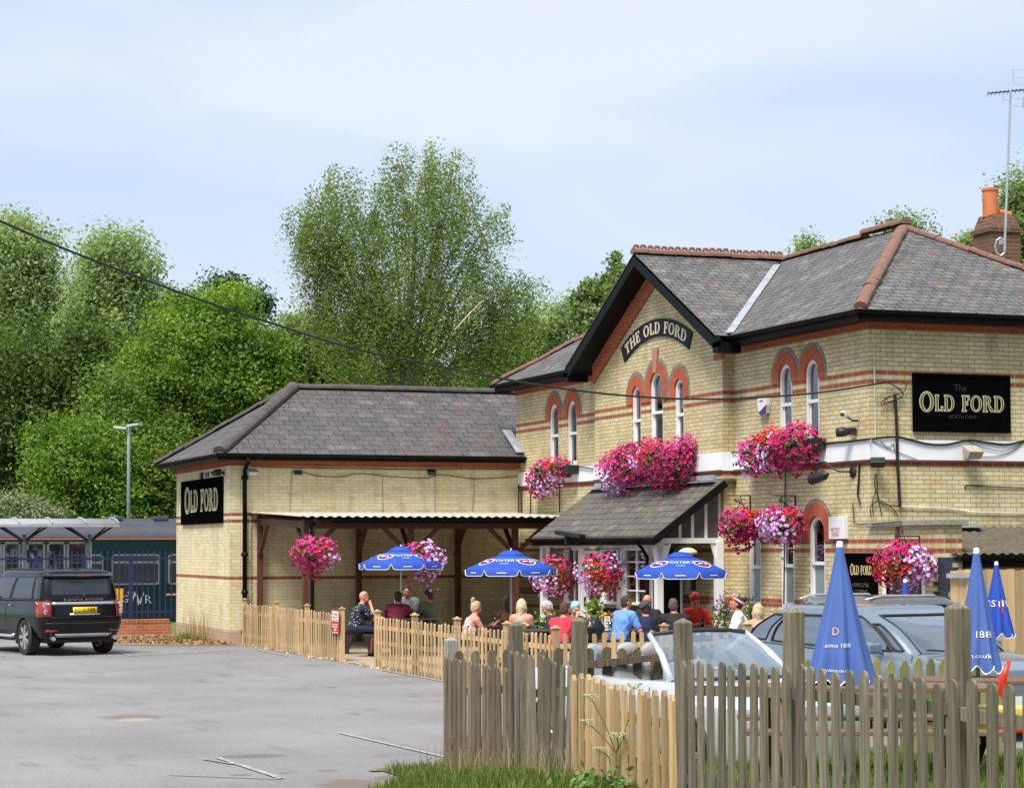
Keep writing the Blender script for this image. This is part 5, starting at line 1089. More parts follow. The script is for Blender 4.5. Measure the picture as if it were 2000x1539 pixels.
# leaf litter and pebbles by the annex corner and under the fence line
def scatter(name, xy, size, m_, tone_=True, flat=True, kind='stuff', label=None, cat=None, zoff=.02):
    n = len(xy); P = np.stack([xy[:, 0], xy[:, 1], bank(xy[:, 0], xy[:, 1])+zoff+rng.uniform(0, .03, n)], 1); N = rng.normal(size=(n, 3))*.5+np.array([0, 0, 1]); org = P.mean(0)
    o = leafquads(name, P, N, size*rng.uniform(.6, 1.3, n), None, m_, rng.uniform(0, 1, n), org=org); o.location = org; o['kind'] = kind; o['label'] = label; o['category'] = cat; return o
M_litter = leaf_mat('dead leaves', (.20, .085, .035), (.42, .26, .13), .1)
xy = np.stack([rng.uniform(-10.2, -7.1, 2600), rng.uniform(16.0, 21.2, 2600)], 1); d_ = rng.uniform(0, 1, 2600); xy = xy[(xy[:, 1] > 15.8+(xy[:, 0]+7.1)*-.95+rng.normal(size=2600)*.35)]
scatter('leaf_litter', xy, .06, M_litter, label='brown dead leaves strewn by the low red wall', cat='leaf litter')
xy = np.stack([rng.uniform(-7.05, -6.7, 260), rng.uniform(4, 15.5, 260)], 1); scatter('fallen_petals', xy, .045, leaf_mat('straw litter', (.42, .30, .17), (.6, .48, .3), .1), label='pale bits of straw along the foot of the picket fence', cat='litter')
# grass blades
M_grass = leaf_mat('grass blades', (.06, .10, .02), (.20, .26, .065), .35); M_dry = leaf_mat('dry grass', (.30, .22, .10), (.45, .36, .19), .3)
def blades(name, xy, h0, h1, m_, w_=.010, lean=.35, label='', cat='grass', z0=0):
    n = len(xy); X = xy[:, 0]; Y = xy[:, 1]; Zb = bank(X, Y)+z0; h = rng.uniform(h0, h1, n); a = rng.uniform(0, 2*np.pi, n); ln = rng.uniform(.05, lean, n)*h
    b = rng.uniform(0, np.pi, n); wx = np.cos(b)*w_*.5; wy = np.sin(b)*w_*.5
    B0_ = np.stack([X-wx, Y-wy, Zb], 1); B1_ = np.stack([X+wx, Y+wy, Zb], 1); mx_ = X+np.cos(a)*ln*.35; my_ = Y+np.sin(a)*ln*.35
    M0 = np.stack([mx_-wx*.7, my_-wy*.7, Zb+h*.6], 1); M1 = np.stack([mx_+wx*.7, my_+wy*.7, Zb+h*.6], 1); T = np.stack([X+np.cos(a)*ln, Y+np.sin(a)*ln, Zb+h], 1)
    org = np.array([X.mean(), Y.mean(), 0]); V = np.stack([B0_, B1_, M1, M0, T], 1).reshape(-1, 3)-org
    me = bpy.data.meshes.new(name); me.vertices.add(5*n); me.vertices.foreach_set('co', V.ravel()); base = np.arange(n)[:, None]*5
    li = np.concatenate([base+np.array([0, 1, 2, 3]), base+np.array([3, 2, 4])], 1).ravel(); me.loops.add(7*n); me.loops.foreach_set('vertex_index', li)
    st = np.stack([np.arange(n)*7, np.arange(n)*7+4], 1).ravel(); lt = np.tile([4, 3], n); me.polygons.add(2*n); me.polygons.foreach_set('loop_start', st); me.polygons.foreach_set('loop_total', lt); me.update(calc_edges=True)
    at = me.attributes.new('tone', 'FLOAT', 'POINT'); at.data.foreach_set('value', np.repeat(rng.uniform(0, 1, n), 5).astype(np.float32)); me.materials.append(m_)
    o = link(name, me); o.location = org; o['kind'] = 'stuff'; o['label'] = label; o['category'] = cat; return o
def region(n, x0, x1, y0, y1, mask=None):
    q = np.stack([rng.uniform(x0, x1, n), rng.uniform(y0, y1, n)], 1)
    if mask: q = q[[mask(a, b) for a, b in q]]
    return q
blades('grass', region(42000, -11.4, -5.4, -22, -11.4, lawn_mask), .04, .11, M_grass, .012, label='mown green lawn behind the weathered picket fence')
blades('grass', region(30000, -14.2, -11.25, -17, -11.5, lawn_mask), .02, .15, M_grass, .012, .6, label='rough grass tufts growing along the foot of the weathered fence')
blades('dry_grass', region(420, -12.0, -11.3, -16, -12.0, lawn_mask), .12, .42, M_dry, .007, .6, label='dry straw coloured stalks among the fence posts')
tuft = lambda cx_, cy_, r_, n: np.stack([rng.normal(cx_, r_, n), rng.normal(cy_, r_, n)], 1)
blades('weed_clump', np.concatenate([tuft(-7.35, 19.0, .14, 36), tuft(-7.3, 18.3, .12, 30)]), .2, .95, M_dry, .018, .3, 'tall dry weeds against the annex end wall', 'weeds')
blades('weed_clump', np.concatenate([tuft(-7.6, 18.6, .25, 260), tuft(-7.3, 19.6, .18, 100)]), .05, .25, M_grass, .016, .8, 'low green weeds at the foot of the annex end wall', 'weeds')
stone = MB(); c = hz(857, 1536); 
bmx = bmesh.new(); bmesh.ops.create_icosphere(bmx, subdivisions=2, radius=.07); stone.add([(c.x+v.co.x*1.3, c.y+v.co.y, c.z+.02+v.co.z*.6) for v in bmx.verts], [[v.index for v in f.verts] for f in bmx.faces]); bmx.free()
solo('stone', stone, MA['concrete'], 'rounded grey stone lying in the grass at the fence end', 'stone', smooth=True, org=c)
# ------------------------------------------------------------------ fences
def wood_mat(name, c1, c2, green=0, sc=(14, 14, .7)):
    m, nd, lk, b = new_mat(name); t = nd.new('ShaderNodeTexCoord'); P = t.outputs['Object']
    oi = nd.new('ShaderNodeObjectInfo'); vm = nd.new('ShaderNodeVectorMath'); vm.operation = 'ADD'; cbn = nd.new('ShaderNodeCombineXYZ')
    k = math_(nd, lk, 'MULTIPLY', oi.outputs['Random'], 50); lk.new(k, cbn.inputs[0]); lk.new(k, cbn.inputs[2]); lk.new(P, vm.inputs[0]); lk.new(cbn.outputs[0], vm.inputs[1]); P = vm.outputs[0]
    g = noise(nd, lk, 3.2, 6, vec=P, sc3=sc, rough=.65)
    c = mixc(nd, lk, ramp(nd, lk, g, .32, .68), c1, c2)
    c = mixc(nd, lk, math_(nd, lk, 'MULTIPLY', ramp(nd, lk, noise(nd, lk, 5, 3, vec=P, sc3=(2, 2, 1)), .68, .74), .7), c, (c1[0]*.4, c1[1]*.35, c1[2]*.3))
    if green: c = mixc(nd, lk, math_(nd, lk, 'MULTIPLY', ramp(nd, lk, noise(nd, lk, 2.2, 5, vec=P, sc3=(3, 3, 1)), .42, .66), green), c, (.14, .14, .065))
    rv = math_(nd, lk, 'ADD', .66, math_(nd, lk, 'MULTIPLY', oi.outputs['Random'], .6)); cc = nd.new('ShaderNodeCombineXYZ')
    for i in range(3): lk.new(rv, cc.inputs[i])
    c = mixc(nd, lk, 1, c, cc.outputs[0], 'MULTIPLY')
    lk.new(c, b.inputs['Base Color']); b.inputs['Roughness'].default_value = .85; bump(nd, lk, b, g, .9, .012); return m
MA['newwood'] = wood_mat('fresh softwood', (.44, .285, .135), (.62, .44, .235))
MA['brightwood'] = wood_mat('new honey softwood', (.40, .255, .12), (.56, .395, .21))
MA['oldwood'] = wood_mat('weathered fence wood', (.075, .058, .04), (.29, .245, .185), .45)
MA['darkwood'] = wood_mat('brown weathered fence wood', (.08, .055, .036), (.25, .185, .125), .4)
MA['greywood'] = wood_mat('pale grey post wood', (.34, .32, .27), (.46, .44, .39), .15)
MA['greenwood'] = wood_mat('algae green fence wood', (.20, .20, .07), (.28, .27, .11), .6)
MA['plankwood'] = wood_mat('orange plank wood', (.48, .32, .15), (.62, .45, .24))
MA['tablewood'] = wood_mat('dark stained table timber', (.035, .022, .018), (.07, .05, .04))
MA['brownbench'] = wood_mat('brown picnic bench timber', (.14, .075, .045), (.24, .15, .10))
def picket_mesh(name, w_, t_, h, top='round', m_=None, var=0):
    mb = MB(); r = w_/2; n = 8; j = lambda: random.uniform(-var, var)
    if top == 'round': pts = [(-r, 0), (r, 0), (r, h-r)]+[(r*math.cos(math.pi*k/n), h-r+r*math.sin(math.pi*k/n)) for k in range(1, n)]+[(-r, h-r)]
    elif top == 'point': pts = [(-r, 0), (r, 0), (r, h-r*1.2), (r*.35, h), (-r*.35, h), (-r, h-r*1.2)]
    else: pts = [(-r, 0), (r, 0), (r, h), (-r, h)]
    mb.prism([(a+j(), b+j()) for a, b in pts], lambda s, z, d: Vector((s, d, z)), -t_/2, t_/2)
    return mb.mesh(name, m_)
def fence_run(root, p0, p1, spacing, hfun, w_, t_, m_, rails, side, railm=None, top='round', rw=.035, rh=.07, skip=None, lean=.012, off=0, nvar=5, zfun=None, rrange=(0, 1), var=.0, hv=.008):
    """pickets from p0 to p1 (xy); rails at heights on the given side (normal vector sign)"""
    p0 = Vector((p0[0], p0[1], 0)); p1 = Vector((p1[0], p1[1], 0)); d = (p1-p0); L = d.length; dn = d.normalized(); nrm = Vector((-dn.y, dn.x, 0))*side
    ang = math.atan2(dn.y, dn.x); base = wloc(root); n = int(L/spacing); zf = zfun or (lambda x, y: 0)
    hs = [hfun(0), hfun(.5), hfun(1)]; cache = {}
    for i in range(n):
        s = (i+.5)/n
        if skip and skip(s*L): continue
        q = p0+d*s; h = round(hfun(s), 1 if False else 2)+random.choice((-hv, 0, hv, -hv*2.2, hv*2)); k = (h, i % nvar)
        if k not in cache: cache[k] = picket_mesh('picket', w_*random.uniform(.94, 1.06), t_, h, top, m_, var)
        o = link('picket', cache[k], root); o.location = Vector((q.x, q.y, zf(q.x, q.y)))-base+nrm*0; o.rotation_euler = (random.uniform(-lean, lean), random.uniform(-lean, lean)*1.4, ang)
    for rz in rails:
        a = p0.lerp(p1, rrange[0])+nrm*(t_/2+rw/2+.003); b = p0.lerp(p1, rrange[1])+nrm*(t_/2+rw/2+.003); mb = MB()
        za, zb_ = (rz if not callable(rz) else rz(0)), (rz if not callable(rz) else rz(1))
        mb.bar((a.x, a.y, zf(a.x, a.y)+za), (b.x, b.y, zf(b.x, b.y)+zb_), rw, rh); part('rail', mb, railm or m_, root)
def fpost(root, x, y, z0, z1, w_, m_, cap=None, ang=0, lean=(0, 0), pyr=True):
    mb = MB(); h = z1-z0; r = w_/2
    if cap: mb.box(-r, r, -r, r, 0, h-.03)
    else: mb.add([(-r, -r, 0), (r, -r, 0), (r, r, 0), (-r, r, 0), (-r, -r, h-.035), (r, -r, h-.035), (r, r, h-.035), (-r, r, h-.035), (0, 0, h)], [(3, 2, 1, 0), (0, 1, 5, 4), (1, 2, 6, 5), (2, 3, 7, 6), (3, 0, 4, 7), (4, 5, 8), (5, 6, 8), (6, 7, 8), (7, 4, 8)])
    o = part('post', mb, m_, root, world=False, bevel=.006); o.location = Vector((x, y, z0))-wloc(root); o.rotation_euler = (lean[0], lean[1], ang)
    if cap:
        c = MB(); c.box(-r-.015, r+.015, -r-.015, r+.015, h-.03, h-.008); c.lathe([(r*.8, h-.01), (r*.7, h+.012), (0, h+.02)], n=12); k = part('post_cap', c, cap, o, world=False, bevel=.004)
    return o
FX = -6.78
def fy(u, v=1200, x=FX): return hx(u, v, x).y
g1 = thing('picket_fence', 'pale new picket fence between the annex downpipe and the gate gap', 'fence', (FX, 12, 0))
yy = [fy(478), fy(540), fy(600), fy(668)]
for y in yy: fpost(g1, FX, y, 0, 1.03, .09, MA['newwood'], MA['newwood'])
fence_run(g1, (FX-.06, yy[0]), (FX-.06, yy[3]), .172, lambda s: .92, .062, .018, MA['newwood'], (.22, .72), 1)
g2 = thing('picket_fence', 'pale new picket fence right of the gate gap in front of the tables', 'fence', (FX, 4, 0))
yy2 = [fy(737), fy(810), fy(893), fy(990), fy(1085)]
for y in yy2: fpost(g2, FX, y, 0, 1.04, .095, MA['newwood'], MA['newwood'])
fence_run(g2, (FX-.06, yy2[0]), (FX-.06, yy2[-1]), .178, lambda s: .92, .062, .018, MA['newwood'], (.2, .47, .74), 1)
ycn = yy2[-1]
g3 = thing('picket_fence', 'short new picket fence behind the silver convertible', 'fence', (-5, ycn, 0))
xs_ = [hy(u, 1220, ycn).x for u in (1195, 1297, 1460)]
for x in xs_[1:]: fpost(g3, x, ycn, 0, 1.05, .095, MA['newwood'], MA['newwood'])
fence_run(g3, (FX+.05, ycn-.06), (xs_[2], ycn-.06), .145, lambda s: .95, .06, .018, MA['newwood'], (.2, .76), 1)
# roadside fence
RXF = lambda y: -11.46-.039*(-11.77-y)
def ry(u): 
    y = -14
    for _ in range(6): y = hx(u, 1300, RXF(y)).y
    return y
pu = [(877, 1.32, 'greywood', 0), (1003, 1.53, 'oldwood', .0), (1127, 1.62, 'oldwood', 0), (1336, 1.68, 'oldwood', -.02), (1540, 1.80, 'oldwood', .015), (1865, 1.88, 'oldwood', 0), (2260, 1.95, 'oldwood', 0)]
py_ = [ry(p[0]) for p in pu]
f1 = thing('roadside_fence', 'weathered greenish picket fence with tall posts across the foreground', 'fence', (RXF(-16), -16, 0))
for (u, h, mm, ln), y in zip(pu, py_): fpost(f1, RXF(y)+.02, y, bz(RXF(y), y)-.15, h, .105 if u > 900 else .115, MA[mm], None, .03, (0, ln*1.0))
bzf = lambda x, y: bz(x, y)-.02
def rf(a, b): return (RXF(a)-.055, a), (RXF(b)-.055, b)
P = [rf(py_[i], py_[i+1]) for i in range(6)]
z0_ = lambda i: bz(RXF(py_[i]), py_[i])
def hseg(za, zb_, i): return lambda s: (za+(zb_-za)*s)-(z0_(i)+(z0_(i+1)-z0_(i))*s)+.02
fence_run(f1, *P[0], .150, hseg(1.16, 1.14, 0), .085, .02, MA['darkwood'], (.3, .8), 1, MA['darkwood'], zfun=bzf, nvar=3, lean=.01)
fence_run(f1, *P[1], .150, hseg(1.28, 1.22, 1), .085, .02, MA['oldwood'], (.25, .75), 1, zfun=bzf, nvar=3, lean=.02)
fence_run(f1, *P[3], .170, hseg(1.37, 1.42, 3), .088, .02, MA['oldwood'], (.2, .82), 1, zfun=bzf, nvar=4, lean=.008)
fence_run(f1, *P[4], .170, hseg(1.43, 1.44, 4), .088, .02, MA['oldwood'], (.2, .82), 1, zfun=bzf, nvar=4, lean=.012)
fence_run(f1, *P[5], .172, hseg(1.45, 1.5, 5), .088, .02, MA['oldwood'], (.2, .8), 1, zfun=bzf, nvar=4, lean=.01)
f2 = thing('fence_repair', 'newer honey coloured picket panel set low between two weathered posts', 'fence', (RXF(-15), -15, 0))
fence_run(f2, *P[2], .150, hseg(1.17, 1.13, 2), .07, .03, MA['brightwood'], (lambda s: .62-.06*s, lambda s: .42-.14*s, .1), 1, top='point', zfun=bzf, nvar=3, lean=.01)
# old wide-picket panel behind, parallel to the picture
f3 = thing('wide_picket_panel', 'short brown panel of wide round topped pickets behind the roadside fence', 'fence', (-10.5, -12.2, 0))
ya = -12.15; xa_ = hy(880, 1280, ya).x; xb_ = hy(1262, 1280, ya).x
fence_run(f3, (xa_, ya), (xb_, ya), .165, lambda s: 1.2, .085, .022, MA['darkwood'], (.35,), 1, nvar=3)
mb = MB(); x1_ = hy(1140, 1300, ya).x; x2_ = hy(1300, 1297, ya).x; mb.bar((x1_-.15, ya-.04, 1.03), (x2_, ya-.04, 1.10), .03, .065); part('rail', mb, MA['darkwood'], f3)
xx = hy(1287, 1290, ya).x; fpost(f3, xx, ya+.06, 0, 1.17, .10, MA['darkwood'])
# green pointed fence in front of the hatchback
f4 = thing('green_picket_fence', 'low algae green picket fence with pointed tops in front of the grey hatchback', 'fence', (-6.9, -12.6, 0))
yg = -12.9; xa_ = hy(1565, 1320, yg).x; xb_ = hy(1960, 1320, yg).x
fence_run(f4, (xa_, yg), (xb_, yg), .15, lambda s: 1.06-bz(-7, yg), .095, .022, MA['greenwood'], (.3, .78), 1, top='point', nvar=3, zfun=lambda x, y: bz(x, y))
# plank fence by the outhouse
f5 = thing('plank_fence', 'tall fence of vertical orange brown planks below the outhouse', 'fence', (2, -3.4, 0))
xp = hy(1858, 1200, -3.4).x; n = 34
for i in range(n):
    mb = MB(); x = xp+i*.125; mb.box(x, x+.122, -3.41+.012*(i % 2), -3.385+.012*(i % 2), 0, 1.80+.01*(i % 3)); part('plank', mb, MA['plankwood'], f5)
mb = MB(); mb.box(xp, xp+n*.125, -3.385+.03, -3.33, 1.4, 1.48); part('rail', mb, MA['plankwood'], f5)
b_ = MB(); p = hy(1850, 1124, -3.45); b_.bar(p, p+Vector((.5, 0, 0)), .04, .07); part('strap', b_, MA['steel'], f5)
# weeds: cow parsley in the foreground
M_umb = mat('pale green umbel', (.52, .55, .30), .8)
pars = thing('cow_parsley', 'tall pale flowered cow parsley stalks in front of the honey coloured panel', 'weed', (-11.9, -14.6, bz(-11.9, -14.6)))
mb = MB(); hb = []
yq = -15.2
for (u, v, u2, v2) in ((1203, 1470, 1155, 1363), (1203, 1470, 1150, 1412), (1190, 1480, 1172, 1466), (1203, 1470, 1205, 1438), (1222, 1420, 1238, 1340), (1203, 1470, 1222, 1420), (1195, 1535, 1203, 1470), (1190, 1540, 1190, 1480)):
    a = hd(u, v, 16.2); b = hd(u2, v2, 16.15); mid = a.lerp(b, .5)+RT*.015; mb.tube([a, mid, b], .0045, 5)
    if v2 < 1468 and (u2, v2) != (1222, 1420): hb.append(b)
part('stalk', mb, mat('green stalk', (.16, .2, .06), .7), pars)
for b in hb:
    mb = MB()
    for k in range(26):
        a = random.random()*6.28; r = .075*math.sqrt(random.random()); c = b+Vector((r*math.cos(a), r*math.sin(a), .03-.1*r)); s = .009
        mb.add([c+Vector((-s, -s, 0)), c+Vector((s, -s, .003)), c+Vector((s, s, 0)), c+Vector((-s, s, .003))], [(0, 1, 2, 3)]); mb.tube([b-Vector((0, 0, .03)), c], .0015, 3, cap=False)
    part('umbel', mb, M_umb, pars)
nn = 260; PP = np.array(hd(1195, 1535, 16.1))+rng.normal(size=(nn, 3))*np.array([.17, .2, .06]); PP[:, 2] = np.maximum(PP[:, 2], .2)
leafquads('leaves', PP, rng.normal(size=(nn, 3))+np.array([0, 0, .8]), rng.uniform(.03, .06, nn), pars, leaf_mat('weed leaves', (.07, .14, .03), (.2, .32, .08), .3), rng.uniform(0, 1, nn))
# ------------------------------------------------------------------ picnic tables
def picnic(loc, rz, label, m_, L=1.6, parts_=True, group='picnic tables'):
    t = thing('picnic_table', label, 'picnic table', loc, rz, group)
    m = MB()
    for k in range(5): m.box(-L/2, L/2, -.34+k*.14, -.34+k*.14+.125, .72, .755)
    part('tabletop', m, m_, t, world=False, bevel=.005)
    for s in (-1, 1):
        m = MB(); y = s*.72
        for k in range(2): m.box(-L/2, L/2, y-.13+k*.135, y-.13+k*.135+.12, .42, .455)
        part('bench_seat', m, m_, t, world=False, bevel=.005)
    for sx in (-1, 1):
        x = sx*(L/2-.28)
        for s in (-1, 1):
            m = MB(); m.bar((x, s*.22, .72), (x, s*.62, 0), .045, .1, up=(1, 0, 0)); part('leg', m, m_, t, world=False)
        m = MB(); m.bar((x+.05, -.84, .40), (x+.05, .84, .40), .04, .09); m.bar((x+.05, -.34, .69), (x+.05, .34, .69), .04, .07); part('crossbar', m, m_, t, world=False)
    return t
tb1 = (pa.x, pa.y); picnic((pa.x, pa.y, 0), heading(0)+.12, 'dark picnic table under the leftmost open parasol', MA['tablewood'])
picnic((pb.x, pb.y, 0), heading(0), 'dark picnic table under the middle open parasol', MA['tablewood'])
q = hd(1110, 1220, 37.2); picnic((q.x, q.y, 0), heading(0), 'dark picnic table between the grey haired man and the man in red', MA['tablewood'])
q = hd(1240, 1225, 38.3); picnic((q.x, q.y, 0), heading(90), 'dark picnic table behind the man in the pale blue polo shirt', MA['tablewood'], 1.3)
picnic((pc.x+.1, pc.y+.35, 0), heading(0), 'dark picnic table under the open parasol by the porch', MA['tablewood'])
q = hd(1690, 1400, 17.3); z = bz(q.x, q.y); picnic((q.x, q.y, z), heading(4), 'brown picnic table on the lawn behind the roadside fence', MA['brownbench'], 2.0)
q = hd(1960, 1400, 18.6); picnic((q.x, q.y, bz(q.x, q.y)), heading(8), 'brown picnic table on the lawn at the right edge', MA['brownbench'], 1.5)
bn = thing('bench', 'black slab ended bench inside the gate gap', 'bench', (*hz(702, 1277)[:2], 0), heading(0))
m = MB(); m.box(-.34, .34, -.16, .16, .44, .48); part('seat', m, MA['tablewood'], bn, world=False, bevel=.005)
for s in (-1, 1):
    m = MB(); m.add([(s*.3-.10, -.14, 0), (s*.3+.06, -.14, 0), (s*.2+.10, -.14, .44), (s*.2-.10, -.14, .44), (s*.3-.10, .14, 0), (s*.3+.06, .14, 0), (s*.2+.10, .14, .44), (s*.2-.10, .14, .44)], [(0, 1, 2, 3), (7, 6, 5, 4), (0, 4, 5, 1), (1, 5, 6, 2), (2, 6, 7, 3), (3, 7, 4, 0)]); part('leg', m, MA['tablewood'], bn, world=False)
# red and yellow toy slide
ts = thing('toy_slide', 'red and yellow plastic play toy on the lawn at the right edge', 'toy', (*hd(1950, 1440, 17.6)[:2], bz(-8, -15.5)), heading(0))
M_yel = mat('yellow plastic', (.72, .50, .10), .4, var=.03); M_redp = mat('red plastic', (.65, .03, .01), .35, var=.03)
m = MB(); m.box(-.25, .45, -.12, .12, .50, .58); m.box(-.25, -.1, -.12, .12, .38, .5); part('yellow_rail', m, M_yel, ts, world=False, bevel=.02)
m = MB(); m.box(-.02, .45, -.1, .1, .36, .49); part('red_panel', m, M_redp, ts, world=False, bevel=.02)
m = MB(); m.tube([(.1, 0, .58), (.04, 0, .68), (.04, 0, .8), (.1, 0, .95)], [.02, .035, .035, .015], 10); part('red_handle', m, M_redp, ts, world=False, smooth=True)
for s in (-1, 1): m = MB(); m.bar((s*.2+.1, 0, .38), (s*.34+.1, 0, 0), .06, .08); part('leg', m, MA['black'], ts, world=False)
# fence notice
fn_ = thing('fence_sign', 'small white and red warning notice on the gate post of the picket fence', 'sign', (FX-.1, yy[3]+.2, .7))
ys0 = hx(662, 1230, FX-.09).y; ys1 = hx(648, 1230, FX-.09).y; zt_ = hx(655, 1190, FX-.09).z; zb_ = hx(655, 1237, FX-.09).z; PFs = plane((FX-.085, 0, 0), (0, 1, 0), (-1, 0, 0)); zm = zb_+(zt_-zb_)*.5
m = MB(); m.prism(rect(ys0, ys1, zb_, zt_), PFs, 0, .008); part('backing', m, M_lred if 0 else MA['redprint'], fn_)
m = MB(); m.prism(rect(ys0+.02, ys1-.02, zm, zt_-.03), PFs, .009, .011); part('white_panel', m, MA['white'], fn_)
yc_ = (ys0+ys1)/2
for s, z, q, mm in (('PLEASE', zt_-.09, .05, MA['redprint']), ('SHUT', zt_-.15, .05, MA['redprint']), ('GATE', zt_-.21, .05, MA['redprint']), ('DOGS ON', zm-.06, .035, M_lwhite), ('NO DRINKS', zm-.105, .033, M_lwhite), ('30', zm-.16, .06, M_lwhite), ('THANK YOU', zm-.215, .03, M_lwhite)):
    text_obj('lettering', s, q, PFs(yc_, z, .0125), (0, -1, 0), (0, 0, 1), mm, fn_, width=(ys1-ys0)*(.7 if len(s) > 2 else .35))
# planter box with sign and herbs by the blue polo shirt
pl = hd(1160, 1215, 36.9); tp = thing('potted_shrub', 'leafy green potted plant with orange flowers beside the black rucksack', 'potted plant', (pl.x, pl.y, .75))
m = MB(); m.lathe([(0, 0), (.09, 0), (.13, .2), (.12, .2), (0, .18)], (0, 0, 0), n=14); part('pot', m, MA['terracotta'], tp, world=False)
nn = 420; PP = rng.normal(size=(nn, 3))*np.array([.07, .07, .09])+np.array([0, 0, .36]); leafquads('foliage', PP, rng.normal(size=(nn, 3)), rng.uniform(.03, .06, nn), tp, leaf_mat('herb leaves', (.08, .15, .03), (.28, .38, .10), .3), rng.uniform(0, 1, nn), world=False)
nn = 60; PP = rng.normal(size=(nn, 3))*np.array([.1, .08, .05])+np.array([.12, -.1, .2]); leafquads('orange_flowers', PP, rng.normal(size=(nn, 3)), rng.uniform(.03, .05, nn), tp, leaf_mat('orange petals', (.75, .30, .02), (.85, .5, .05), .1), rng.uniform(0, 1, nn), world=False)
c = hd(1186, 1212, 36.6); m = MB(); m.box(-.045, .045, -.01, .01, 0, .24); 
for k in range(4): m.box(-.03, .03, -.013, -.0101, .03+k*.055, .06+k*.055, 1)
o = solo('menu_stand', m, [MA['pvcwhite'], MA['greyprint']], 'small white printed menu stand beside the potted plant', 'menu stand', org=(0, 0, 0)); o.location = (c.x, c.y, .76); o.rotation_euler = (0, 0, heading(0))
c = hd(1160, 1235, 36.2); m = MB(); bmx = bmesh.new(); bmesh.ops.create_icosphere(bmx, subdivisions=4, radius=1)
m.add([(v.co.x*.19*(1+.08*math.sin(v.co.z*9)), v.co.y*.13, v.co.z*.20*(1+.06*math.sin(v.co.x*8+1))) for v in bmx.verts], [[v.index for v in f.verts] for f in bmx.faces]); bmx.free(); m.tube([(-.08, -.1, .15), (-.1, -.16, .02), (-.08, -.12, -.15)], .015, 6)
o = solo('rucksack', m, mat('shiny black nylon', (.010, .011, .013), .28), 'shiny black rucksack on the bench beside the potted plant', 'bag', smooth=True, org=(0, 0, 0)); o.location = (c.x, c.y, .78)
# drinks on the tables
M_beer = mat('amber beer', (.45, .18, .02), .1); M_clear = glass_mat('drinking glass', (.85, .88, .88), .9)
def glass_of(p, m_, label, h=.15):
    m = MB(); m.lathe([(0, 0), (.03, 0), (.04, h), (.037, h), (.028, .01)], (0, 0, 0), n=14); m.lathe([(.0, .012), (.027, .012), (.034, h*.75), (0, h*.75)], (0, 0, 0), n=14, mi=1)
    o = solo('glass', m, [M_clear, m_], label, 'glass', 'drinks on the tables', smooth=True, org=(0, 0, 0)); o.location = p
for u, D, mm, lab in ((800, 43.6, M_beer, 'amber beer glass on the table of the man in maroon'), (968, 39.4, M_clear, 'clear glass before the blonde woman in a patterned top'), (1192, 36.5, M_clear, 'tall clear glass beside the small white menu stand'), (1372, 37.8, M_beer, 'amber drink in front of the woman in red'), (1085, 36.9, M_beer, 'amber glass on the table of the grey haired man')):
    c = hd(u, 1210, D); glass_of((c.x, c.y, .757), mm, lab)
# hinged barrel planters near the porch
for u, D, lab, cols in ((1416, 39.9, 'purple pansies in a tub beside the porch post', (.25, .08, .45)), (1465, 39.9, 'white petunias in a tub by the brick wall', (.8, .8, .8)), (1068, 37.8, 'lime green herb in a pot on the table beside the old man', (.25, .45, .05))):
    c = hd(u, 1205, D); t = thing('flower_tub', lab, 'planter', (c.x, c.y, 0)); hh = 1.0 if D > 39 else .78; m = MB(); m.lathe([(0, 0), (.14, 0), (.18, hh*.6), (.16, hh*.6), (0, hh*.55)], n=16); part('tub', m, MA['brown_wood'], t, world=False)
    nn = 350; PP = rng.normal(size=(nn, 3))*np.array([.12, .12, .14])+np.array([0, 0, hh-.1]); leafquads('foliage', PP, rng.normal(size=(nn, 3)), rng.uniform(.03, .06, nn), t, M_leafb, rng.uniform(0, 1, nn), world=False)
    nn = 60; PP = rng.normal(size=(nn, 3))*np.array([.13, .13, .13])+np.array([0, 0, hh]); leafquads('blossoms', PP, rng.normal(size=(nn, 3)), rng.uniform(.04, .06, nn), t, leaf_mat(lab[:6]+' petals', cols, cols, .1), rng.uniform(0, 1, nn), world=False)
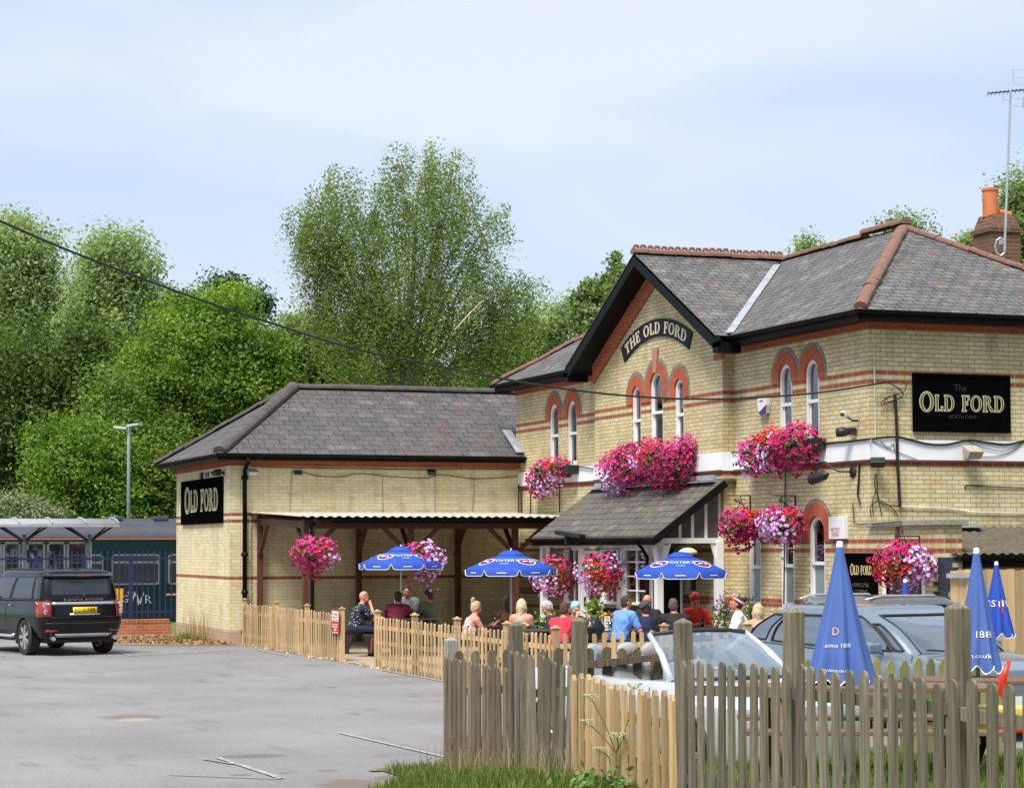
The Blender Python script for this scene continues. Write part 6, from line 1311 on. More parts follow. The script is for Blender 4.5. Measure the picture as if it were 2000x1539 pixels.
# ------------------------------------------------------------------ vehicles
def crmat(t, n):
    """catmull-rom weights for params t over n control points -> (len(t), n)"""
    t = np.asarray(t, float); i = np.clip(np.floor(t).astype(int), 0, n-2); f = t-i; W = np.zeros((len(t), n))
    w = [-.5*f+f*f-.5*f**3, 1-2.5*f*f+1.5*f**3, .5*f+2*f*f-1.5*f**3, -.5*f*f+.5*f**3]
    r = np.arange(len(t))
    for k in range(4):
        j = i+k-1; a = np.clip(j, 0, n-1)
        np.add.at(W, (r, a), w[k])
        if True:      # linear extrapolation at the ends
            m = j < 0; np.add.at(W, (r[m], a[m]), w[k][m]); np.add.at(W, (r[m], np.ones(m.sum(), int)), -w[k][m])
            m = j > n-1; np.add.at(W, (r[m], a[m]), w[k][m]); np.add.at(W, (r[m], np.full(m.sum(), n-2)), -w[k][m])
    return W
class Surf:
    def __init__(s, ctrl): s.c = np.array(ctrl, float)
    def ev(s, us, vs): n, m, _ = s.c.shape; return np.einsum('ai,ijk,bj->abk', crmat(us, n), s.c, crmat(vs, m))
    def grid(s, mb, du, dv, u0=None, u1=None, v0=None, v1=None, off=0, skip=None, mirror=True, mi=0):
        n, m, _ = s.c.shape; u0 = 0 if u0 is None else u0; u1 = n-1 if u1 is None else u1; v0 = 0 if v0 is None else v0; v1 = m-1 if v1 is None else v1
        us = np.linspace(u0, u1, max(2, int(round((u1-u0)*du))+1)); vs = np.linspace(v0, v1, max(2, int(round((v1-v0)*dv))+1)); P = s.ev(us, vs)
        if off:
            a = np.gradient(P, axis=0); b = np.gradient(P, axis=1); N = np.cross(a, b); N /= np.maximum(np.linalg.norm(N, axis=2, keepdims=True), 1e-9)
            out = P-np.array([0, P[..., 1].mean(), .6]); sg = np.sign((N*np.array([1, .3, .3])*out).sum(2, keepdims=True)); sg[sg == 0] = 1; P = P+N*sg*off
        for sx in ((1, -1) if mirror else (1,)):
            base = len(mb.v); nv = len(vs); Q = P.copy(); Q[..., 0] *= sx; mb.v += [tuple(q) for q in Q.reshape(-1, 3).tolist()]
            for i in range(len(us)-1):
                for j in range(nv-1):
                    if skip and skip((us[i]+us[i+1])/2, (vs[j]+vs[j+1])/2, P[i, j], P[i+1, j+1]): continue
                    q = [base+i*nv+j, base+(i+1)*nv+j, base+(i+1)*nv+j+1, base+i*nv+j+1]; mb.f.append(q if sx > 0 else q[::-1]); mb.m.append(mi)
def paint(name, col, coat=.9, metal=.35, rough=.3):
    m, nd, lk, b = new_mat(name); b.inputs['Base Color'].default_value = (*col, 1); b.inputs['Metallic'].default_value = metal; b.inputs['Roughness'].default_value = rough
    b.inputs['Coat Weight'].default_value = coat; b.inputs['Coat Roughness'].default_value = .03; b.inputs['Specular IOR Level'].default_value = .5 if coat > .5 else .2
    n = noise(nd, lk, 6, 3); lk.new(mixc(nd, lk, math_(nd, lk, 'MULTIPLY', ramp(nd, lk, n, .45, .8), .12), col, tuple(c*1.5+.004 for c in col)), b.inputs['Base Color']); return m
M_tyre = mat('tyre rubber', (.018, .018, .019), .85, var=.2, vs=10); M_alloy = mat('alloy rim', (.62, .63, .65), .28, metal=.8, var=.05); M_trim = mat('black plastic trim', (.02, .02, .021), .55, var=.1)
M_carglass = mat('dark privacy glass', (.022, .026, .032), .04, var=.05, coat=0, spec=.7); M_tail = mat('red tail lamp', (.26, .004, .004), .12, var=.1, coat=1); M_clearlamp = mat('chrome headlamp', (.72, .75, .78), .08, metal=.7, var=.3, vs=30, coat=1)
M_chrome = mat('bright chrome strip', (.75, .76, .78), .15, metal=.9, var=.02); M_seat = mat('grey leather seat', (.34, .335, .33), .6, var=.08); M_cabin = mat('dark cabin trim', (.03, .03, .034), .8, var=.1)
M_cglass = glass_mat('car glass', (.55, .70, .68), .38)
RINGL = [(0, 0), (0, .45), (.01, .80), (.045, .96), (.14, 1.0), (.32, 1.0), (.52, 1.0), (.70, 1.0), (.86, .985), (.94, .93), (.98, .76), (.998, .42), (1, 0)]
RINGG = [(0, 0), (0, .5), (.012, .80), (.05, .95), (.14, .995), (.36, 1.0), (.6, 1.0), (.80, .985), (.93, .94), (.975, .78), (.995, .45), (1, 0)]
def wheel(parent, x, y, r, rimr, side, spokes=7, w_=.23):
    wr = link('wheel', None, parent); wr.location = (x, y, r); wr.empty_display_size = .1
    m = MB(); s = side; m.lathe([(rimr, -w_/2), (r*.96, -w_/2), (r, -w_/2+.03), (r, w_/2-.03), (r*.96, w_/2), (rimr, w_/2)], (0, 0, 0), 'x', 36)
    t = part('tyre', m, M_tyre, wr, world=False, smooth=False)
    m = MB(); m.lathe([(rimr, -w_/2+.01), (rimr, w_/2-.01), (rimr*.93, w_/2-.015), (rimr*.90, 0), (rimr*.9, -w_/2+.01)], (0, 0, 0), 'x', 36)
    for k in range(spokes):
        a = 2*math.pi*k/spokes
        for da in (-.09, .09):
            m.bar((s*w_*.40, .03*math.cos(a), .03*math.sin(a)), (s*w_*.43, rimr*.95*math.cos(a+da), rimr*.95*math.sin(a+da)), .03, .028, up=(1, 0, 0))
    m.lathe([(0, s*w_*.47), (.05, s*w_*.46), (.06, s*w_*.38)], (0, 0, 0), 'x', 14)
    part('rim', m, M_alloy, wr, world=False)
    m = MB(); m.lathe([(0, s*.02), (rimr*.86, s*.02)], (0, 0, 0), 'x', 24); part('brake_disc', m, M_trim, wr, world=False); return wr
def trimline(G, p, par, mir):
    n = 9; a, b, c, d = p[:4]; P = G.ev(np.linspace(a, b, n), np.linspace(c, d, n)); side = p[4] == 'side_window'
    loops = [list(P[:, 0])+list(P[-1, 1:])+list(P[::-1, -1][1:])+list(P[0, ::-1][1:])] if side else [list(P[:, 0]), list(P[-1]) if abs(P[-1, 0, 0]) > .05 else list(P[0]), list(P[:, -1])]
    m = MB()
    for L_ in loops:
        for sx in ((mir,) if side else (1, -1)): m.tube([(q[0]*sx, q[1], q[2]) for q in L_], .014, 5)
    part('window_seal', m, M_trim, par, world=False, smooth=True)
def make_car(spec, loc, rz, label, name='parked_car', group=None):
    L, W, H = spec['L'], spec['W'], spec['H']; belt = lambda t: float(np.interp(t, *spec['belt'])); t_ = thing(name, label, 'car', loc, rz, group)
    rows = spec['rows']; ctrl = []
    for tt, xf in RINGL:
        c = []
        for wf, ins, zf in rows:
            z = zf if not callable(zf) else zf(tt); end = ins*(1 if tt > .5 else -1)*max(0, abs(tt-.5)*2-.75)*4
            c.append((W/2*xf*wf, (tt-.5)*L-end, z if z > 0 else belt(tt)+z+10*(z < -5)))
        b = belt(tt); ctrl.append([(0, c[0][1], rows[0][2])]+c+[(W/2*xf*.86, c[-1][1]*.985, b+.012), (W/2*xf*.5, c[-1][1]*.975, b+.028), (0, c[-1][1]*.97, b+.034)])
    S = Surf(ctrl); wy = spec['wheels']; wr = spec['wr']
    def skip(u, v, a, b):
        c = (a+b)/2
        if abs(c[0]) > W*.34 and c[2] < wr*2+.1:
            for y in wy:
                if math.hypot(c[1]-y, c[2]-wr) < wr+.045: return True
        return bool(spec.get('open') and spec['open'](c))
    m = MB(); S.grid(m, 10, 8, skip=skip); body = part('body', m, spec['paint'], t_, world=False, smooth=True, merge=True)
    m = MB(); m.box(-W*.38, W*.38, -L*.44, L*.44, .26, .62)
    part('underbody', m, M_trim, t_, world=False)
    m = MB()
    for y in wy:
        for s in (-1, 1): m.tube([(s*(W/2-.012), y+(wr+.045)*math.cos(a), wr+(wr+.045)*math.sin(a)) for a in np.linspace(-.35, math.pi+.35, 20)], .022, 6)
    part('wheel_arch', m, spec.get('arch', M_trim), body, world=False, smooth=True)
    for y in wy:
        for s in (-1, 1): wheel(t_, s*(W/2-.125), y, wr, spec['rim'], s, spec.get('spokes', 7))
    G = None
    if 'gh' in spec:
        g = spec['gh']; ctrl = []
        for tt, xf in RINGG:
            c = []
            for (yr, yf, wf, z) in g:
                y = yr+(yf-yr)*tt; zz = z if z is not None else belt(y/L+.5)-.0
                c.append((W/2*xf*wf, y, zz))
            c.append((0, g[-1][0]+(g[-1][1]-g[-1][0])*tt, g[-1][3]+.012)); ctrl.append(c)
        G = Surf(ctrl); gm = spec.get('glass', M_carglass); panes = spec['panes']
        def gskip(u, v, a, b): return any(p[0] < u < p[1] and p[2] < v < p[3] for p in panes) if spec.get('see', True) else False
        m = MB(); G.grid(m, 16, 12, skip=gskip); part('roof', m, spec.get('roofpaint', spec['paint']), t_, world=False, smooth=True, merge=True)
        for p in panes:
            e = .05; off = -.006 if spec.get('see', True) else .005
            for mir in ((1,) if p[4] != 'side_window' else (1, -1)):
                m = MB(); G.grid(m, 8, 6, p[0]-(e if spec.get('see', True) else 0), p[1]+(e if spec.get('see', True) else 0), p[2]-(e if spec.get('see', True) else 0), p[3]+(e if spec.get('see', True) else 0), off=off, mirror=p[4] != 'side_window')
                if mir < 0: m.v = [(-a, b, c) for a, b, c in m.v]
                o_ = part(p[4], m, gm, t_, world=False, smooth=True, merge=True); trimline(G, p, o_, mir)
    return t_, S, G, body
def seat(parent, x, y, z=.55, m_=M_seat):
    m = MB(); m.box(x-.24, x+.24, y-.25, y+.25, z-.15, z); m.bar((x, y-.25, z), (x, y-.38, z+.55), .44, .13, up=(0, 1, 0)); o = part('seat', m, m_, parent, world=False, bevel=.05, seg=3)
    m = MB(); bmx = bmesh.new(); bmesh.ops.create_icosphere(bmx, subdivisions=3, radius=1); m.add([(x+v.co.x*.125, y-.40+v.co.y*.055, z+.66+v.co.z*.085) for v in bmx.verts], [[v.index for v in f.verts] for f in bmx.faces]); bmx.free(); part('headrest', m, m_, o, world=False, smooth=True)
def mirror_(parent, x, y, z, s, m_):
    m = MB(); m.bar((x, y, z), (x+s*.1, y+.0, z+.03), .04, .05); m.add([(x+s*.06, y-.05, z-.03), (x+s*.27, y-.05, z-.02), (x+s*.27, y-.05, z+.13), (x+s*.06, y-.05, z+.14), (x+s*.08, y+.08, z), (x+s*.24, y+.06, z), (x+s*.24, y+.06, z+.1), (x+s*.08, y+.08, z+.11)], [(0, 1, 2, 3), (7, 6, 5, 4), (0, 4, 5, 1), (1, 5, 6, 2), (2, 6, 7, 3), (3, 7, 4, 0)]); o = part('wing_mirror', m, m_, parent, world=False, bevel=.02)
    m = MB(); m.add([(x+s*.08, y-.053, z-.0), (x+s*.255, y-.053, z+.005), (x+s*.255, y-.053, z+.115), (x+s*.08, y-.053, z+.12)], [(0, 1, 2, 3)]); part('mirror_glass', m, M_chrome, o, world=False)
# ---- black 4x4 seen from behind
rows4 = [(.80, .16, .34), (.93, .06, .45), (.985, .0, .62), (1.0, -.01, .80), (.985, .0, .95), (.955, .01, -.07), (.92, .02, -.012)]
spec = dict(L=4.6, W=1.86, H=1.75, rows=rows4, belt=([0, .12, .3, .66, .72, .95, 1], [1.12, 1.13, 1.12, 1.10, 1.09, 1.02, .92]), wheels=(-1.33, 1.30), wr=.37, rim=.265, spokes=7, paint=paint('black car paint', (.002, .0022, .004), coat=.4, metal=0, rough=.3),
    gh=[(-2.20, 1.28, .93, None), (-2.12, .95, .895, 1.40), (-2.02, .60, .815, 1.655), (-1.93, .48, .72, 1.725), (-1.85, .40, .35, 1.745)],
    panes=[(0, 1.75, .42, 1.72, 'rear_window'), (3.1, 4.0, .12, 1.7, 'side_window'), (4.15, 5.55, .12, 1.7, 'side_window'), (5.7, 7.6, .12, 1.72, 'side_window'), (9.0, 11, .15, 1.75, 'windscreen')], see=False)
p = hz(136, 1277); q = Vector((-11.50, 14.87, 0)); rv4 = R(13)
car4, S4, G4, b4 = make_car(spec, (q.x, q.y, 0), rv4, 'black four wheel drive car seen from behind beside the annex end wall')
_us = np.linspace(0, 3.4, 90); _vs = np.linspace(0, 8, 160); P4 = S4.ev(_us, _vs).reshape(-1, 3); PG = G4.ev(np.linspace(0, 3, 60), np.linspace(0, 4, 90)).reshape(-1, 3)
def ry4(x, z, P=None):
    P = P4 if P is None else P; k = np.argmin((P[:, 0]-abs(x))**2+(P[:, 2]-z)**2+(P[:, 1] > -1.3)*9); return P[k, 1]
def rearpanel(name, x0, x1, z0, z1, m_, d=.012, parent=None, r=.02, P=None, nx=10, nz=3, taper=0, label=None):
    m = MB(); vs = []
    for i in range(nx+1):
        for j in range(nz+1):
            zf = z0+(z1-z0)*j/nz; x = x0+(x1-x0)*i/nx; x = x*(1-taper*(j/nz)); vs.append((x, ry4(x, zf, P)-d, zf))
    m.add(vs, [(i*(nz+1)+j, (i+1)*(nz+1)+j, (i+1)*(nz+1)+j+1, i*(nz+1)+j+1) for i in range(nx) for j in range(nz)])
    o = part(name, m, m_, parent or car4, world=False, smooth=True, label=label); s = o.modifiers.new('solid', 'SOLIDIFY'); s.thickness = .012; s.offset = 0; return o
for s in (-1, 1):
    lamp = rearpanel('tail_lamp', s*.915, s*.70, .80, 1.11, M_tail, .010, nx=8, nz=4)
    m = MB()
    for zz, rr in ((1.03, .062), (.90, .05)): m.lathe([(rr, -.03), (rr*.75, -.036), (rr*.7, -.02), (rr*.35, -.02), (rr*.3, -.034), (0, -.034)], (s*.805, ry4(.8, zz), zz), 'y', 20)
    part('lamp_lens', m, M_clearlamp, lamp, world=False)
    rearpanel('rear_reflector', s*.80, s*.56, .495, .53, M_tail, .012, nx=6, nz=1)
    m = MB(); m.tube([(s*.66, -2.20, .36), (s*.66, -2.31, .36)], .045, 14); part('exhaust_pipe', m, M_chrome, car4, world=False)
rearpanel('tailgate_strip', -.69, .69, 1.045, 1.095, M_chrome, .016, nx=16, nz=1)
rearpanel('bumper_groove', -.88, .88, .655, .675, M_trim, .006, nx=16, nz=1); rearpanel('bumper_groove', -.7, .7, .78, .792, M_trim, .006, nx=16, nz=1)
rearpanel('skid_plate', -.55, .55, .385, .45, MA['steel'], .03, nx=10, nz=1, taper=-.12)
pt4 = rearpanel('number_plate', -.26, .26, .87, .99, mat('yellow number plate', (.80, .52, .0), .4, var=.02), .03, nx=2, nz=1)
yr = ry4(0, .93)-.045
text_obj('plate_lettering', 'LC12 FZR', .115, (0, yr, .928), (1, 0, 0), (0, 0, 1), M_trim, car4, width=.44)
bpy.data.objects['plate_lettering'].data.transform(Matrix.Translation(wloc(car4)))
tl = text_obj('badge_lettering', 'RANGE ROVER', .075, (0, ry4(0, 1.135, P4)-.012, 1.135), (1, 0, 0), (0, 0, 1), M_chrome, car4, width=.86); tl.data.transform(Matrix.Translation(wloc(car4)))
rearpanel('plate_handle', -.33, .33, .83, .86, M_chrome, .02, nx=4, nz=1)
m = MB(); vs = []
for i in range(17):
    x = -.76+1.52*i/16; yb = ry4(x, 1.64, PG); e = .03*(abs(x)/.76)**3
    vs += [(x, yb-.12+e, 1.60), (x, yb-.13+e, 1.625), (x, yb+.12, 1.70), (x, yb+.02, 1.59)]
m.add(vs, [(4*i+a, 4*i+4+a, 4*i+4+(a+1) % 4, 4*i+(a+1) % 4) for i in range(16) for a in range(4)]+[(0, 1, 2, 3), (64, 65, 66, 67)]); sp = part('spoiler', m, spec['paint'], car4, world=False, smooth=False, bevel=.006)
m = MB(); m.box(-.14, .14, -2.265, -2.25, 1.605, 1.625); part('brake_light', m, M_tail, sp, world=False)
m = MB(); m.bar((.05, ry4(0, 1.21, PG)-.02, 1.20), (-.42, ry4(.3, 1.19, PG)-.025, 1.17), .02, .028); m.lathe([(0, -.04), (.03, -.03), (.03, .0)], (.04, ry4(0, 1.2, PG), 1.20), 'y', 12); part('rear_wiper', m, M_trim, car4, world=False)
for s in (-1, 1):
    mirror_(car4, s*.86, .95, 1.10, s, spec['paint']); m = MB(); m.bar((s*.62, -1.6, 1.745), (s*.62, .25, 1.76), .03, .025); part('roof_rail', m, M_trim, car4, world=False)
    m = MB(); m.tube([(s*.93, -.85, .40), (s*.97, -.7, .38), (s*.97, .8, .38), (s*.93, .95, .40)], .035, 10); part('side_step', m, M_chrome, car4, world=False, smooth=True)
    for y in (-.55, .45): m = MB(); m.box(s*.925-.012, s*.925+.012, y-.09, y+.09, 1.0, 1.025); part('door_handle', m, M_chrome, car4, world=False)
    m = MB(); m.tube([(s*.937, -.28, .5), (s*.945, -.28, .8), (s*.90, -.28, 1.09)], .004, 4); m.tube([(s*.937, .72, .5), (s*.945, .74, .8), (s*.90, .75, 1.07)], .004, 4); part('door_seam', m, M_trim, car4, world=False)
# ---- grey blue hatchback
def hatch(loc, rz, label, pm, L=4.3, W=1.78, H=1.49, dark=False, rail=False):
    rows = [(.80, .14, .22), (.93, .04, .30), (.985, 0, .50), (1.0, -.01, .66), (.99, 0, .80), (.955, .02, -.08), (.92, .03, -.015)]
    k = H/1.53
    sp = dict(L=L, W=W, H=H, rows=rows, belt=([0, .1, .3, .6, .70, .86, .96, 1], [1.02*k, 1.04*k, 1.0*k, .97*k, .98*k, .86, .74, .62]), wheels=(-L*.305, L*.31), wr=.315, rim=.22, spokes=6, paint=pm,
        gh=[(-2.05*L/4.3, 1.22*L/4.3, .93, None), (-1.82*L/4.3, .80*L/4.3, .885, 1.24*k), (-1.40*L/4.3, .30*L/4.3, .80, 1.43*k), (-1.26*L/4.3, .20*L/4.3, .70, 1.50*k), (-1.1*L/4.3, .12*L/4.3, .35, H-.012)],
        panes=[(0, 1.7, .3, 1.75, 'rear_window'), (2.9, 4.2, .16, 1.7, 'side_window'), (4.36, 5.75, .14, 1.72, 'side_window'), (5.9, 7.5, .12, 1.74, 'side_window'), (7.62, 8.0, .15, 1.3, 'side_window'), (8.95, 11, .10, 1.82, 'windscreen')], glass=M_carglass if dark else M_cglass, see=not dark)
    t, S, G, b = make_car(sp, loc, rz, label)
    PF_ = S.ev(np.linspace(8.6, 12, 120), np.linspace(1, 9, 160)).reshape(-1, 3)
    def fp(x, z, d): k_ = np.argmin((PF_[:, 0]-abs(x))**2+(PF_[:, 2]-z)**2); return (x, PF_[k_, 1]+d, z)
    for s in (-1, 1):
        m = MB(); pts = [(.50, .60), (.62, .70), (.76, .78), (.83, .80), (.82, .70), (.74, .61), (.62, .57)]
        vs = [fp(s*a, b, .02) for a, b in pts]; m.add(vs, [tuple(range(len(vs)))]); o = part('headlight', m, M_clearlamp, t, world=False); sm = o.modifiers.new('solid', 'SOLIDIFY'); sm.thickness = .03
        mirror_(t, s*W*.46, .62*L/4.3, .98*k, s, pm)
        m = MB(); z = .98; PB = S.ev(np.linspace(0, 4, 80), np.linspace(1, 9, 120)).reshape(-1, 3)
        vs = []
        for x_, z_ in ((.70, .78), (.86, .80), (.86, 1.0), (.72, 1.02)):
            k_ = np.argmin((PB[:, 0]-x_)**2+(PB[:, 2]-z_)**2); vs.append((s*x_*1.01, PB[k_, 1]-.02, z_))
        m.add(vs, [(0, 1, 2, 3)]); o = part('tail_lamp', m, M_tail, t, world=False); sm = o.modifiers.new('solid', 'SOLIDIFY'); sm.thickness = .03
        if rail: m = MB(); m.tube([(s*.60, -1.2, H-.07), (s*.61, -1.1, H-.01), (s*.62, 0, H+.0), (s*.61, .3, H-.05)], .014, 8); part('roof_rail', m, MA['steel'], t, world=False, smooth=True)
        m = MB(); m.tube([(s*W*.487, .05, .42), (s*W*.494, .05, .75), (s*W*.462, .05, .96)], .004, 4); m.tube([(s*W*.487, -1.0, .5), (s*W*.494, -1.0, .75), (s*W*.462, -1.0, .97)], .004, 4); m.tube([(s*W*.487, 1.12, .42), (s*W*.494, 1.14, .7), (s*W*.462, 1.12, .94)], .004, 4); part('door_seam', m, M_trim, t, world=False)
    if not dark:
        for x in (-.36, .36): seat(t, x, -.05, .62, M_cabin); seat(t, x, -1.0, .64, M_cabin)
        m = MB(); m.box(-.7, .7, .55, 1.15, .5, .93); part('dashboard', m, M_cabin, t, world=False, bevel=.04)
        m = MB(); m.lathe([(.18, -.012), (.195, 0), (.18, .012), (.165, 0), (.18, -.012)], (.36, .42, .95), 'y', 24); part('steering_wheel', m, M_cabin, t, world=False)
        m = MB(); m.bar((.0, .34, 1.32*k), (.0, .40, 1.33*k), .22, .06); part('rear_view_mirror', m, M_cabin, t, world=False)
        m = MB(); m.box(-.5, -.2, .9, .901, .97, .98); part('tax_disc', m, MA['white'], t, world=False)
    for x0, x1, y0, y1 in ((-.45, .1, 1.20, 1.02), (.15, .6, 1.21, 1.03)):
        m = MB(); m.bar((x0, y0*L/4.3, .99*k), (x1, y1*L/4.3+.1, 1.02*k), .015, .02); part('wiper', m, M_trim, t, world=False)
    m = MB(); m.box(-.26, .26, L/2+.0, L/2+.012, .40, .51); part('number_plate', m, MA['white'], t, world=False)
    m = MB(); m.box(-.40, .40, L/2-.02, L/2+.006, .26, .37); part('grille', m, M_trim, t, world=False)
    return t
def place(u, D): p = hd(u, 1200, D); return (p.x, p.y, 0)
hatch(place(1752, 25.8), heading(147), 'grey blue hatchback parked behind the furled faded parasol', paint('grey blue car paint', (.19, .235, .29), metal=.4))
hatch(place(1655, 29.8), heading(232), 'dark grey estate car with roof rails parked behind the grey blue hatchback', paint('dark silver car paint', (.13, .135, .145), metal=.4), L=4.6, H=1.50, rail=True)
# ---- silver convertible, roof down
rowsC = [(.80, .14, .20), (.93, .04, .28), (.985, 0, .46), (1.0, -.01, .62), (.99, 0, .76), (.955, .02, -.08), (.92, .03, -.01)]
spec = dict(L=4.05, W=1.72, H=1.38, rows=rowsC, belt=([0, .08, .3, .6, .70, .86, .96, 1], [.88, .96, .94, .90, .92, .84, .72, .60]), wheels=(-1.18, 1.22), wr=.315, rim=.23, spokes=5, paint=paint('pale silver car paint', (.62, .65, .70), metal=.35),
    open=lambda c: -1.05 < c[1] < .55 and abs(c[0]) < .72 and c[2] > .84)
cv, SC_, _, cb_ = make_car(spec, place(1338, 20.95), heading(150), 'silver convertible with its roof down behind the roadside fence')
m = MB(); m.box(-.72, .72, -1.05, .6, .42, .46); m.box(-.74, -.71, -1.05, .6, .45, .93); m.box(.71, .74, -1.05, .6, .45, .93); m.box(-.72, .72, -1.1, -1.05, .45, .97); m.box(-.7, .7, .42, .95, .5, .91); part('cabin', m, M_seat, cv, world=False)
for x in (-.35, .35): seat(cv, x, -.10, .50); seat(cv, x, -.72, .46)
wsb = [(-.70, .78, .93), (-.35, .93, .95), (0, .97, .955), (.35, .93, .95), (.70, .78, .93)]; wst = [(-.56, .22, 1.345), (-.28, .29, 1.375), (0, .31, 1.38), (.28, .29, 1.375), (.56, .22, 1.345)]
m = MB(); N_ = 4
for r_ in range(6):
    a, b = r_/6, (r_+1)/6
    for i in range(4):
        L_ = lambda k, f: Vector(wsb[k]).lerp(Vector(wst[k]), f)+Vector((0, .03*math.sin(f*3.14), .02*math.sin(f*3.14))); m.add([L_(i, a), L_(i+1, a), L_(i+1, b), L_(i, b)], [(0, 1, 2, 3)])
part('windscreen', m, M_cglass, cv, world=False, smooth=True, merge=True)
m = MB(); m.tube([Vector(p) for p in wst], .022, 8)
part('windscreen_header', m, M_trim, cv, world=False, smooth=True)
for s in (0, 4): m = MB(); m.tube([Vector(wsb[s]), Vector(wsb[s]).lerp(Vector(wst[s]), .5)+Vector((0, .03, .02)), Vector(wst[s])], [.04, .032, .028], 8); part('windscreen_pillar', m, spec['paint'], cv, world=False, smooth=True)
m = MB(); m.tube([Vector(p) for p in wsb], .022, 8); part('windscreen_seal', m, M_trim, cv, world=False)
for s in (-1, 1):
    m = MB(); m.add([(s*.73, .68, .93), (s*.60, .16, 1.31), (s*.62, -.35, 1.25), (s*.74, -.62, .95)], [(0, 1, 2, 3)]) if s < 0 else m.add([(s*.74, -1.0, .96), (s*.66, -.55, 1.24), (s*.74, -.48, .95)], [(0, 1, 2)])
    o = part('side_window', m, M_cglass, cv, world=False); s > 0 or mirror_(cv, s*.82, .55, .90, s, spec['paint'])
m = MB(); m.lathe([(.17, -.012), (.185, 0), (.17, .012), (.155, 0), (.17, -.012)], (.35, .30, .93), 'y', 24); part('steering_wheel', m, M_cabin, cv, world=False)
m = MB(); m.bar((-.1, .30, 1.30), (.1, .30, 1.30), .03, .06); part('rear_view_mirror', m, M_cabin, cv, world=False)
m = MB(); m.box(-.62, .62, -1.62, -1.08, .92, .985); part('folded_hood_cover', m, spec['paint'], cv, world=False, bevel=.03)
for s in (-1, 1):
    m = MB(); m.tube([(s*.86, -.66, .42), (s*.875, -.66, .7), (s*.83, -.66, .90)], .004, 4); m.tube([(s*.86, .62, .42), (s*.875, .62, .7), (s*.83, .62, .88)], .004, 4); part('door_seam', m, M_trim, cv, world=False)
    m = MB(); m.box(s*.875-.01, s*.875+.01, -.5, -.34, .78, .80); part('door_handle', m, M_trim, cv, world=False)
    m = MB(); m.add([(s*.53, 1.90, .55), (s*.77, 1.76, .57), (s*.79, 1.68, .68), (s*.6, 1.80, .69)], [(0, 1, 2, 3)]); part('headlight', m, M_clearlamp, cv, world=False)
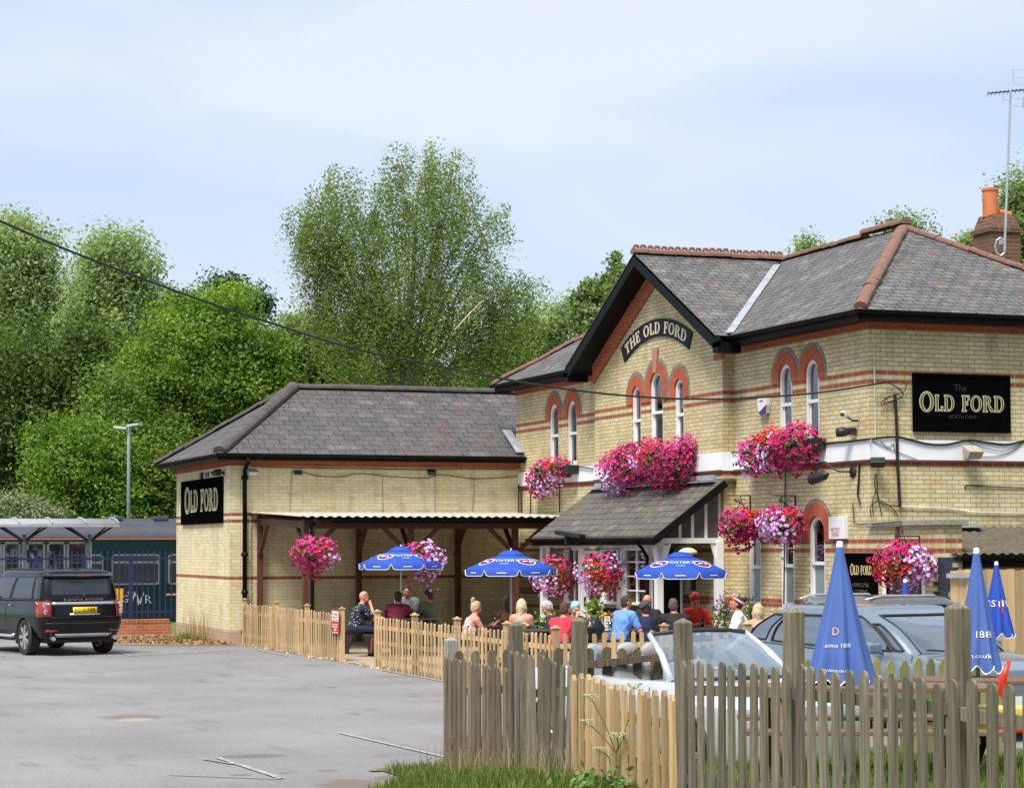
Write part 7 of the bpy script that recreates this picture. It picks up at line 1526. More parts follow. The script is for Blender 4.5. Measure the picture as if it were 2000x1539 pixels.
# ------------------------------------------------------------------ people: one smooth skin from a blended field
def cone(p, a, ra, b, rb):
    a = np.array(a); b = np.array(b); ab = b-a; t = np.clip(((p-a) @ ab)/max(ab @ ab, 1e-9), 0, 1); return np.linalg.norm(p-a-t[..., None]*ab, axis=-1)-(ra+(rb-ra)*t)
def ellip(p, c, r, Rm=None):
    q = p-np.array(c)
    if Rm is not None: q = q @ Rm
    r = np.array(r); k0 = np.linalg.norm(q/r, axis=-1); k1 = np.linalg.norm(q/(r*r), axis=-1); return k0*(k0-1)/np.maximum(k1, 1e-6)
class Field:
    def __init__(s, lo, hi, h):
        s.lo = np.array(lo); s.h = h; s.n = np.ceil((np.array(hi)-s.lo)/h).astype(int)+1; s.F = np.full(s.n, 1.0, np.float32)
    def sub(s, lo, hi, pad=.07):
        a = np.clip(((np.array(lo)-pad-s.lo)/s.h).astype(int), 0, s.n-1); b = np.clip(((np.array(hi)+pad-s.lo)/s.h).astype(int)+2, 1, s.n)
        sl = tuple(slice(a[i], b[i]) for i in range(3)); g = np.stack(np.meshgrid(*[s.lo[i]+s.h*np.arange(a[i], b[i]) for i in range(3)], indexing='ij'), -1); return sl, g
    def put(s, d, sl, k):
        f = s.F[sl]
        if k <= 0: s.F[sl] = np.minimum(f, d)
        else: h = np.clip(.5+.5*(d-f)/k, 0, 1); s.F[sl] = d*(1-h)+f*h-k*h*(1-h)
    def cone(s, a, ra, b, rb, k=.03):
        m = max(ra, rb); lo = np.minimum(a, b)-m; hi = np.maximum(a, b)+m; sl, g = s.sub(lo, hi); s.put(cone(g, a, ra, b, rb), sl, k)
    def ell(s, c, r, k=.03, Rm=None):
        m = max(r); sl, g = s.sub(np.array(c)-m, np.array(c)+m); s.put(ellip(g, c, r, Rm), sl, k)
    def cutp(s, p, n):     # keep side where (x-p).n < 0
        sl, g = s.sub(s.lo-1, s.lo+s.n*s.h+1); d = (g-np.array(p)) @ np.array(n); s.F = np.maximum(s.F, d.astype(np.float32))
    def sube(s, c, r, Rm=None):
        m = max(r); sl, g = s.sub(np.array(c)-m, np.array(c)+m); s.F[sl] = np.maximum(s.F[sl], -ellip(g, c, r, Rm))
    def mesh(s):
        F = s.F; ins = F < 0; n = s.n
        c = [F[dx:n[0]-1+dx, dy:n[1]-1+dy, dz:n[2]-1+dz] for dx in (0, 1) for dy in (0, 1) for dz in (0, 1)]
        S_ = sum((x < 0).astype(np.int8) for x in c); act = (S_ > 0) & (S_ < 8); idx = -np.ones(act.shape, np.int64); idx[act] = np.arange(act.sum()); ii = np.argwhere(act)
        acc = np.zeros((len(ii), 3)); cnt = np.zeros(len(ii)); co = [(dx, dy, dz) for dx in (0, 1) for dy in (0, 1) for dz in (0, 1)]; cv_ = [x[act] for x in c]
        for a in range(8):
            for b in range(a+1, 8):
                d = np.array(co[b])-np.array(co[a])
                if np.abs(d).sum() != 1: continue
                fa, fb = cv_[a], cv_[b]; m = (fa < 0) != (fb < 0); t = np.where(m, fa/np.where(np.abs(fa-fb) < 1e-9, 1, fa-fb), 0); acc += (np.array(co[a])+t[:, None]*d)*m[:, None]; cnt += m
        V = s.lo+s.h*(ii+acc/np.maximum(cnt, 1)[:, None]); fs = []
        for ax in range(3):
            o1, o2 = [(1, 2), (2, 0), (0, 1)][ax]; sl0 = [slice(None)]*3; sl1 = [slice(None)]*3; sl0[ax] = slice(0, n[ax]-1); sl1[ax] = slice(1, n[ax])
            a = ins[tuple(sl0)]; b = ins[tuple(sl1)]; ch = a != b; e = np.argwhere(ch)
            e = e[(e[:, o1] > 0) & (e[:, o2] > 0) & (e[:, o1] < n[o1]-1) & (e[:, o2] < n[o2]-1)]
            if not len(e): continue
            fl = a[tuple(e.T)]; u = np.zeros(3, int); u[o1] = 1; v = np.zeros(3, int); v[o2] = 1
            q = np.stack([idx[tuple((e-u-v).T)], idx[tuple((e-v).T)], idx[tuple(e.T)], idx[tuple((e-u).T)]], 1); q[~fl] = q[~fl][:, ::-1]; fs.append(q)
        return V, np.concatenate(fs)
def np_mesh(name, V, Fq, m_, parent):
    me = bpy.data.meshes.new(name); n = len(Fq); me.vertices.add(len(V)); me.vertices.foreach_set('co', np.asarray(V, float).ravel()); me.loops.add(4*n); me.loops.foreach_set('vertex_index', Fq.ravel())
    me.polygons.add(n); me.polygons.foreach_set('loop_start', np.arange(n)*4); me.polygons.foreach_set('loop_total', np.full(n, 4)); me.polygons.foreach_set('use_smooth', np.ones(n, bool)); me.update(calc_edges=True); me.validate(); me.materials.append(m_); return link(name, me, parent)
M_skin = mat('fair skin', (.56, .30, .20), .55, var=.08, vs=12); M_tan = mat('tanned skin', (.48, .20, .11), .55, var=.1, vs=12); M_brown = mat('brown skin', (.15, .065, .035), .5, var=.1, vs=12); M_pink = mat('flushed skin', (.62, .26, .18), .55, var=.1, vs=12)
M_eyew = mat('eye white', (.7, .68, .65), .3, var=.02); M_lip = mat('lips', (.42, .12, .10), .5, var=.05); M_iris = mat('dark iris', (.02, .015, .01), .2)
def person(u, vtop, D, phi, label, skin, top, topcol, hair, haircol, lean=12, yaw=0, nod=8, build=1.0, arms='table', sleeve='short', bottom=(.02, .025, .04), legs=(.0), seatz=.46, glasses=False, extra=None, tp='shirt'):
    pt = hd(u, vtop, D); ln = R(lean); ztop = pt.z
    t = thing('person', label, 'person', (0, 0, 0), heading(phi), group='people seated in the pub garden')
    sh = build; hipz = seatz+.10; T = max(.40, min(.62, (ztop-.27-hipz)/math.cos(ln)))
    hip = np.array([0, 0, hipz]); sd_ = np.array([0, math.sin(ln), math.cos(ln)]); che = hip+sd_*T*.62; nk = hip+sd_*T+np.array([0, .01, 0]); hc = nk+np.array([0, .035+.03*math.sin(R(nod)), .138])
    ang = R(yaw); nd_ = R(nod)
    Rz = np.array([[math.cos(ang), -math.sin(ang), 0], [math.sin(ang), math.cos(ang), 0], [0, 0, 1]]); Rx = np.array([[1, 0, 0], [0, math.cos(nd_), math.sin(nd_)], [0, -math.sin(nd_), math.cos(nd_)]]); RH = Rz @ Rx
    H_ = lambda x, y, z: hc+RH @ np.array([x, y, z])
    off = np.array([-hc[0], -hc[1], ztop-.125-hc[2]])          # head top goes where the photo has it
    shl = [np.array([s*.170*sh, nk[1]-.01, nk[2]-.085]) for s in (-1, 1)]
    tabz = .80
    if arms == 'table': elb = [sh_+np.array([s*.05, .16, -.24]) for sh_, s in zip(shl, (-1, 1))]; hnd = [np.array([s*.07, shl[0][1]+.40, max(tabz-off[2]*0, elb[0][2]-.02)]) for s in (-1, 1)]
    elif arms == 'chin': elb = [shl[0]+np.array([-.04, .20, -.22]), shl[1]+np.array([.02, .24, -.20])]; hnd = [np.array([-.02, shl[0][1]+.36, elb[0][2]+.03]), np.array([.03, hc[1]+.13, hc[2]-.14])]
    elif arms == 'down': elb = [sh_+np.array([s*.06, .03, -.28]) for sh_, s in zip(shl, (-1, 1))]; hnd = [e+np.array([-s*.05, .22, -.06]) for e, s in zip(elb, (-1, 1))]
    else: elb = [sh_+np.array([s*.09, .10, -.25]) for sh_, s in zip(shl, (-1, 1))]; hnd = [np.array([s*.03, shl[0][1]+.27, elb[0][2]+.02+.03*s]) for s in (-1, 1)]
    hips_ = [np.array([s*.09, .02, hipz-.01]) for s in (-1, 1)]; knee = [np.array([s*.12, .44, hipz-.03]) for s in (-1, 1)]; ank = [np.array([s*.12, .42+.06*s, .09]) for s in (-1, 1)]; toe = [a+np.array([0, .16, -.045]) for a in ank]
    lo = np.array([-.42, -.30, -.02]); hi = np.array([.42, .85, hc[2]+.17]); h = .0105
    def torso(F, g=0, k=.05):
        F.ell(hip+sd_*.04, (.165*sh+g, .115*sh+g, .12+g), k); F.cone(hip+sd_*.05, .115*sh+g, che, .125*sh+g, k)
        F.ell(hip+sd_*T*.35+np.array([0, .025, 0]), (.145*sh+g, .115*sh+g, .14+g), k); F.ell(che, (.165*sh+g, .11*sh+g, .15+g), k); F.cone(shl[0]+np.array([.03, 0, .01]), .062+g, shl[1]-np.array([.03, 0, -.01]), .062+g, k)
        for s_ in shl: F.cone(nk+np.array([0, -.01, -.015]), .045+g*.4, s_+np.array([0, 0, .01]), .05+g, .04)
        for s_, e in zip(shl, elb): F.cone(s_, .058*sh+g, s_+(e-s_)*.3, .05*sh+g, .04)
    F = Field(lo, hi, h); torso(F)
    F.cone(nk-sd_*.05, .056, hc+np.array([0, -.015, -.06]), .052, .03)
    F.ell(H_(0, -.012, .028), (.073, .092, .097), .02, RH); F.ell(H_(0, .022, -.045), (.056, .066, .072), .03, RH); F.ell(H_(0, .055, -.085), (.026, .024, .02), .02, RH)
    F.cone(H_(0, .082, .01), .008, H_(0, .104, -.03), .014, .012); F.ell(H_(0, .082, .03), (.045, .014, .010), .012, RH); F.ell(H_(0, .083, -.062), (.022, .010, .009), .008, RH)
    for s in (-1, 1):
        F.ell(H_(s*.074, -.012, -.008), (.010, .022, .032), .008, RH); F.sube(H_(s*.030, .092, .010), (.015, .010, .009), RH); F.ell(H_(s*.04, .068, -.022), (.022, .018, .02), .015, RH)
    for i, s in enumerate((-1, 1)):
        F.cone(shl[i], .055*sh, elb[i], .042*sh, .03); F.cone(elb[i], .042*sh, hnd[i], .027*sh, .02)
        w_ = hnd[i]; d = (hnd[i]-elb[i]); d = d/np.linalg.norm(d); sdv = np.cross(d, [0, 0, 1]); sdv = sdv/max(np.linalg.norm(sdv), 1e-6)
        F.cone(w_, .026, w_+d*.075, .030, .015)
        for q in range(4):
            b = w_+d*.08+sdv*(q-1.5)*.021; mlen = (.036, .042, .039, .031)[q]; m1 = b+d*mlen+np.array([0, 0, -.006]); m2 = m1+d*mlen*.7+np.array([0, 0, -.02]); F.cone(b, .0105, m1, .0098, .004); F.cone(m1, .0098, m2, .0088, .004)
        tb = w_+d*.03-s*sdv*.026; F.cone(tb, .013, tb+d*.035-s*sdv*.022, .0105, .008); F.cone(tb+d*.035-s*sdv*.022, .0105, tb+d*.06-s*sdv*.018, .0095, .004)
        F.cone(hips_[i], .085*sh, knee[i], .058*sh, .04); F.cone(knee[i], .056*sh, ank[i]+(knee[i]-ank[i])*.55, .056*sh, .03); F.cone(ank[i]+(knee[i]-ank[i])*.55, .056*sh, ank[i], .036, .03); F.cone(ank[i]+np.array([0, -.03, -.03]), .036, toe[i], .032, .02)
    V, Q = F.mesh(); bo = np_mesh('body', V, Q, skin, t)
    # clothes
    F = Field(lo, hi, h); g = .013; torso(F, g)
    frac = {'short': .72, 'long': 1.0, 'none': .0, 'strap': 0}[sleeve]
    if frac:
        for i in range(2):
            e = shl[i]+(elb[i]-shl[i])*min(1, frac); F.cone(shl[i], .055*sh+.016, e, .045*sh+.02, .03)
            if frac >= 1: F.cone(elb[i], .045*sh+.016, elb[i]+(hnd[i]-elb[i])*.9, .030*sh+.012, .03)
    if sleeve in ('none', 'strap'):
        for i, s in enumerate((-1, 1)): F.cutp(shl[i]+np.array([-s*.045, 0, 0]), np.array([s*1.0, 0, .25]))
        F.cutp(nk+np.array([0, 0, -.13 if sleeve == 'strap' else -.05]), np.array([0, 0.1, 1.0]))
    else: F.cutp(nk+np.array([0, .0, .022]), np.array([0, -.1, 1.0]))
    F.cutp(hip+np.array([0, 0, -.06]), np.array([0, 0, -1.0]))
    gx = [F.lo[i]+F.h*np.arange(F.n[i]) for i in range(3)]; a_, b_2, c_ = np.meshgrid(*gx, indexing='ij'); F.F += (.0055*np.sin(c_*42+7*np.sin(a_*11+b_2*6))*np.sin(a_*16+b_2*13+c_*9)).astype(np.float32)
    V, Q = F.mesh(); to = np_mesh(tp, V, Q, topcol, t)
    if sleeve == 'strap':
        m = MB()
        for s in (-1, 1): m.tube([tuple(nk+np.array([s*.10, .10, -.13])), tuple(nk+np.array([s*.085, .02, -.015])), tuple(nk+np.array([s*.09, -.085, -.10])), tuple(nk+np.array([s*.1, -.11, -.16]))], .010, 5)
        part('strap', m, topcol, t, world=False)
    F = Field(lo, hi, h); F.ell(hip, (.175*sh, .13*sh, .12), .05)
    for i in range(2):
        F.cone(hips_[i], .098*sh, knee[i]*(1 if legs else .92)+hips_[i]*(0 if legs else .08), .078*sh, .04)
        if legs: F.cone(knee[i], .07*sh, ank[i]+np.array([0, 0, .02]), .06, .03)
    F.cutp(hip+np.array([0, 0, .09]), np.array([0, -.3, 1.0])); V, Q = F.mesh(); np_mesh('trousers' if legs else 'shorts', V, Q, mat('trouser cloth', bottom, .85, var=.15), t)
    m = MB()
    for i in range(2): m.tube([tuple(ank[i]+np.array([0, -.07, -.045])), tuple(ank[i]+np.array([0, .06, -.04])), tuple(toe[i]+np.array([0, .02, -.01]))], [.042, .046, .036], 10)
    part('shoes', m, M_cabin, t, world=False, smooth=True)
    # face
    m = MB(); 
    for s in (-1, 1): c = H_(s*.030, .081, .010); m.tube([tuple(c-RH @ np.array([.010, 0, 0])), tuple(c), tuple(c+RH @ np.array([.010, 0, 0]))], [.003, .008, .003], 8)
    part('eyes', m, M_iris, t, world=False)
    if glasses:
        m = MB()
        for s in (-1, 1): c = H_(s*.034, .098, .010); m.add([tuple(c+RH @ np.array([.026*math.cos(a), -.006*abs(math.cos(a)), .019*math.sin(a)])) for a in np.linspace(0, 2*math.pi, 14, endpoint=False)], [tuple(range(14))]); m.tube([tuple(H_(s*.06, .09, .015)), tuple(H_(s*.078, -.01, .01))], .003, 4)
        part('sunglasses', m, M_trim, t, world=False)
    # hair
    hm = mat('hair '+hair, haircol, .7, col2=tuple(min(1, c*1.7) for c in haircol), vs=40, sc3=(3, 3, .6), bs=80, bst=.5)
    if hair != 'bald':
        F = Field(lo+np.array([0, 0, hipz]), hi+np.array([0, 0, .06]), .009)
        F.ell(H_(0, -.020, .038), (.081 if hair != 'crop' else .0765, .098 if hair != 'crop' else .093, .096 if hair != 'crop' else .091), .01, RH); F.ell(H_(0, -.045, -.015), (.068, .064, .082), .02, RH)
        if hair in ('crop', 'short'):
            F.cutp(H_(0, .052, .055), RH @ np.array([0, 1, -.55])); F.cutp(H_(0, 0, -.042), RH @ np.array([0, .85, -1]))
        elif hair == 'bob':
            F.ell(H_(0, -.03, -.03), (.092, .085, .10), .03, RH); F.cone(H_(-.06, -.03, -.03), .035, H_(-.065, -.02, -.13), .028, .03); F.cone(H_(.06, -.03, -.03), .035, H_(.065, -.02, -.13), .028, .03); F.cone(H_(0, -.07, -.02), .06, H_(0, -.075, -.15), .045, .03)
            F.cutp(H_(0, .045, .03), RH @ np.array([0, 1, -.35]))
        elif hair == 'bun':
            F.cutp(H_(0, .052, .055), RH @ np.array([0, 1, -.55])); F.cutp(H_(0, 0, -.045), RH @ np.array([0, .8, -1])); F.ell(H_(0, -.09, .12), (.045, .045, .045), .015, RH); F.ell(H_(.03, -.10, .15), (.03, .03, .03), .01, RH)
        elif hair == 'curly':
            for k in range(26):
                a = random.uniform(0, 6.28); b = random.uniform(-.3, 1.4); F.ell(H_(.085*math.cos(a)*math.cos(b), -.025+.10*math.sin(a)*math.cos(b), .03+.10*math.sin(b)), (.03, .03, .03), .01)
            F.cutp(H_(0, .062, .03), RH @ np.array([0, 1, -.45]))
        if extra == 'wrap': pass
        gx = [F.lo[i]+F.h*np.arange(F.n[i]) for i in range(3)]; a_, b_2, c_ = np.meshgrid(*gx, indexing='ij'); F.F += (.0065*np.sin(a_*150+20*c_)*np.sin(b_2*130+9*a_)*(1+np.sin(c_*60))).astype(np.float32)
        V, Q = F.mesh(); np_mesh('hair', V, Q, hm, t)
    if extra == 'beard':
        F = Field(lo+np.array([0, 0, hipz]), hi, .009); F.ell(H_(0, .04, -.075), (.056, .058, .052), .01, RH); F.cutp(H_(0, 0, -.045), RH @ np.array([0, -.2, 1])); V, Q = F.mesh(); np_mesh('beard', V, Q, mat('ginger brown beard', (.16, .06, .025), .9, var=.3, vs=40), t)
        m = MB()
        for s in (-1, 1): m.tube([tuple(H_(s*.035, .055, .105)), tuple(H_(s*.078, .0, .07)), tuple(H_(s*.08, -.05, .0))], .004, 5); m.add([tuple(H_(s*.03+.024*math.cos(a), .055+.012*math.sin(a), .112+.014*math.sin(a))) for a in np.linspace(0, 6.28, 10, endpoint=False)], [tuple(range(10))])
        part('sunglasses', m, M_trim, t, world=False)
    if extra == 'wrap':
        m = MB(); m.tube([tuple(H_(.084*math.cos(a), -.015+.10*math.sin(a), .062+.01*math.sin(a))) for a in np.linspace(0, 6.28, 25)], .022, 8); m.tube([tuple(H_(-.02, .09, .09)), tuple(H_(-.06, .10, .13))], [.012, .026], 8); m.tube([tuple(H_(-.02, .09, .09)), tuple(H_(.03, .10, .13))], [.012, .026], 8)
        part('hair_wrap', m, mat('pink cotton wrap', (.75, .38, .42), .8, var=.1), t, world=False, smooth=True)
    # place so that the head top lands on the photo
    Rzz = Matrix.Rotation(heading(phi), 3, 'Z'); hx_ = Rzz @ Vector((hc[0], hc[1], 0)); dz = ztop-.13-hc[2]
    t.location = (pt.x-hx_.x, pt.y-hx_.y, dz)
    return t
cloth = lambda n, c, v=.12: mat(n, c, .85, var=v, vs=7, bs=25, bst=.25)
def dotted():
    m, nd, lk, b = new_mat('navy shirt with white dots'); t = nd.new('ShaderNodeTexCoord'); v = nd.new('ShaderNodeTexVoronoi'); v.inputs['Scale'].default_value = 30; lk.new(t.outputs['Object'], v.inputs['Vector'])
    lk.new(mixc(nd, lk, ramp(nd, lk, v.outputs['Distance'], .2, .26, (1, 1, 1), (0, 0, 0)), (.010, .014, .035), (.7, .72, .75)), b.inputs['Base Color']); b.inputs['Roughness'].default_value = .85; return m
def floral():
    m, nd, lk, b = new_mat('pale patterned cotton'); lk.new(mixc(nd, lk, ramp(nd, lk, noise(nd, lk, 16, 3), .45, .6), (.62, .60, .66), (.66, .22, .20)), b.inputs['Base Color']); b.inputs['Roughness'].default_value = .85; return m
person(711, 1154, 43.0, 78, 'bald bearded man in a navy dotted shirt and shorts sitting by the gate gap', M_pink, 'shirt', dotted(), 'bald', (.1, .05, .03), lean=16, yaw=-6, nod=14, arms='chin', bottom=(.01, .014, .035), legs=0, extra='beard', build=1.08)
person(777, 1154, 43.5, 8, 'man in a maroon t-shirt seen from behind at the leftmost table', M_pink, 'shirt', cloth('maroon cotton', (.17, .012, .03)), 'crop', (.02, .014, .01), lean=14, yaw=20, legs=1, build=1.1, tp='t_shirt')
person(794, 1142, 44.9, 186, 'man in a grey t-shirt facing the camera behind the man in maroon', M_tan, 'shirt', cloth('grey cotton', (.17, .19, .20)), 'short', (.012, .009, .007), lean=10, nod=16, yaw=15, legs=1, build=1.08, tp='t_shirt')
person(836, 1151, 44.0, 318, 'man in an olive green t-shirt leaning over the leftmost table', M_tan, 'shirt', cloth('olive cotton', (.13, .15, .07)), 'short', (.03, .02, .015), lean=22, yaw=22, legs=1, build=1.1, tp='t_shirt')
person(931, 1173, 39.3, 72, 'blonde woman with sunglasses and tied up hair in a pale patterned vest', M_pink, 'shirt', floral(), 'bun', (.40, .30, .17), lean=16, nod=10, sleeve='none', legs=1, build=.92, glasses=True, tp='vest_top')
person(990, 1164, 40.3, 205, 'dark skinned woman with short grey hair behind the parasol pole', M_brown, 'shirt', cloth('mustard cotton', (.45, .24, .03)), 'short', (.14, .14, .15), lean=14, yaw=0, sleeve='none', legs=1, build=.92, tp='vest_top')
person(1019, 1169, 38.6, 10, 'woman with a straight blonde bob in a sage green strappy top', M_pink, 'shirt', cloth('sage cotton', (.20, .25, .17)), 'bob', (.44, .36, .23), lean=4, nod=2, sleeve='strap', legs=1, build=.92, arms='down', tp='strappy_top')
person(1068, 1173, 37.8, 262, 'grey haired man in a dark jacket bending his head over the table', M_pink, 'shirt', cloth('black suit cloth', (.012, .014, .025)), 'short', (.36, .36, .37), lean=24, nod=30, sleeve='long', legs=1, tp='jacket')
person(1103, 1175, 36.0, 22, 'man in a bright red polo shirt leaning on the table, seen from behind', M_tan, 'shirt', cloth('coral red cotton', (.60, .03, .06)), 'crop', (.05, .025, .018), lean=32, nod=12, legs=1, build=1.08, tp='polo_shirt')
person(1124, 1174, 37.5, 160, 'woman with short turquoise dyed hair resting her chin on her hand', M_skin, 'shirt', cloth('brown knit', (.10, .06, .05)), 'short', (.22, .46, .55), lean=14, nod=22, arms='chin', sleeve='long', legs=1, build=.92, tp='cardigan')
person(1224, 1162, 36.9, 52, 'man in a pale blue polo shirt leaning on folded arms', M_tan, 'shirt', cloth('pale blue cotton', (.13, .28, .68)), 'crop', (.03, .02, .015), lean=20, nod=8, yaw=-12, legs=1, build=1.1, arms='fold', tp='polo_shirt')
person(1264, 1161, 38.9, 200, 'man in a black t-shirt half hidden behind the woman in navy', M_pink, 'shirt', cloth('black cotton', (.012, .012, .015)), 'bald', (.05, .03, .02), lean=12, nod=12, legs=1, tp='t_shirt')
person(1259, 1174, 37.2, 335, 'woman with dark grey wavy hair in a navy top seen from behind', M_pink, 'shirt', cloth('navy cotton', (.010, .016, .05)), 'curly', (.055, .045, .045), lean=16, yaw=-12, legs=1, build=.98, tp='blouse')
person(1315, 1168, 36.8, 350, 'man with cropped grey brown hair in a black t-shirt seen from behind', M_tan, 'shirt', cloth('black jersey', (.008, .008, .010)), 'crop', (.07, .055, .045), lean=10, yaw=-22, legs=1, build=1.15, tp='t_shirt')
person(1358, 1159, 38.6, 178, 'red haired woman in a red top facing the camera under the parasol', M_tan, 'shirt', cloth('tomato red cotton', (.72, .03, .015)), 'curly', (.24, .025, .015), lean=10, nod=18, arms='fold', legs=1, build=1.0, tp='t_shirt')
person(1438, 1164, 36.6, 272, 'woman in a white blouse with a pink hair wrap looking up to the left', M_tan, 'shirt', cloth('white cotton', (.76, .76, .78), .05), 'bun', (.012, .010, .014), lean=6, nod=-26, legs=1, arms='fold', build=1.02, extra='wrap', tp='blouse')
person(1480, 1178, 35.4, 20, 'woman with long wavy blonde hair in a navy spotted halter top', M_pink, 'shirt', dotted(), 'bob', (.40, .31, .18), lean=4, nod=0, yaw=20, sleeve='strap', legs=1, arms='down', build=.94, tp='halter_top')
# ------------------------------------------------------------------ station: low wall, railings, shelter, train, lamp
YW = 22.8
xl = hy(-60, 1200, YW).x
m = MB(); m.box(xl, -AW-.1, YW, YW+.23, -.1, .30); lw = thing('low_brick_wall', 'low orange red brick wall under the blue railings', 'wall', (-9.5, YW, 0)); part('wall', m, MA['brick_wall'], lw)
m = MB(); x = xl
while x < -AW-.2: m.box(x, x+.105, YW-.012, YW+.242, .30, .385); x += .113
part('coping', m, MA['brick_wall'], lw)
M_navy = mat('navy railing paint', (.014, .018, .085), .45, var=.15)
rl = thing('railings', 'tall navy blue steel railings between the car park and the platform', 'railings', (-9.5, YW+.1, .36))
x = xl; k = 0
M_bar = None
while x < -AW-.05:
    if k % 8 == 3: m = MB(); m.box(x-.05, x+.05, YW+.06, YW+.14, .38, 2.02); part('post', m, M_navy, rl)
    else:
        if M_bar is None:
            m = MB(); m.box(-.014, .014, -.014, .014, .06, 1.72); m.add([(-.014, -.014, 1.72), (.014, -.014, 1.72), (.014, .014, 1.72), (-.014, .014, 1.72), (0, 0, 1.78)], [(0, 1, 4), (1, 2, 4), (2, 3, 4), (3, 0, 4)]); M_bar = m.mesh('bar', M_navy)
        o = link('bar', M_bar, rl); o.location = (x+9.5, 0, 0)
    x += .148; k += 1
m = MB(); m.box(xl, -AW-.02, YW+.09, YW+.11, 1.90, 1.945); m.box(xl, -AW-.02, YW+.09, YW+.11, .55, .595); part('rail', m, M_navy, rl)
# train
YT = 32; tr = thing('train', 'dark green passenger train with a grey roof standing at the platform', 'train', (-8, YT, 0))
M_green = mat('dark green train paint', (.003, .018, .023), .22, var=.2, vs=1.2); M_gr = mat('grey train roof', (.05, .053, .07), .45, var=.2, vs=2); M_wf = mat('grey window surround', (.15, .17, .16), .4, var=.1); M_sal = mat('salmon stripe', (.65, .24, .14), .5, var=.03)
xa, xb = hy(-120, 1100, YT).x, 4.0
m = MB(); m.box(xa, xb, YT, YT+2.8, -.2, 2.45); part('body', m, M_green, tr)
m = MB(); pr = [(YT-.03, 2.50), (YT+.02, 2.66), (YT+.25, 2.88), (YT+.7, 3.02), (YT+1.4, 3.08), (YT+2.1, 3.02), (YT+2.8, 2.5)]
vs = [(x_, a, b) for x_ in (xa, xb) for a, b in pr]; m.add(vs, [(i, i+1, 7+i+1, 7+i) for i in range(6)]); part('roof', m, M_gr, tr, smooth=True)
m = MB(); m.box(xa, xb, YT-.012, YT+.01, 2.44, 2.50); m.box(hy(322, 1160, YT).x, xb, YT-.013, YT, .78, .83); part('stripe', m, M_sal, tr)
for u in (223, 312):
    m = MB(); p = hy(u, 1014, YT+.8); m.box(p.x-.22, p.x+.22, YT+.6, YT+1.2, 3.0, 3.13); part('roof_vent', m, M_gr, tr, bevel=.03)
def rrect(cx, cz, w_, h_, r, n=5): return [(cx+sx*(w_/2-r)+r*math.cos(a), cz+sz*(h_/2-r)+r*math.sin(a)) for sx, sz, a0 in ((1, 1, 0), (-1, 1, 90), (-1, -1, 180), (1, -1, 270)) for a in [R(a0+90*k/n) for k in range(n+1)]]
TP = plane((0, YT, 0), (1, 0, 0), (0, -1, 0))
for k in range(-3, 5):
    x0 = hy(218, 1100, YT).x+k*(hy(328, 1100, YT).x-hy(218, 1100, YT).x); w_ = hy(312, 1100, YT).x-hy(218, 1100, YT).x; z1, z0 = hy(250, 1082, YT).z, hy(250, 1142, YT).z
    m = MB(); m.prism(rrect(x0+w_/2, (z0+z1)/2, w_, z1-z0, .1), TP, 0, .012); f = part('window_frame', m, M_wf, tr)
    m = MB(); m.prism(rrect(x0+w_/2, z0+(z1-z0)*.38, w_-.1, (z1-z0)*.64, .06), TP, .013, .016); m.prism(rrect(x0+w_/2, z0+(z1-z0)*.86, w_-.1, (z1-z0)*.17, .04), TP, .013, .016); part('pane', m, M_carglass, f)
def gwr(parent):
    m = MB(); z = hy(270, 1177, YT).z; s = lambda u, v: (hy(u, v, YT).x, hy(u, v, YT).z)
    fn = lambda u, v: Vector((hy(u, v, YT).x, YT-.02, hy(u, v, YT).z))
    def st(pts, w_):
        for (a, b), (c, d) in zip(pts, pts[1:]): A_ = fn(a, b); B_ = fn(c, d); m.bar(A_, B_, .004, w_, up=(0, 1, 0)) if False else m.add([A_+Vector((-w_/2, 0, 0)), A_+Vector((w_/2, 0, 0)), B_+Vector((w_/2, 0, 0)), B_+Vector((-w_/2, 0, 0))], [(0, 1, 2, 3)])
    st([(251, 1155), (257, 1178)], .07); st([(257, 1178), (264, 1153)], .05); st([(264, 1153), (272, 1182)], .07); st([(272, 1182), (280, 1157)], .05)
    part('logo_letter', m, MA['steel'], parent)
gwr(tr)
c = hy(244, 1170, YT-.02); text_obj('logo_letter', 'G', .30, c, (1, 0, 0), (0, 0, 1), MA['steel'], tr); c = hy(289, 1171, YT-.02); text_obj('logo_letter', 'R', .36, c, (1, 0, 0), (0, 0, 1), MA['steel'], tr)
# shelter
YS = 26; sh = thing('platform_shelter', 'glazed platform shelter with a pale curved roof and blue brackets', 'shelter', (-10, YS, 0))
M_poly = mat('pale roof sheet', (.30, .29, .30), .6, var=.06)
xr = hy(222, 1018, YS).x; xl2 = hy(-90, 1012, YS).x
m = MB(); vs = []
for x_ in (xl2, xr): vs += [(x_, YS-.9+1.8*t, 2.82+.15*math.sin(math.pi*t*.85)) for t in np.linspace(0, 1, 9)]
m.add(vs, [(i, i+1, 9+i+1, 9+i) for i in range(8)]); o = part('roof', m, M_poly, sh, smooth=True); s = o.modifiers.new('solid', 'SOLIDIFY'); s.thickness = .03
m = MB(); 
x_ = xr-.02
while x_ > xl2: m.tube([(x_, YS-.9+1.8*t, 2.85+.15*math.sin(math.pi*t*.85)) for t in np.linspace(0, 1, 9)], .022, 5); x_ -= .86
m.box(xl2, xr, YS-.93, YS-.87, 2.74, 2.80); part('roof_rib', m, MA['steel'], sh)
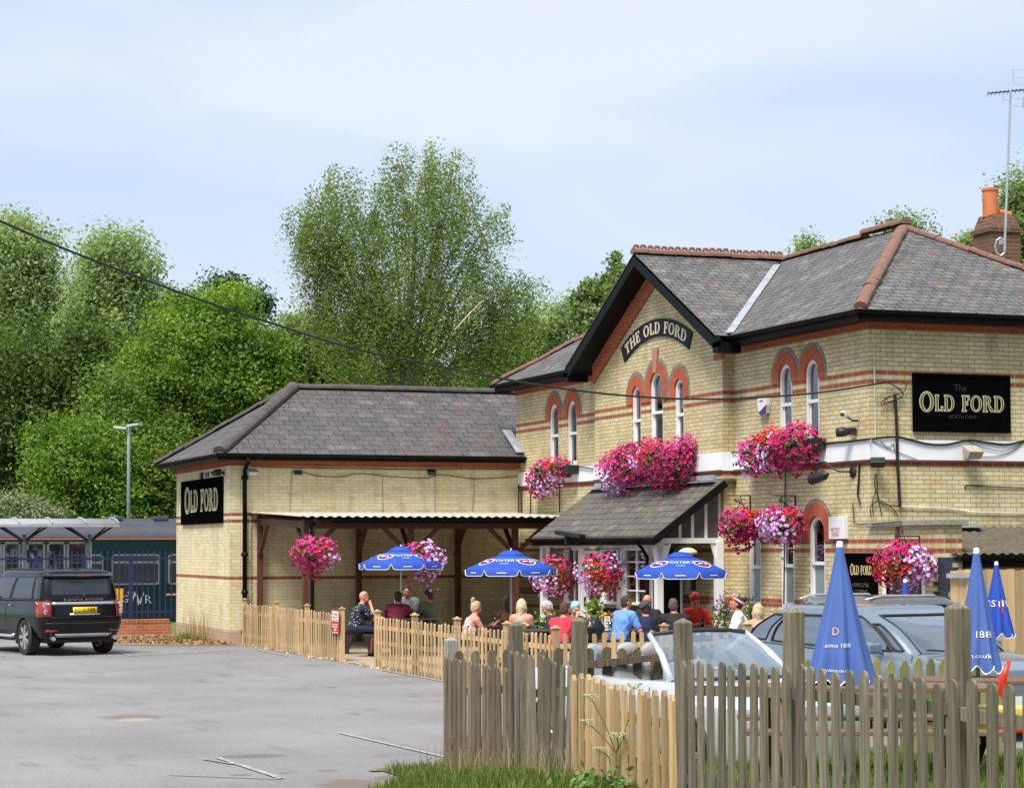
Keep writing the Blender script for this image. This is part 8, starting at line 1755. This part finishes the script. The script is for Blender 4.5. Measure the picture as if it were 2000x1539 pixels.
for u in (47, 175):
    x_ = hy(u, 1060, YS-.3).x; m = MB(); m.tube([(x_, YS-.3, 0), (x_, YS-.3, 2.55)], .055, 12); part('post', m, MA['steel'], sh, smooth=True)
    for dx, dy in ((-.7, -.3), (.65, -.3), (-.7, .5), (.6, .5)): m = MB(); m.tube([(x_, YS-.3, 2.35), (x_+dx*.3, YS-.3+dy*.3, 2.5), (x_+dx, YS-.3+dy, 2.82)], .028, 6); part('bracket', m, M_navy, sh)
for u0, u1 in ((-30, 4), (6, 40), (52, 88), (92, 128), (131, 170)):
    x0, x1 = hy(u0, 1060, YS).x, hy(u1, 1060, YS).x; m = MB()
    for a, b, c_, d in ((x0, x0+.05, .1, 2.35), (x1-.05, x1, .1, 2.35), (x0, x1, 2.3, 2.36), (x0, x1, 1.16, 1.22), (x0, x1, .1, .16)): m.box(a, b, YS-.02, YS+.02, c_, d)
    f = part('frame_panel', m, MA['steel'], sh); m = MB(); m.box(x0+.05, x1-.05, YS-.004, YS+.004, .16, 2.3); part('pane', m, MA['glass'], f)
ws = hy(63, 1086, YS-.05); m = MB(); m.box(ws.x-.14, ws.x+.14, YS-.05, YS-.03, ws.z-.16, ws.z+.16); sgn = part('notice', m, M_navy, sh); text_obj('notice_symbol', '&', .2, (ws.x, YS-.052, ws.z), (1, 0, 0), (0, 0, 1), MA['white'], sh)
m = MB(); p = hy(231, 1170, 24.5); m.add([(p.x-.13, 24.5, p.z+.28), (p.x+.13, 24.5, p.z+.28), (p.x+.11, 24.5, p.z-.25), (p.x+.03, 24.5, p.z-.25), (p.x-.02, 24.5, p.z), (p.x-.13, 24.5, p.z+.02)], [(0, 1, 2, 3, 4, 5)]); m.bar((p.x, 24.52, 0), (p.x, 24.52, p.z+.2), .05, .03)
solo('platform_sign', m, mat('amber sign', (.80, .40, .01), .5, var=.03), 'amber yellow board behind the railings next to the black four wheel drive', 'sign', org=p)
# platform lamp
c = hy(251, 1000, 36.5); lp = thing('lamp_post', 'slim galvanised lamp post with two flat lamp heads', 'street lamp', (c.x, 36.5, 0)); zt = hy(250, 835, 36.5).z
m = MB(); m.tube([(c.x, 36.5, 0), (c.x, 36.5, zt-.1), (c.x, 36.5, zt+.02)], [.065, .05, .045], 12); part('pole', m, MA['steel'], lp, smooth=True)
for dx, dy, dz in ((-.2, .12, -.04), (.18, -.1, .04)): m = MB(); m.bar((c.x, 36.5, zt+dz), (c.x+dx*1.8, 36.5+dy*2.3, zt+dz+.05), .36, .08); part('lamp_head', m, MA['steel'], lp, bevel=.015)
# ------------------------------------------------------------------ trees
def tree(name, label, D, blobs, n_leaf, size, m_, clump=.42, droop=0, trunk=None, bark=None, density=1.0, flat=1.0, gappy=.0, group='trees behind the pub', tonebias=0, depth=1.0, base_u=None, shell=.65):
    """blobs: (u, v, ru, rv) in photo pixels at distance D"""
    s = D/FPX; cs = []
    for u, v, ru, rv in blobs: c = hd(u, v, D+random.uniform(-1, 1)*min(ru, rv)*s*.35); cs.append((np.array(c), np.array([ru*s, ru*s*depth, rv*s])))
    bu = base_u if base_u is not None else sum(b[0] for b in blobs)/len(blobs); gp = hd(bu, 1100, D); base = Vector((gp.x, gp.y, 0)); t = thing(name, label, 'tree', base, 0, group)
    vol = np.array([r[0]*r[2] for _, r in cs]); vol /= vol.sum(); P = []; T = []; N = []; clc = []
    Rc = np.array([[_r.x, _f.x, 0], [_r.y, _f.y, 0], [0, 0, 1]])
    per = 75 if droop else 95; nc = max(8, int(n_leaf/per))
    for (c, r), w_ in zip(cs, vol):
        k = max(3, int(nc*w_)); d = rng.normal(size=(k, 3)); d /= np.linalg.norm(d, axis=1, keepdims=True); rad = rng.uniform(shell**3, 1, k)**(1/3)
        lob = 1+.22*np.sin(d[:, 0]*5+c[0])*np.cos(d[:, 2]*4+c[2])+.13*np.sin(d[:, 2]*9+d[:, 0]*7)+rng.normal(0, .07, k)
        q = d*(rad*lob)[:, None]*r; q = c+q @ Rc.T
        tone = np.clip(rng.normal(.45+tonebias, .24, k), 0, 1); clc.append(q)
        for i in range(k):
            ll = rng.normal(size=(per, 3)); ll *= (rng.uniform(0, 1, per)**.42/np.linalg.norm(ll, axis=1))[:, None]*clump*1.75*rng.uniform(.4, 1.45); ll[:, 2] *= flat
            if droop:
                L_ = rng.uniform(.5, 1.9)*droop*2.2; tt = rng.uniform(0, 1, per); ll = rng.normal(size=(per, 3))*np.array([.09, .09, .06])*(1+tt[:, None]); ll[:, 2] -= tt*L_; ll[:, :2] += (d[i, :2]*rng.uniform(.1, .4))*np.sin(tt*1.6)[:, None]
            else: ll += (d[i]*np.array([1, 1, .8])) @ Rc.T*rng.uniform(-1, 1.1, (per, 1))*clump*.9
            P.append(q[i]+ll); T.append(np.clip(tone[i]+rng.normal(0, .09, per), 0, 1)); nn = ll*.7+np.array([0, 0, clump*.9])+rng.normal(size=(per, 3))*clump*.9; N.append(nn)
    P = np.concatenate(P); T = np.concatenate(T); N = np.concatenate(N); ok = P[:, 2] > .1; P, T, N = P[ok], T[ok], N[ok]
    leafquads('crown', P, N, size*rng.uniform(.65, 1.3, len(P)), t, m_, T, asp=1.6)
    m = MB(); top = Vector(cs[0][0]); tr_ = trunk or .22; mid = base.lerp(Vector((top.x, top.y, top.z)), .5)+Vector((random.uniform(-.3, .3), random.uniform(-.3, .3), 0))
    m.tube([base, base.lerp(mid, .5), mid, top], [tr_, tr_*.8, tr_*.6, tr_*.2], 9); cl = np.concatenate(clc)
    for c, r in cs:
        a = base.lerp(mid, random.uniform(.6, 1)) if random.random() < .5 else mid; b = Vector(c); b2 = a.lerp(b, .5)+Vector((0, 0, .15*(b-a).length*.3)); m.tube([a, b2, b], [tr_*.4, tr_*.25, tr_*.1], 6)
        idx = rng.integers(0, len(cl), 7)
        for i in idx:
            if np.linalg.norm(cl[i]-c) < max(r)*1.2: m.tube([b, b.lerp(Vector(cl[i]), .5)+Vector((0, 0, .1)), Vector(cl[i])], [tr_*.1, tr_*.06, tr_*.02], 4)
    part('trunk', m, bark or M_bark, t, smooth=True); return t
M_bark = mat('brown bark', (.10, .075, .05), .9, var=.3, vs=5, bs=20, sc3=(4, 4, 1)); M_birch = mat('white birch bark', (.52, .50, .45), .8, col2=(.2, .18, .15), vs=5, sc3=(1, 1, 4))
L_pop = leaf_mat('poplar leaves', (.16, .24, .09), (.38, .47, .23), .45); L_bright = leaf_mat('bright green leaves', (.05, .125, .010), (.26, .39, .045), .42); L_dark = leaf_mat('dark green leaves', (.03, .07, .014), (.14, .21, .04), .38)
L_mid = leaf_mat('mid green leaves', (.065, .13, .02), (.22, .33, .06), .42); L_pine = leaf_mat('pine needles', (.018, .045, .022), (.06, .10, .05), .15, .6); L_birch = leaf_mat('birch leaves', (.12, .18, .055), (.25, .34, .12), .5); L_willow = leaf_mat('grey willow leaves', (.13, .18, .09), (.28, .33, .19), .3)
tree('poplar_tree', 'pale green poplar at the left edge of the photo', 88, [(20, 520, 75, 70), (60, 480, 45, 45), (0, 600, 90, 70), (90, 560, 40, 50), (5, 450, 30, 25), (75, 630, 60, 50)], 24700, 0.108, L_pop, .48, trunk=.3)
tree('poplar_tree', 'tall pale poplar with an open rounded head left of the pines', 84, [(222, 500, 62, 42), (215, 560, 75, 60), (200, 630, 78, 60), (270, 520, 26, 30), (180, 690, 80, 50), (240, 700, 60, 60)], 32300, 0.108, L_pop, .45, trunk=.3)
tree('pine_tree', 'dark flat topped pine behind the bright green trees', 92, [(300, 600, 48, 20), (330, 640, 60, 22), (290, 660, 50, 20), (470, 590, 48, 24), (500, 600, 25, 24), (445, 555, 30, 15), (350, 590, 40, 14)], 19000, 0.115, L_pine, .42, flat=.5, trunk=.3, shell=.3)
tree('broadleaf_tree', 'bright green spreading tree behind the annex hip', 78, [(435, 600, 62, 42), (400, 650, 95, 52), (470, 680, 85, 60), (380, 740, 110, 65), (480, 770, 90, 70), (330, 800, 90, 70), (520, 720, 40, 50), (430, 850, 110, 60), (370, 880, 90, 60), (300, 720, 40, 40)], 64600, 0.097, L_bright, .48, trunk=.3, flat=.6)
tree('broadleaf_tree', 'dark dense tree at the left edge behind the shelter', 78, [(70, 700, 120, 60), (120, 760, 90, 70), (30, 790, 95, 80), (90, 860, 110, 70), (20, 920, 90, 90), (110, 950, 80, 60), (170, 690, 45, 50), (140, 880, 60, 60)], 57000, 0.101, L_dark, .48, trunk=.35)
tree('broadleaf_tree', 'bright green rounded bush tree left of the lamp post', 73, [(130, 850, 50, 30), (180, 870, 80, 45), (150, 930, 80, 60), (225, 930, 70, 60), (120, 990, 70, 40), (200, 1000, 90, 40), (110, 900, 35, 40)], 41800, 0.086, L_bright, .42, trunk=.2, flat=.6)
tree('broadleaf_tree', 'mid green tree between the lamp post and the annex', 75, [(300, 900, 70, 60), (260, 960, 60, 60), (330, 970, 60, 60), (300, 1020, 80, 40), (370, 960, 50, 70), (230, 790, 50, 60), (290, 840, 60, 40)], 38000, 0.090, L_mid, .45, trunk=.22)
tree('broadleaf_tree', 'olive green tree in the gap below the tall poplar', 80, [(210, 760, 60, 60), (250, 720, 50, 50), (190, 830, 60, 60), (250, 850, 70, 70)], 20900, 0.101, L_mid, .48)
tree('birch_tree', 'tall weeping birch towering over the annex roof', 66, [(820, 306, 62, 42), (870, 356, 62, 55), (760, 346, 40, 36), (670, 356, 52, 47), (640, 416, 58, 46), (700, 446, 75, 64), (800, 426, 90, 69), (900, 446, 60, 64), (960, 416, 24, 23), (610, 456, 28, 46), (690, 546, 72, 73), (800, 546, 95, 82), (910, 556, 80, 73), (1000, 566, 48, 41), (650, 516, 40, 55), (740, 636, 90, 73), (850, 656, 110, 73), (960, 636, 70, 73), (1020, 616, 26, 46), (592, 408, 28, 18), (600, 476, 22, 46), (1035, 548, 26, 27), (620, 376, 30, 27), (975, 401, 18, 14), (690, 616, 50, 64), (900, 306, 20, 23)], 112000, .058, L_birch, .28, droop=.72, trunk=.15, bark=M_birch, base_u=795, shell=.3)
m = MB(); m.tube([hd(888, 645, 64), hd(912, 618, 64), hd(942, 588, 64.3)], [.016, .022, .012], 6); m.tube([hd(845, 690, 64), hd(852, 681, 64)], .015, 6); solo('dead_branch', m, mat('bare pale wood', (.55, .42, .28), .8), 'bare pale broken branch slanting through the birch', 'branch', org=hd(912, 618, 64))
tree('broadleaf_tree', 'light green tree at the left foot of the birch', 80, [(600, 640, 42, 38), (590, 700, 50, 50), (640, 690, 60, 60), (560, 740, 45, 50), (620, 760, 60, 40)], 24700, 0.094, L_birch, .42)
tree('broadleaf_tree', 'sparse light green tree right of the birch beside the pub roof', 84, [(1060, 640, 40, 36), (1010, 700, 60, 60), (1080, 690, 50, 40), (1110, 610, 30, 26), (960, 730, 50, 40)], 20900, 0.094, L_pop, .42, shell=.3)
tree('birch_tree', 'wispy birch rising behind the pub gable', 82, [(1215, 520, 30, 32), (1190, 570, 38, 38), (1230, 590, 40, 40), (1160, 545, 22, 22), (1150, 600, 30, 40), (1190, 650, 50, 50)], 9500, .12, L_birch, .34, droop=.2, shell=.2)
tree('broadleaf_tree', 'small green treetop poking over the roof ridge left of the hip', 70, [(1570, 482, 30, 14), (1560, 560, 50, 60)], 6650, 0.079, L_pop, .34, shell=.3)
tree('broadleaf_tree', 'green treetop poking over the roof apex', 70, [(1775, 447, 44, 20), (1730, 445, 18, 10), (1760, 520, 60, 60)], 8550, 0.079, L_birch, .34, shell=.3)
tree('broadleaf_tree', 'leafy tree top just left of the brick chimney', 66, [(1895, 490, 18, 22), (1900, 540, 25, 30)], 4750, 0.079, L_birch, .3, shell=.2)
tree('broadleaf_tree', 'tree at the right edge behind the aerial mast', 60, [(1995, 390, 30, 40), (2020, 450, 50, 60), (1990, 500, 22, 30), (2010, 560, 40, 60)], 17100, 0.072, L_birch, .34, shell=.3)
tree('willow_shrub', 'grey green willow shrub over the shelter roof', 71, [(20, 1000, 60, 26), (70, 1010, 50, 20), (-20, 1000, 50, 30)], 13300, 0.072, L_willow, .3, group='trees behind the pub')
# far wood behind everything
n = 60000; U = rng.uniform(-200, 1500, n); Dd = rng.uniform(98, 106, n); tp = np.interp(U, [-200, 0, 200, 350, 560, 700, 1000, 1120, 1300, 1500], [650, 690, 730, 700, 720, 700, 700, 690, 720, 760])+18*np.sin(U*.045)+10*np.sin(U*.11); Vv = tp+(1120-tp)*rng.uniform(0, 1, n)**1.0
Pn = np.array([CX, CY, CH])+(np.array(FW)+np.outer((U-1000)/FPX, np.array(RT))-np.outer((Vv-PYC)/FPX, np.array(UQ)))*Dd[:, None]; Pn[:, 2] = np.maximum(Pn[:, 2], .2)
org = Pn.mean(0); o = leafquads('far_wood', Pn, rng.normal(size=(n, 3))+np.array([-.3, -.6, .5]), rng.uniform(.2, .42, n), None, L_dark, np.clip(rng.normal(.4, .25, n), 0, 1), org=org); o.location = org; o['kind'] = 'stuff'; o['label'] = 'dark continuous belt of woodland far behind the station'; o['category'] = 'woodland'

n = 26000; a_ = rng.uniform(-75, 75, n)*math.pi/180; d_ = rng.uniform(16, 24, n); yv = np.array([-math.sin(YAW), -math.cos(YAW)]); xv = np.array([math.cos(YAW), -math.sin(YAW)])  # leaf belt added out of view, keeps low sky light off the canopy wall
Pn = np.stack([CX+d_*(np.cos(a_)*yv[0]+np.sin(a_)*xv[0]*1.5), CY+d_*(np.cos(a_)*yv[1]+np.sin(a_)*xv[1]*1.5), rng.uniform(.2, 15, n)+2*np.sin(a_*9)], 1); Pn[:, 2] = np.maximum(Pn[:, 2], .3)
org = Pn.mean(0); o = leafquads('sky_block_leaves', Pn, rng.normal(size=(n, 3)), rng.uniform(.35, .7, n), None, L_dark, np.clip(rng.normal(.4, .25, n), 0, 1), org=org); o.location = org; o['kind'] = 'stuff'; o['label'] = 'unseen belt of leaves added behind the camera to block low sky'; o['category'] = 'woodland'
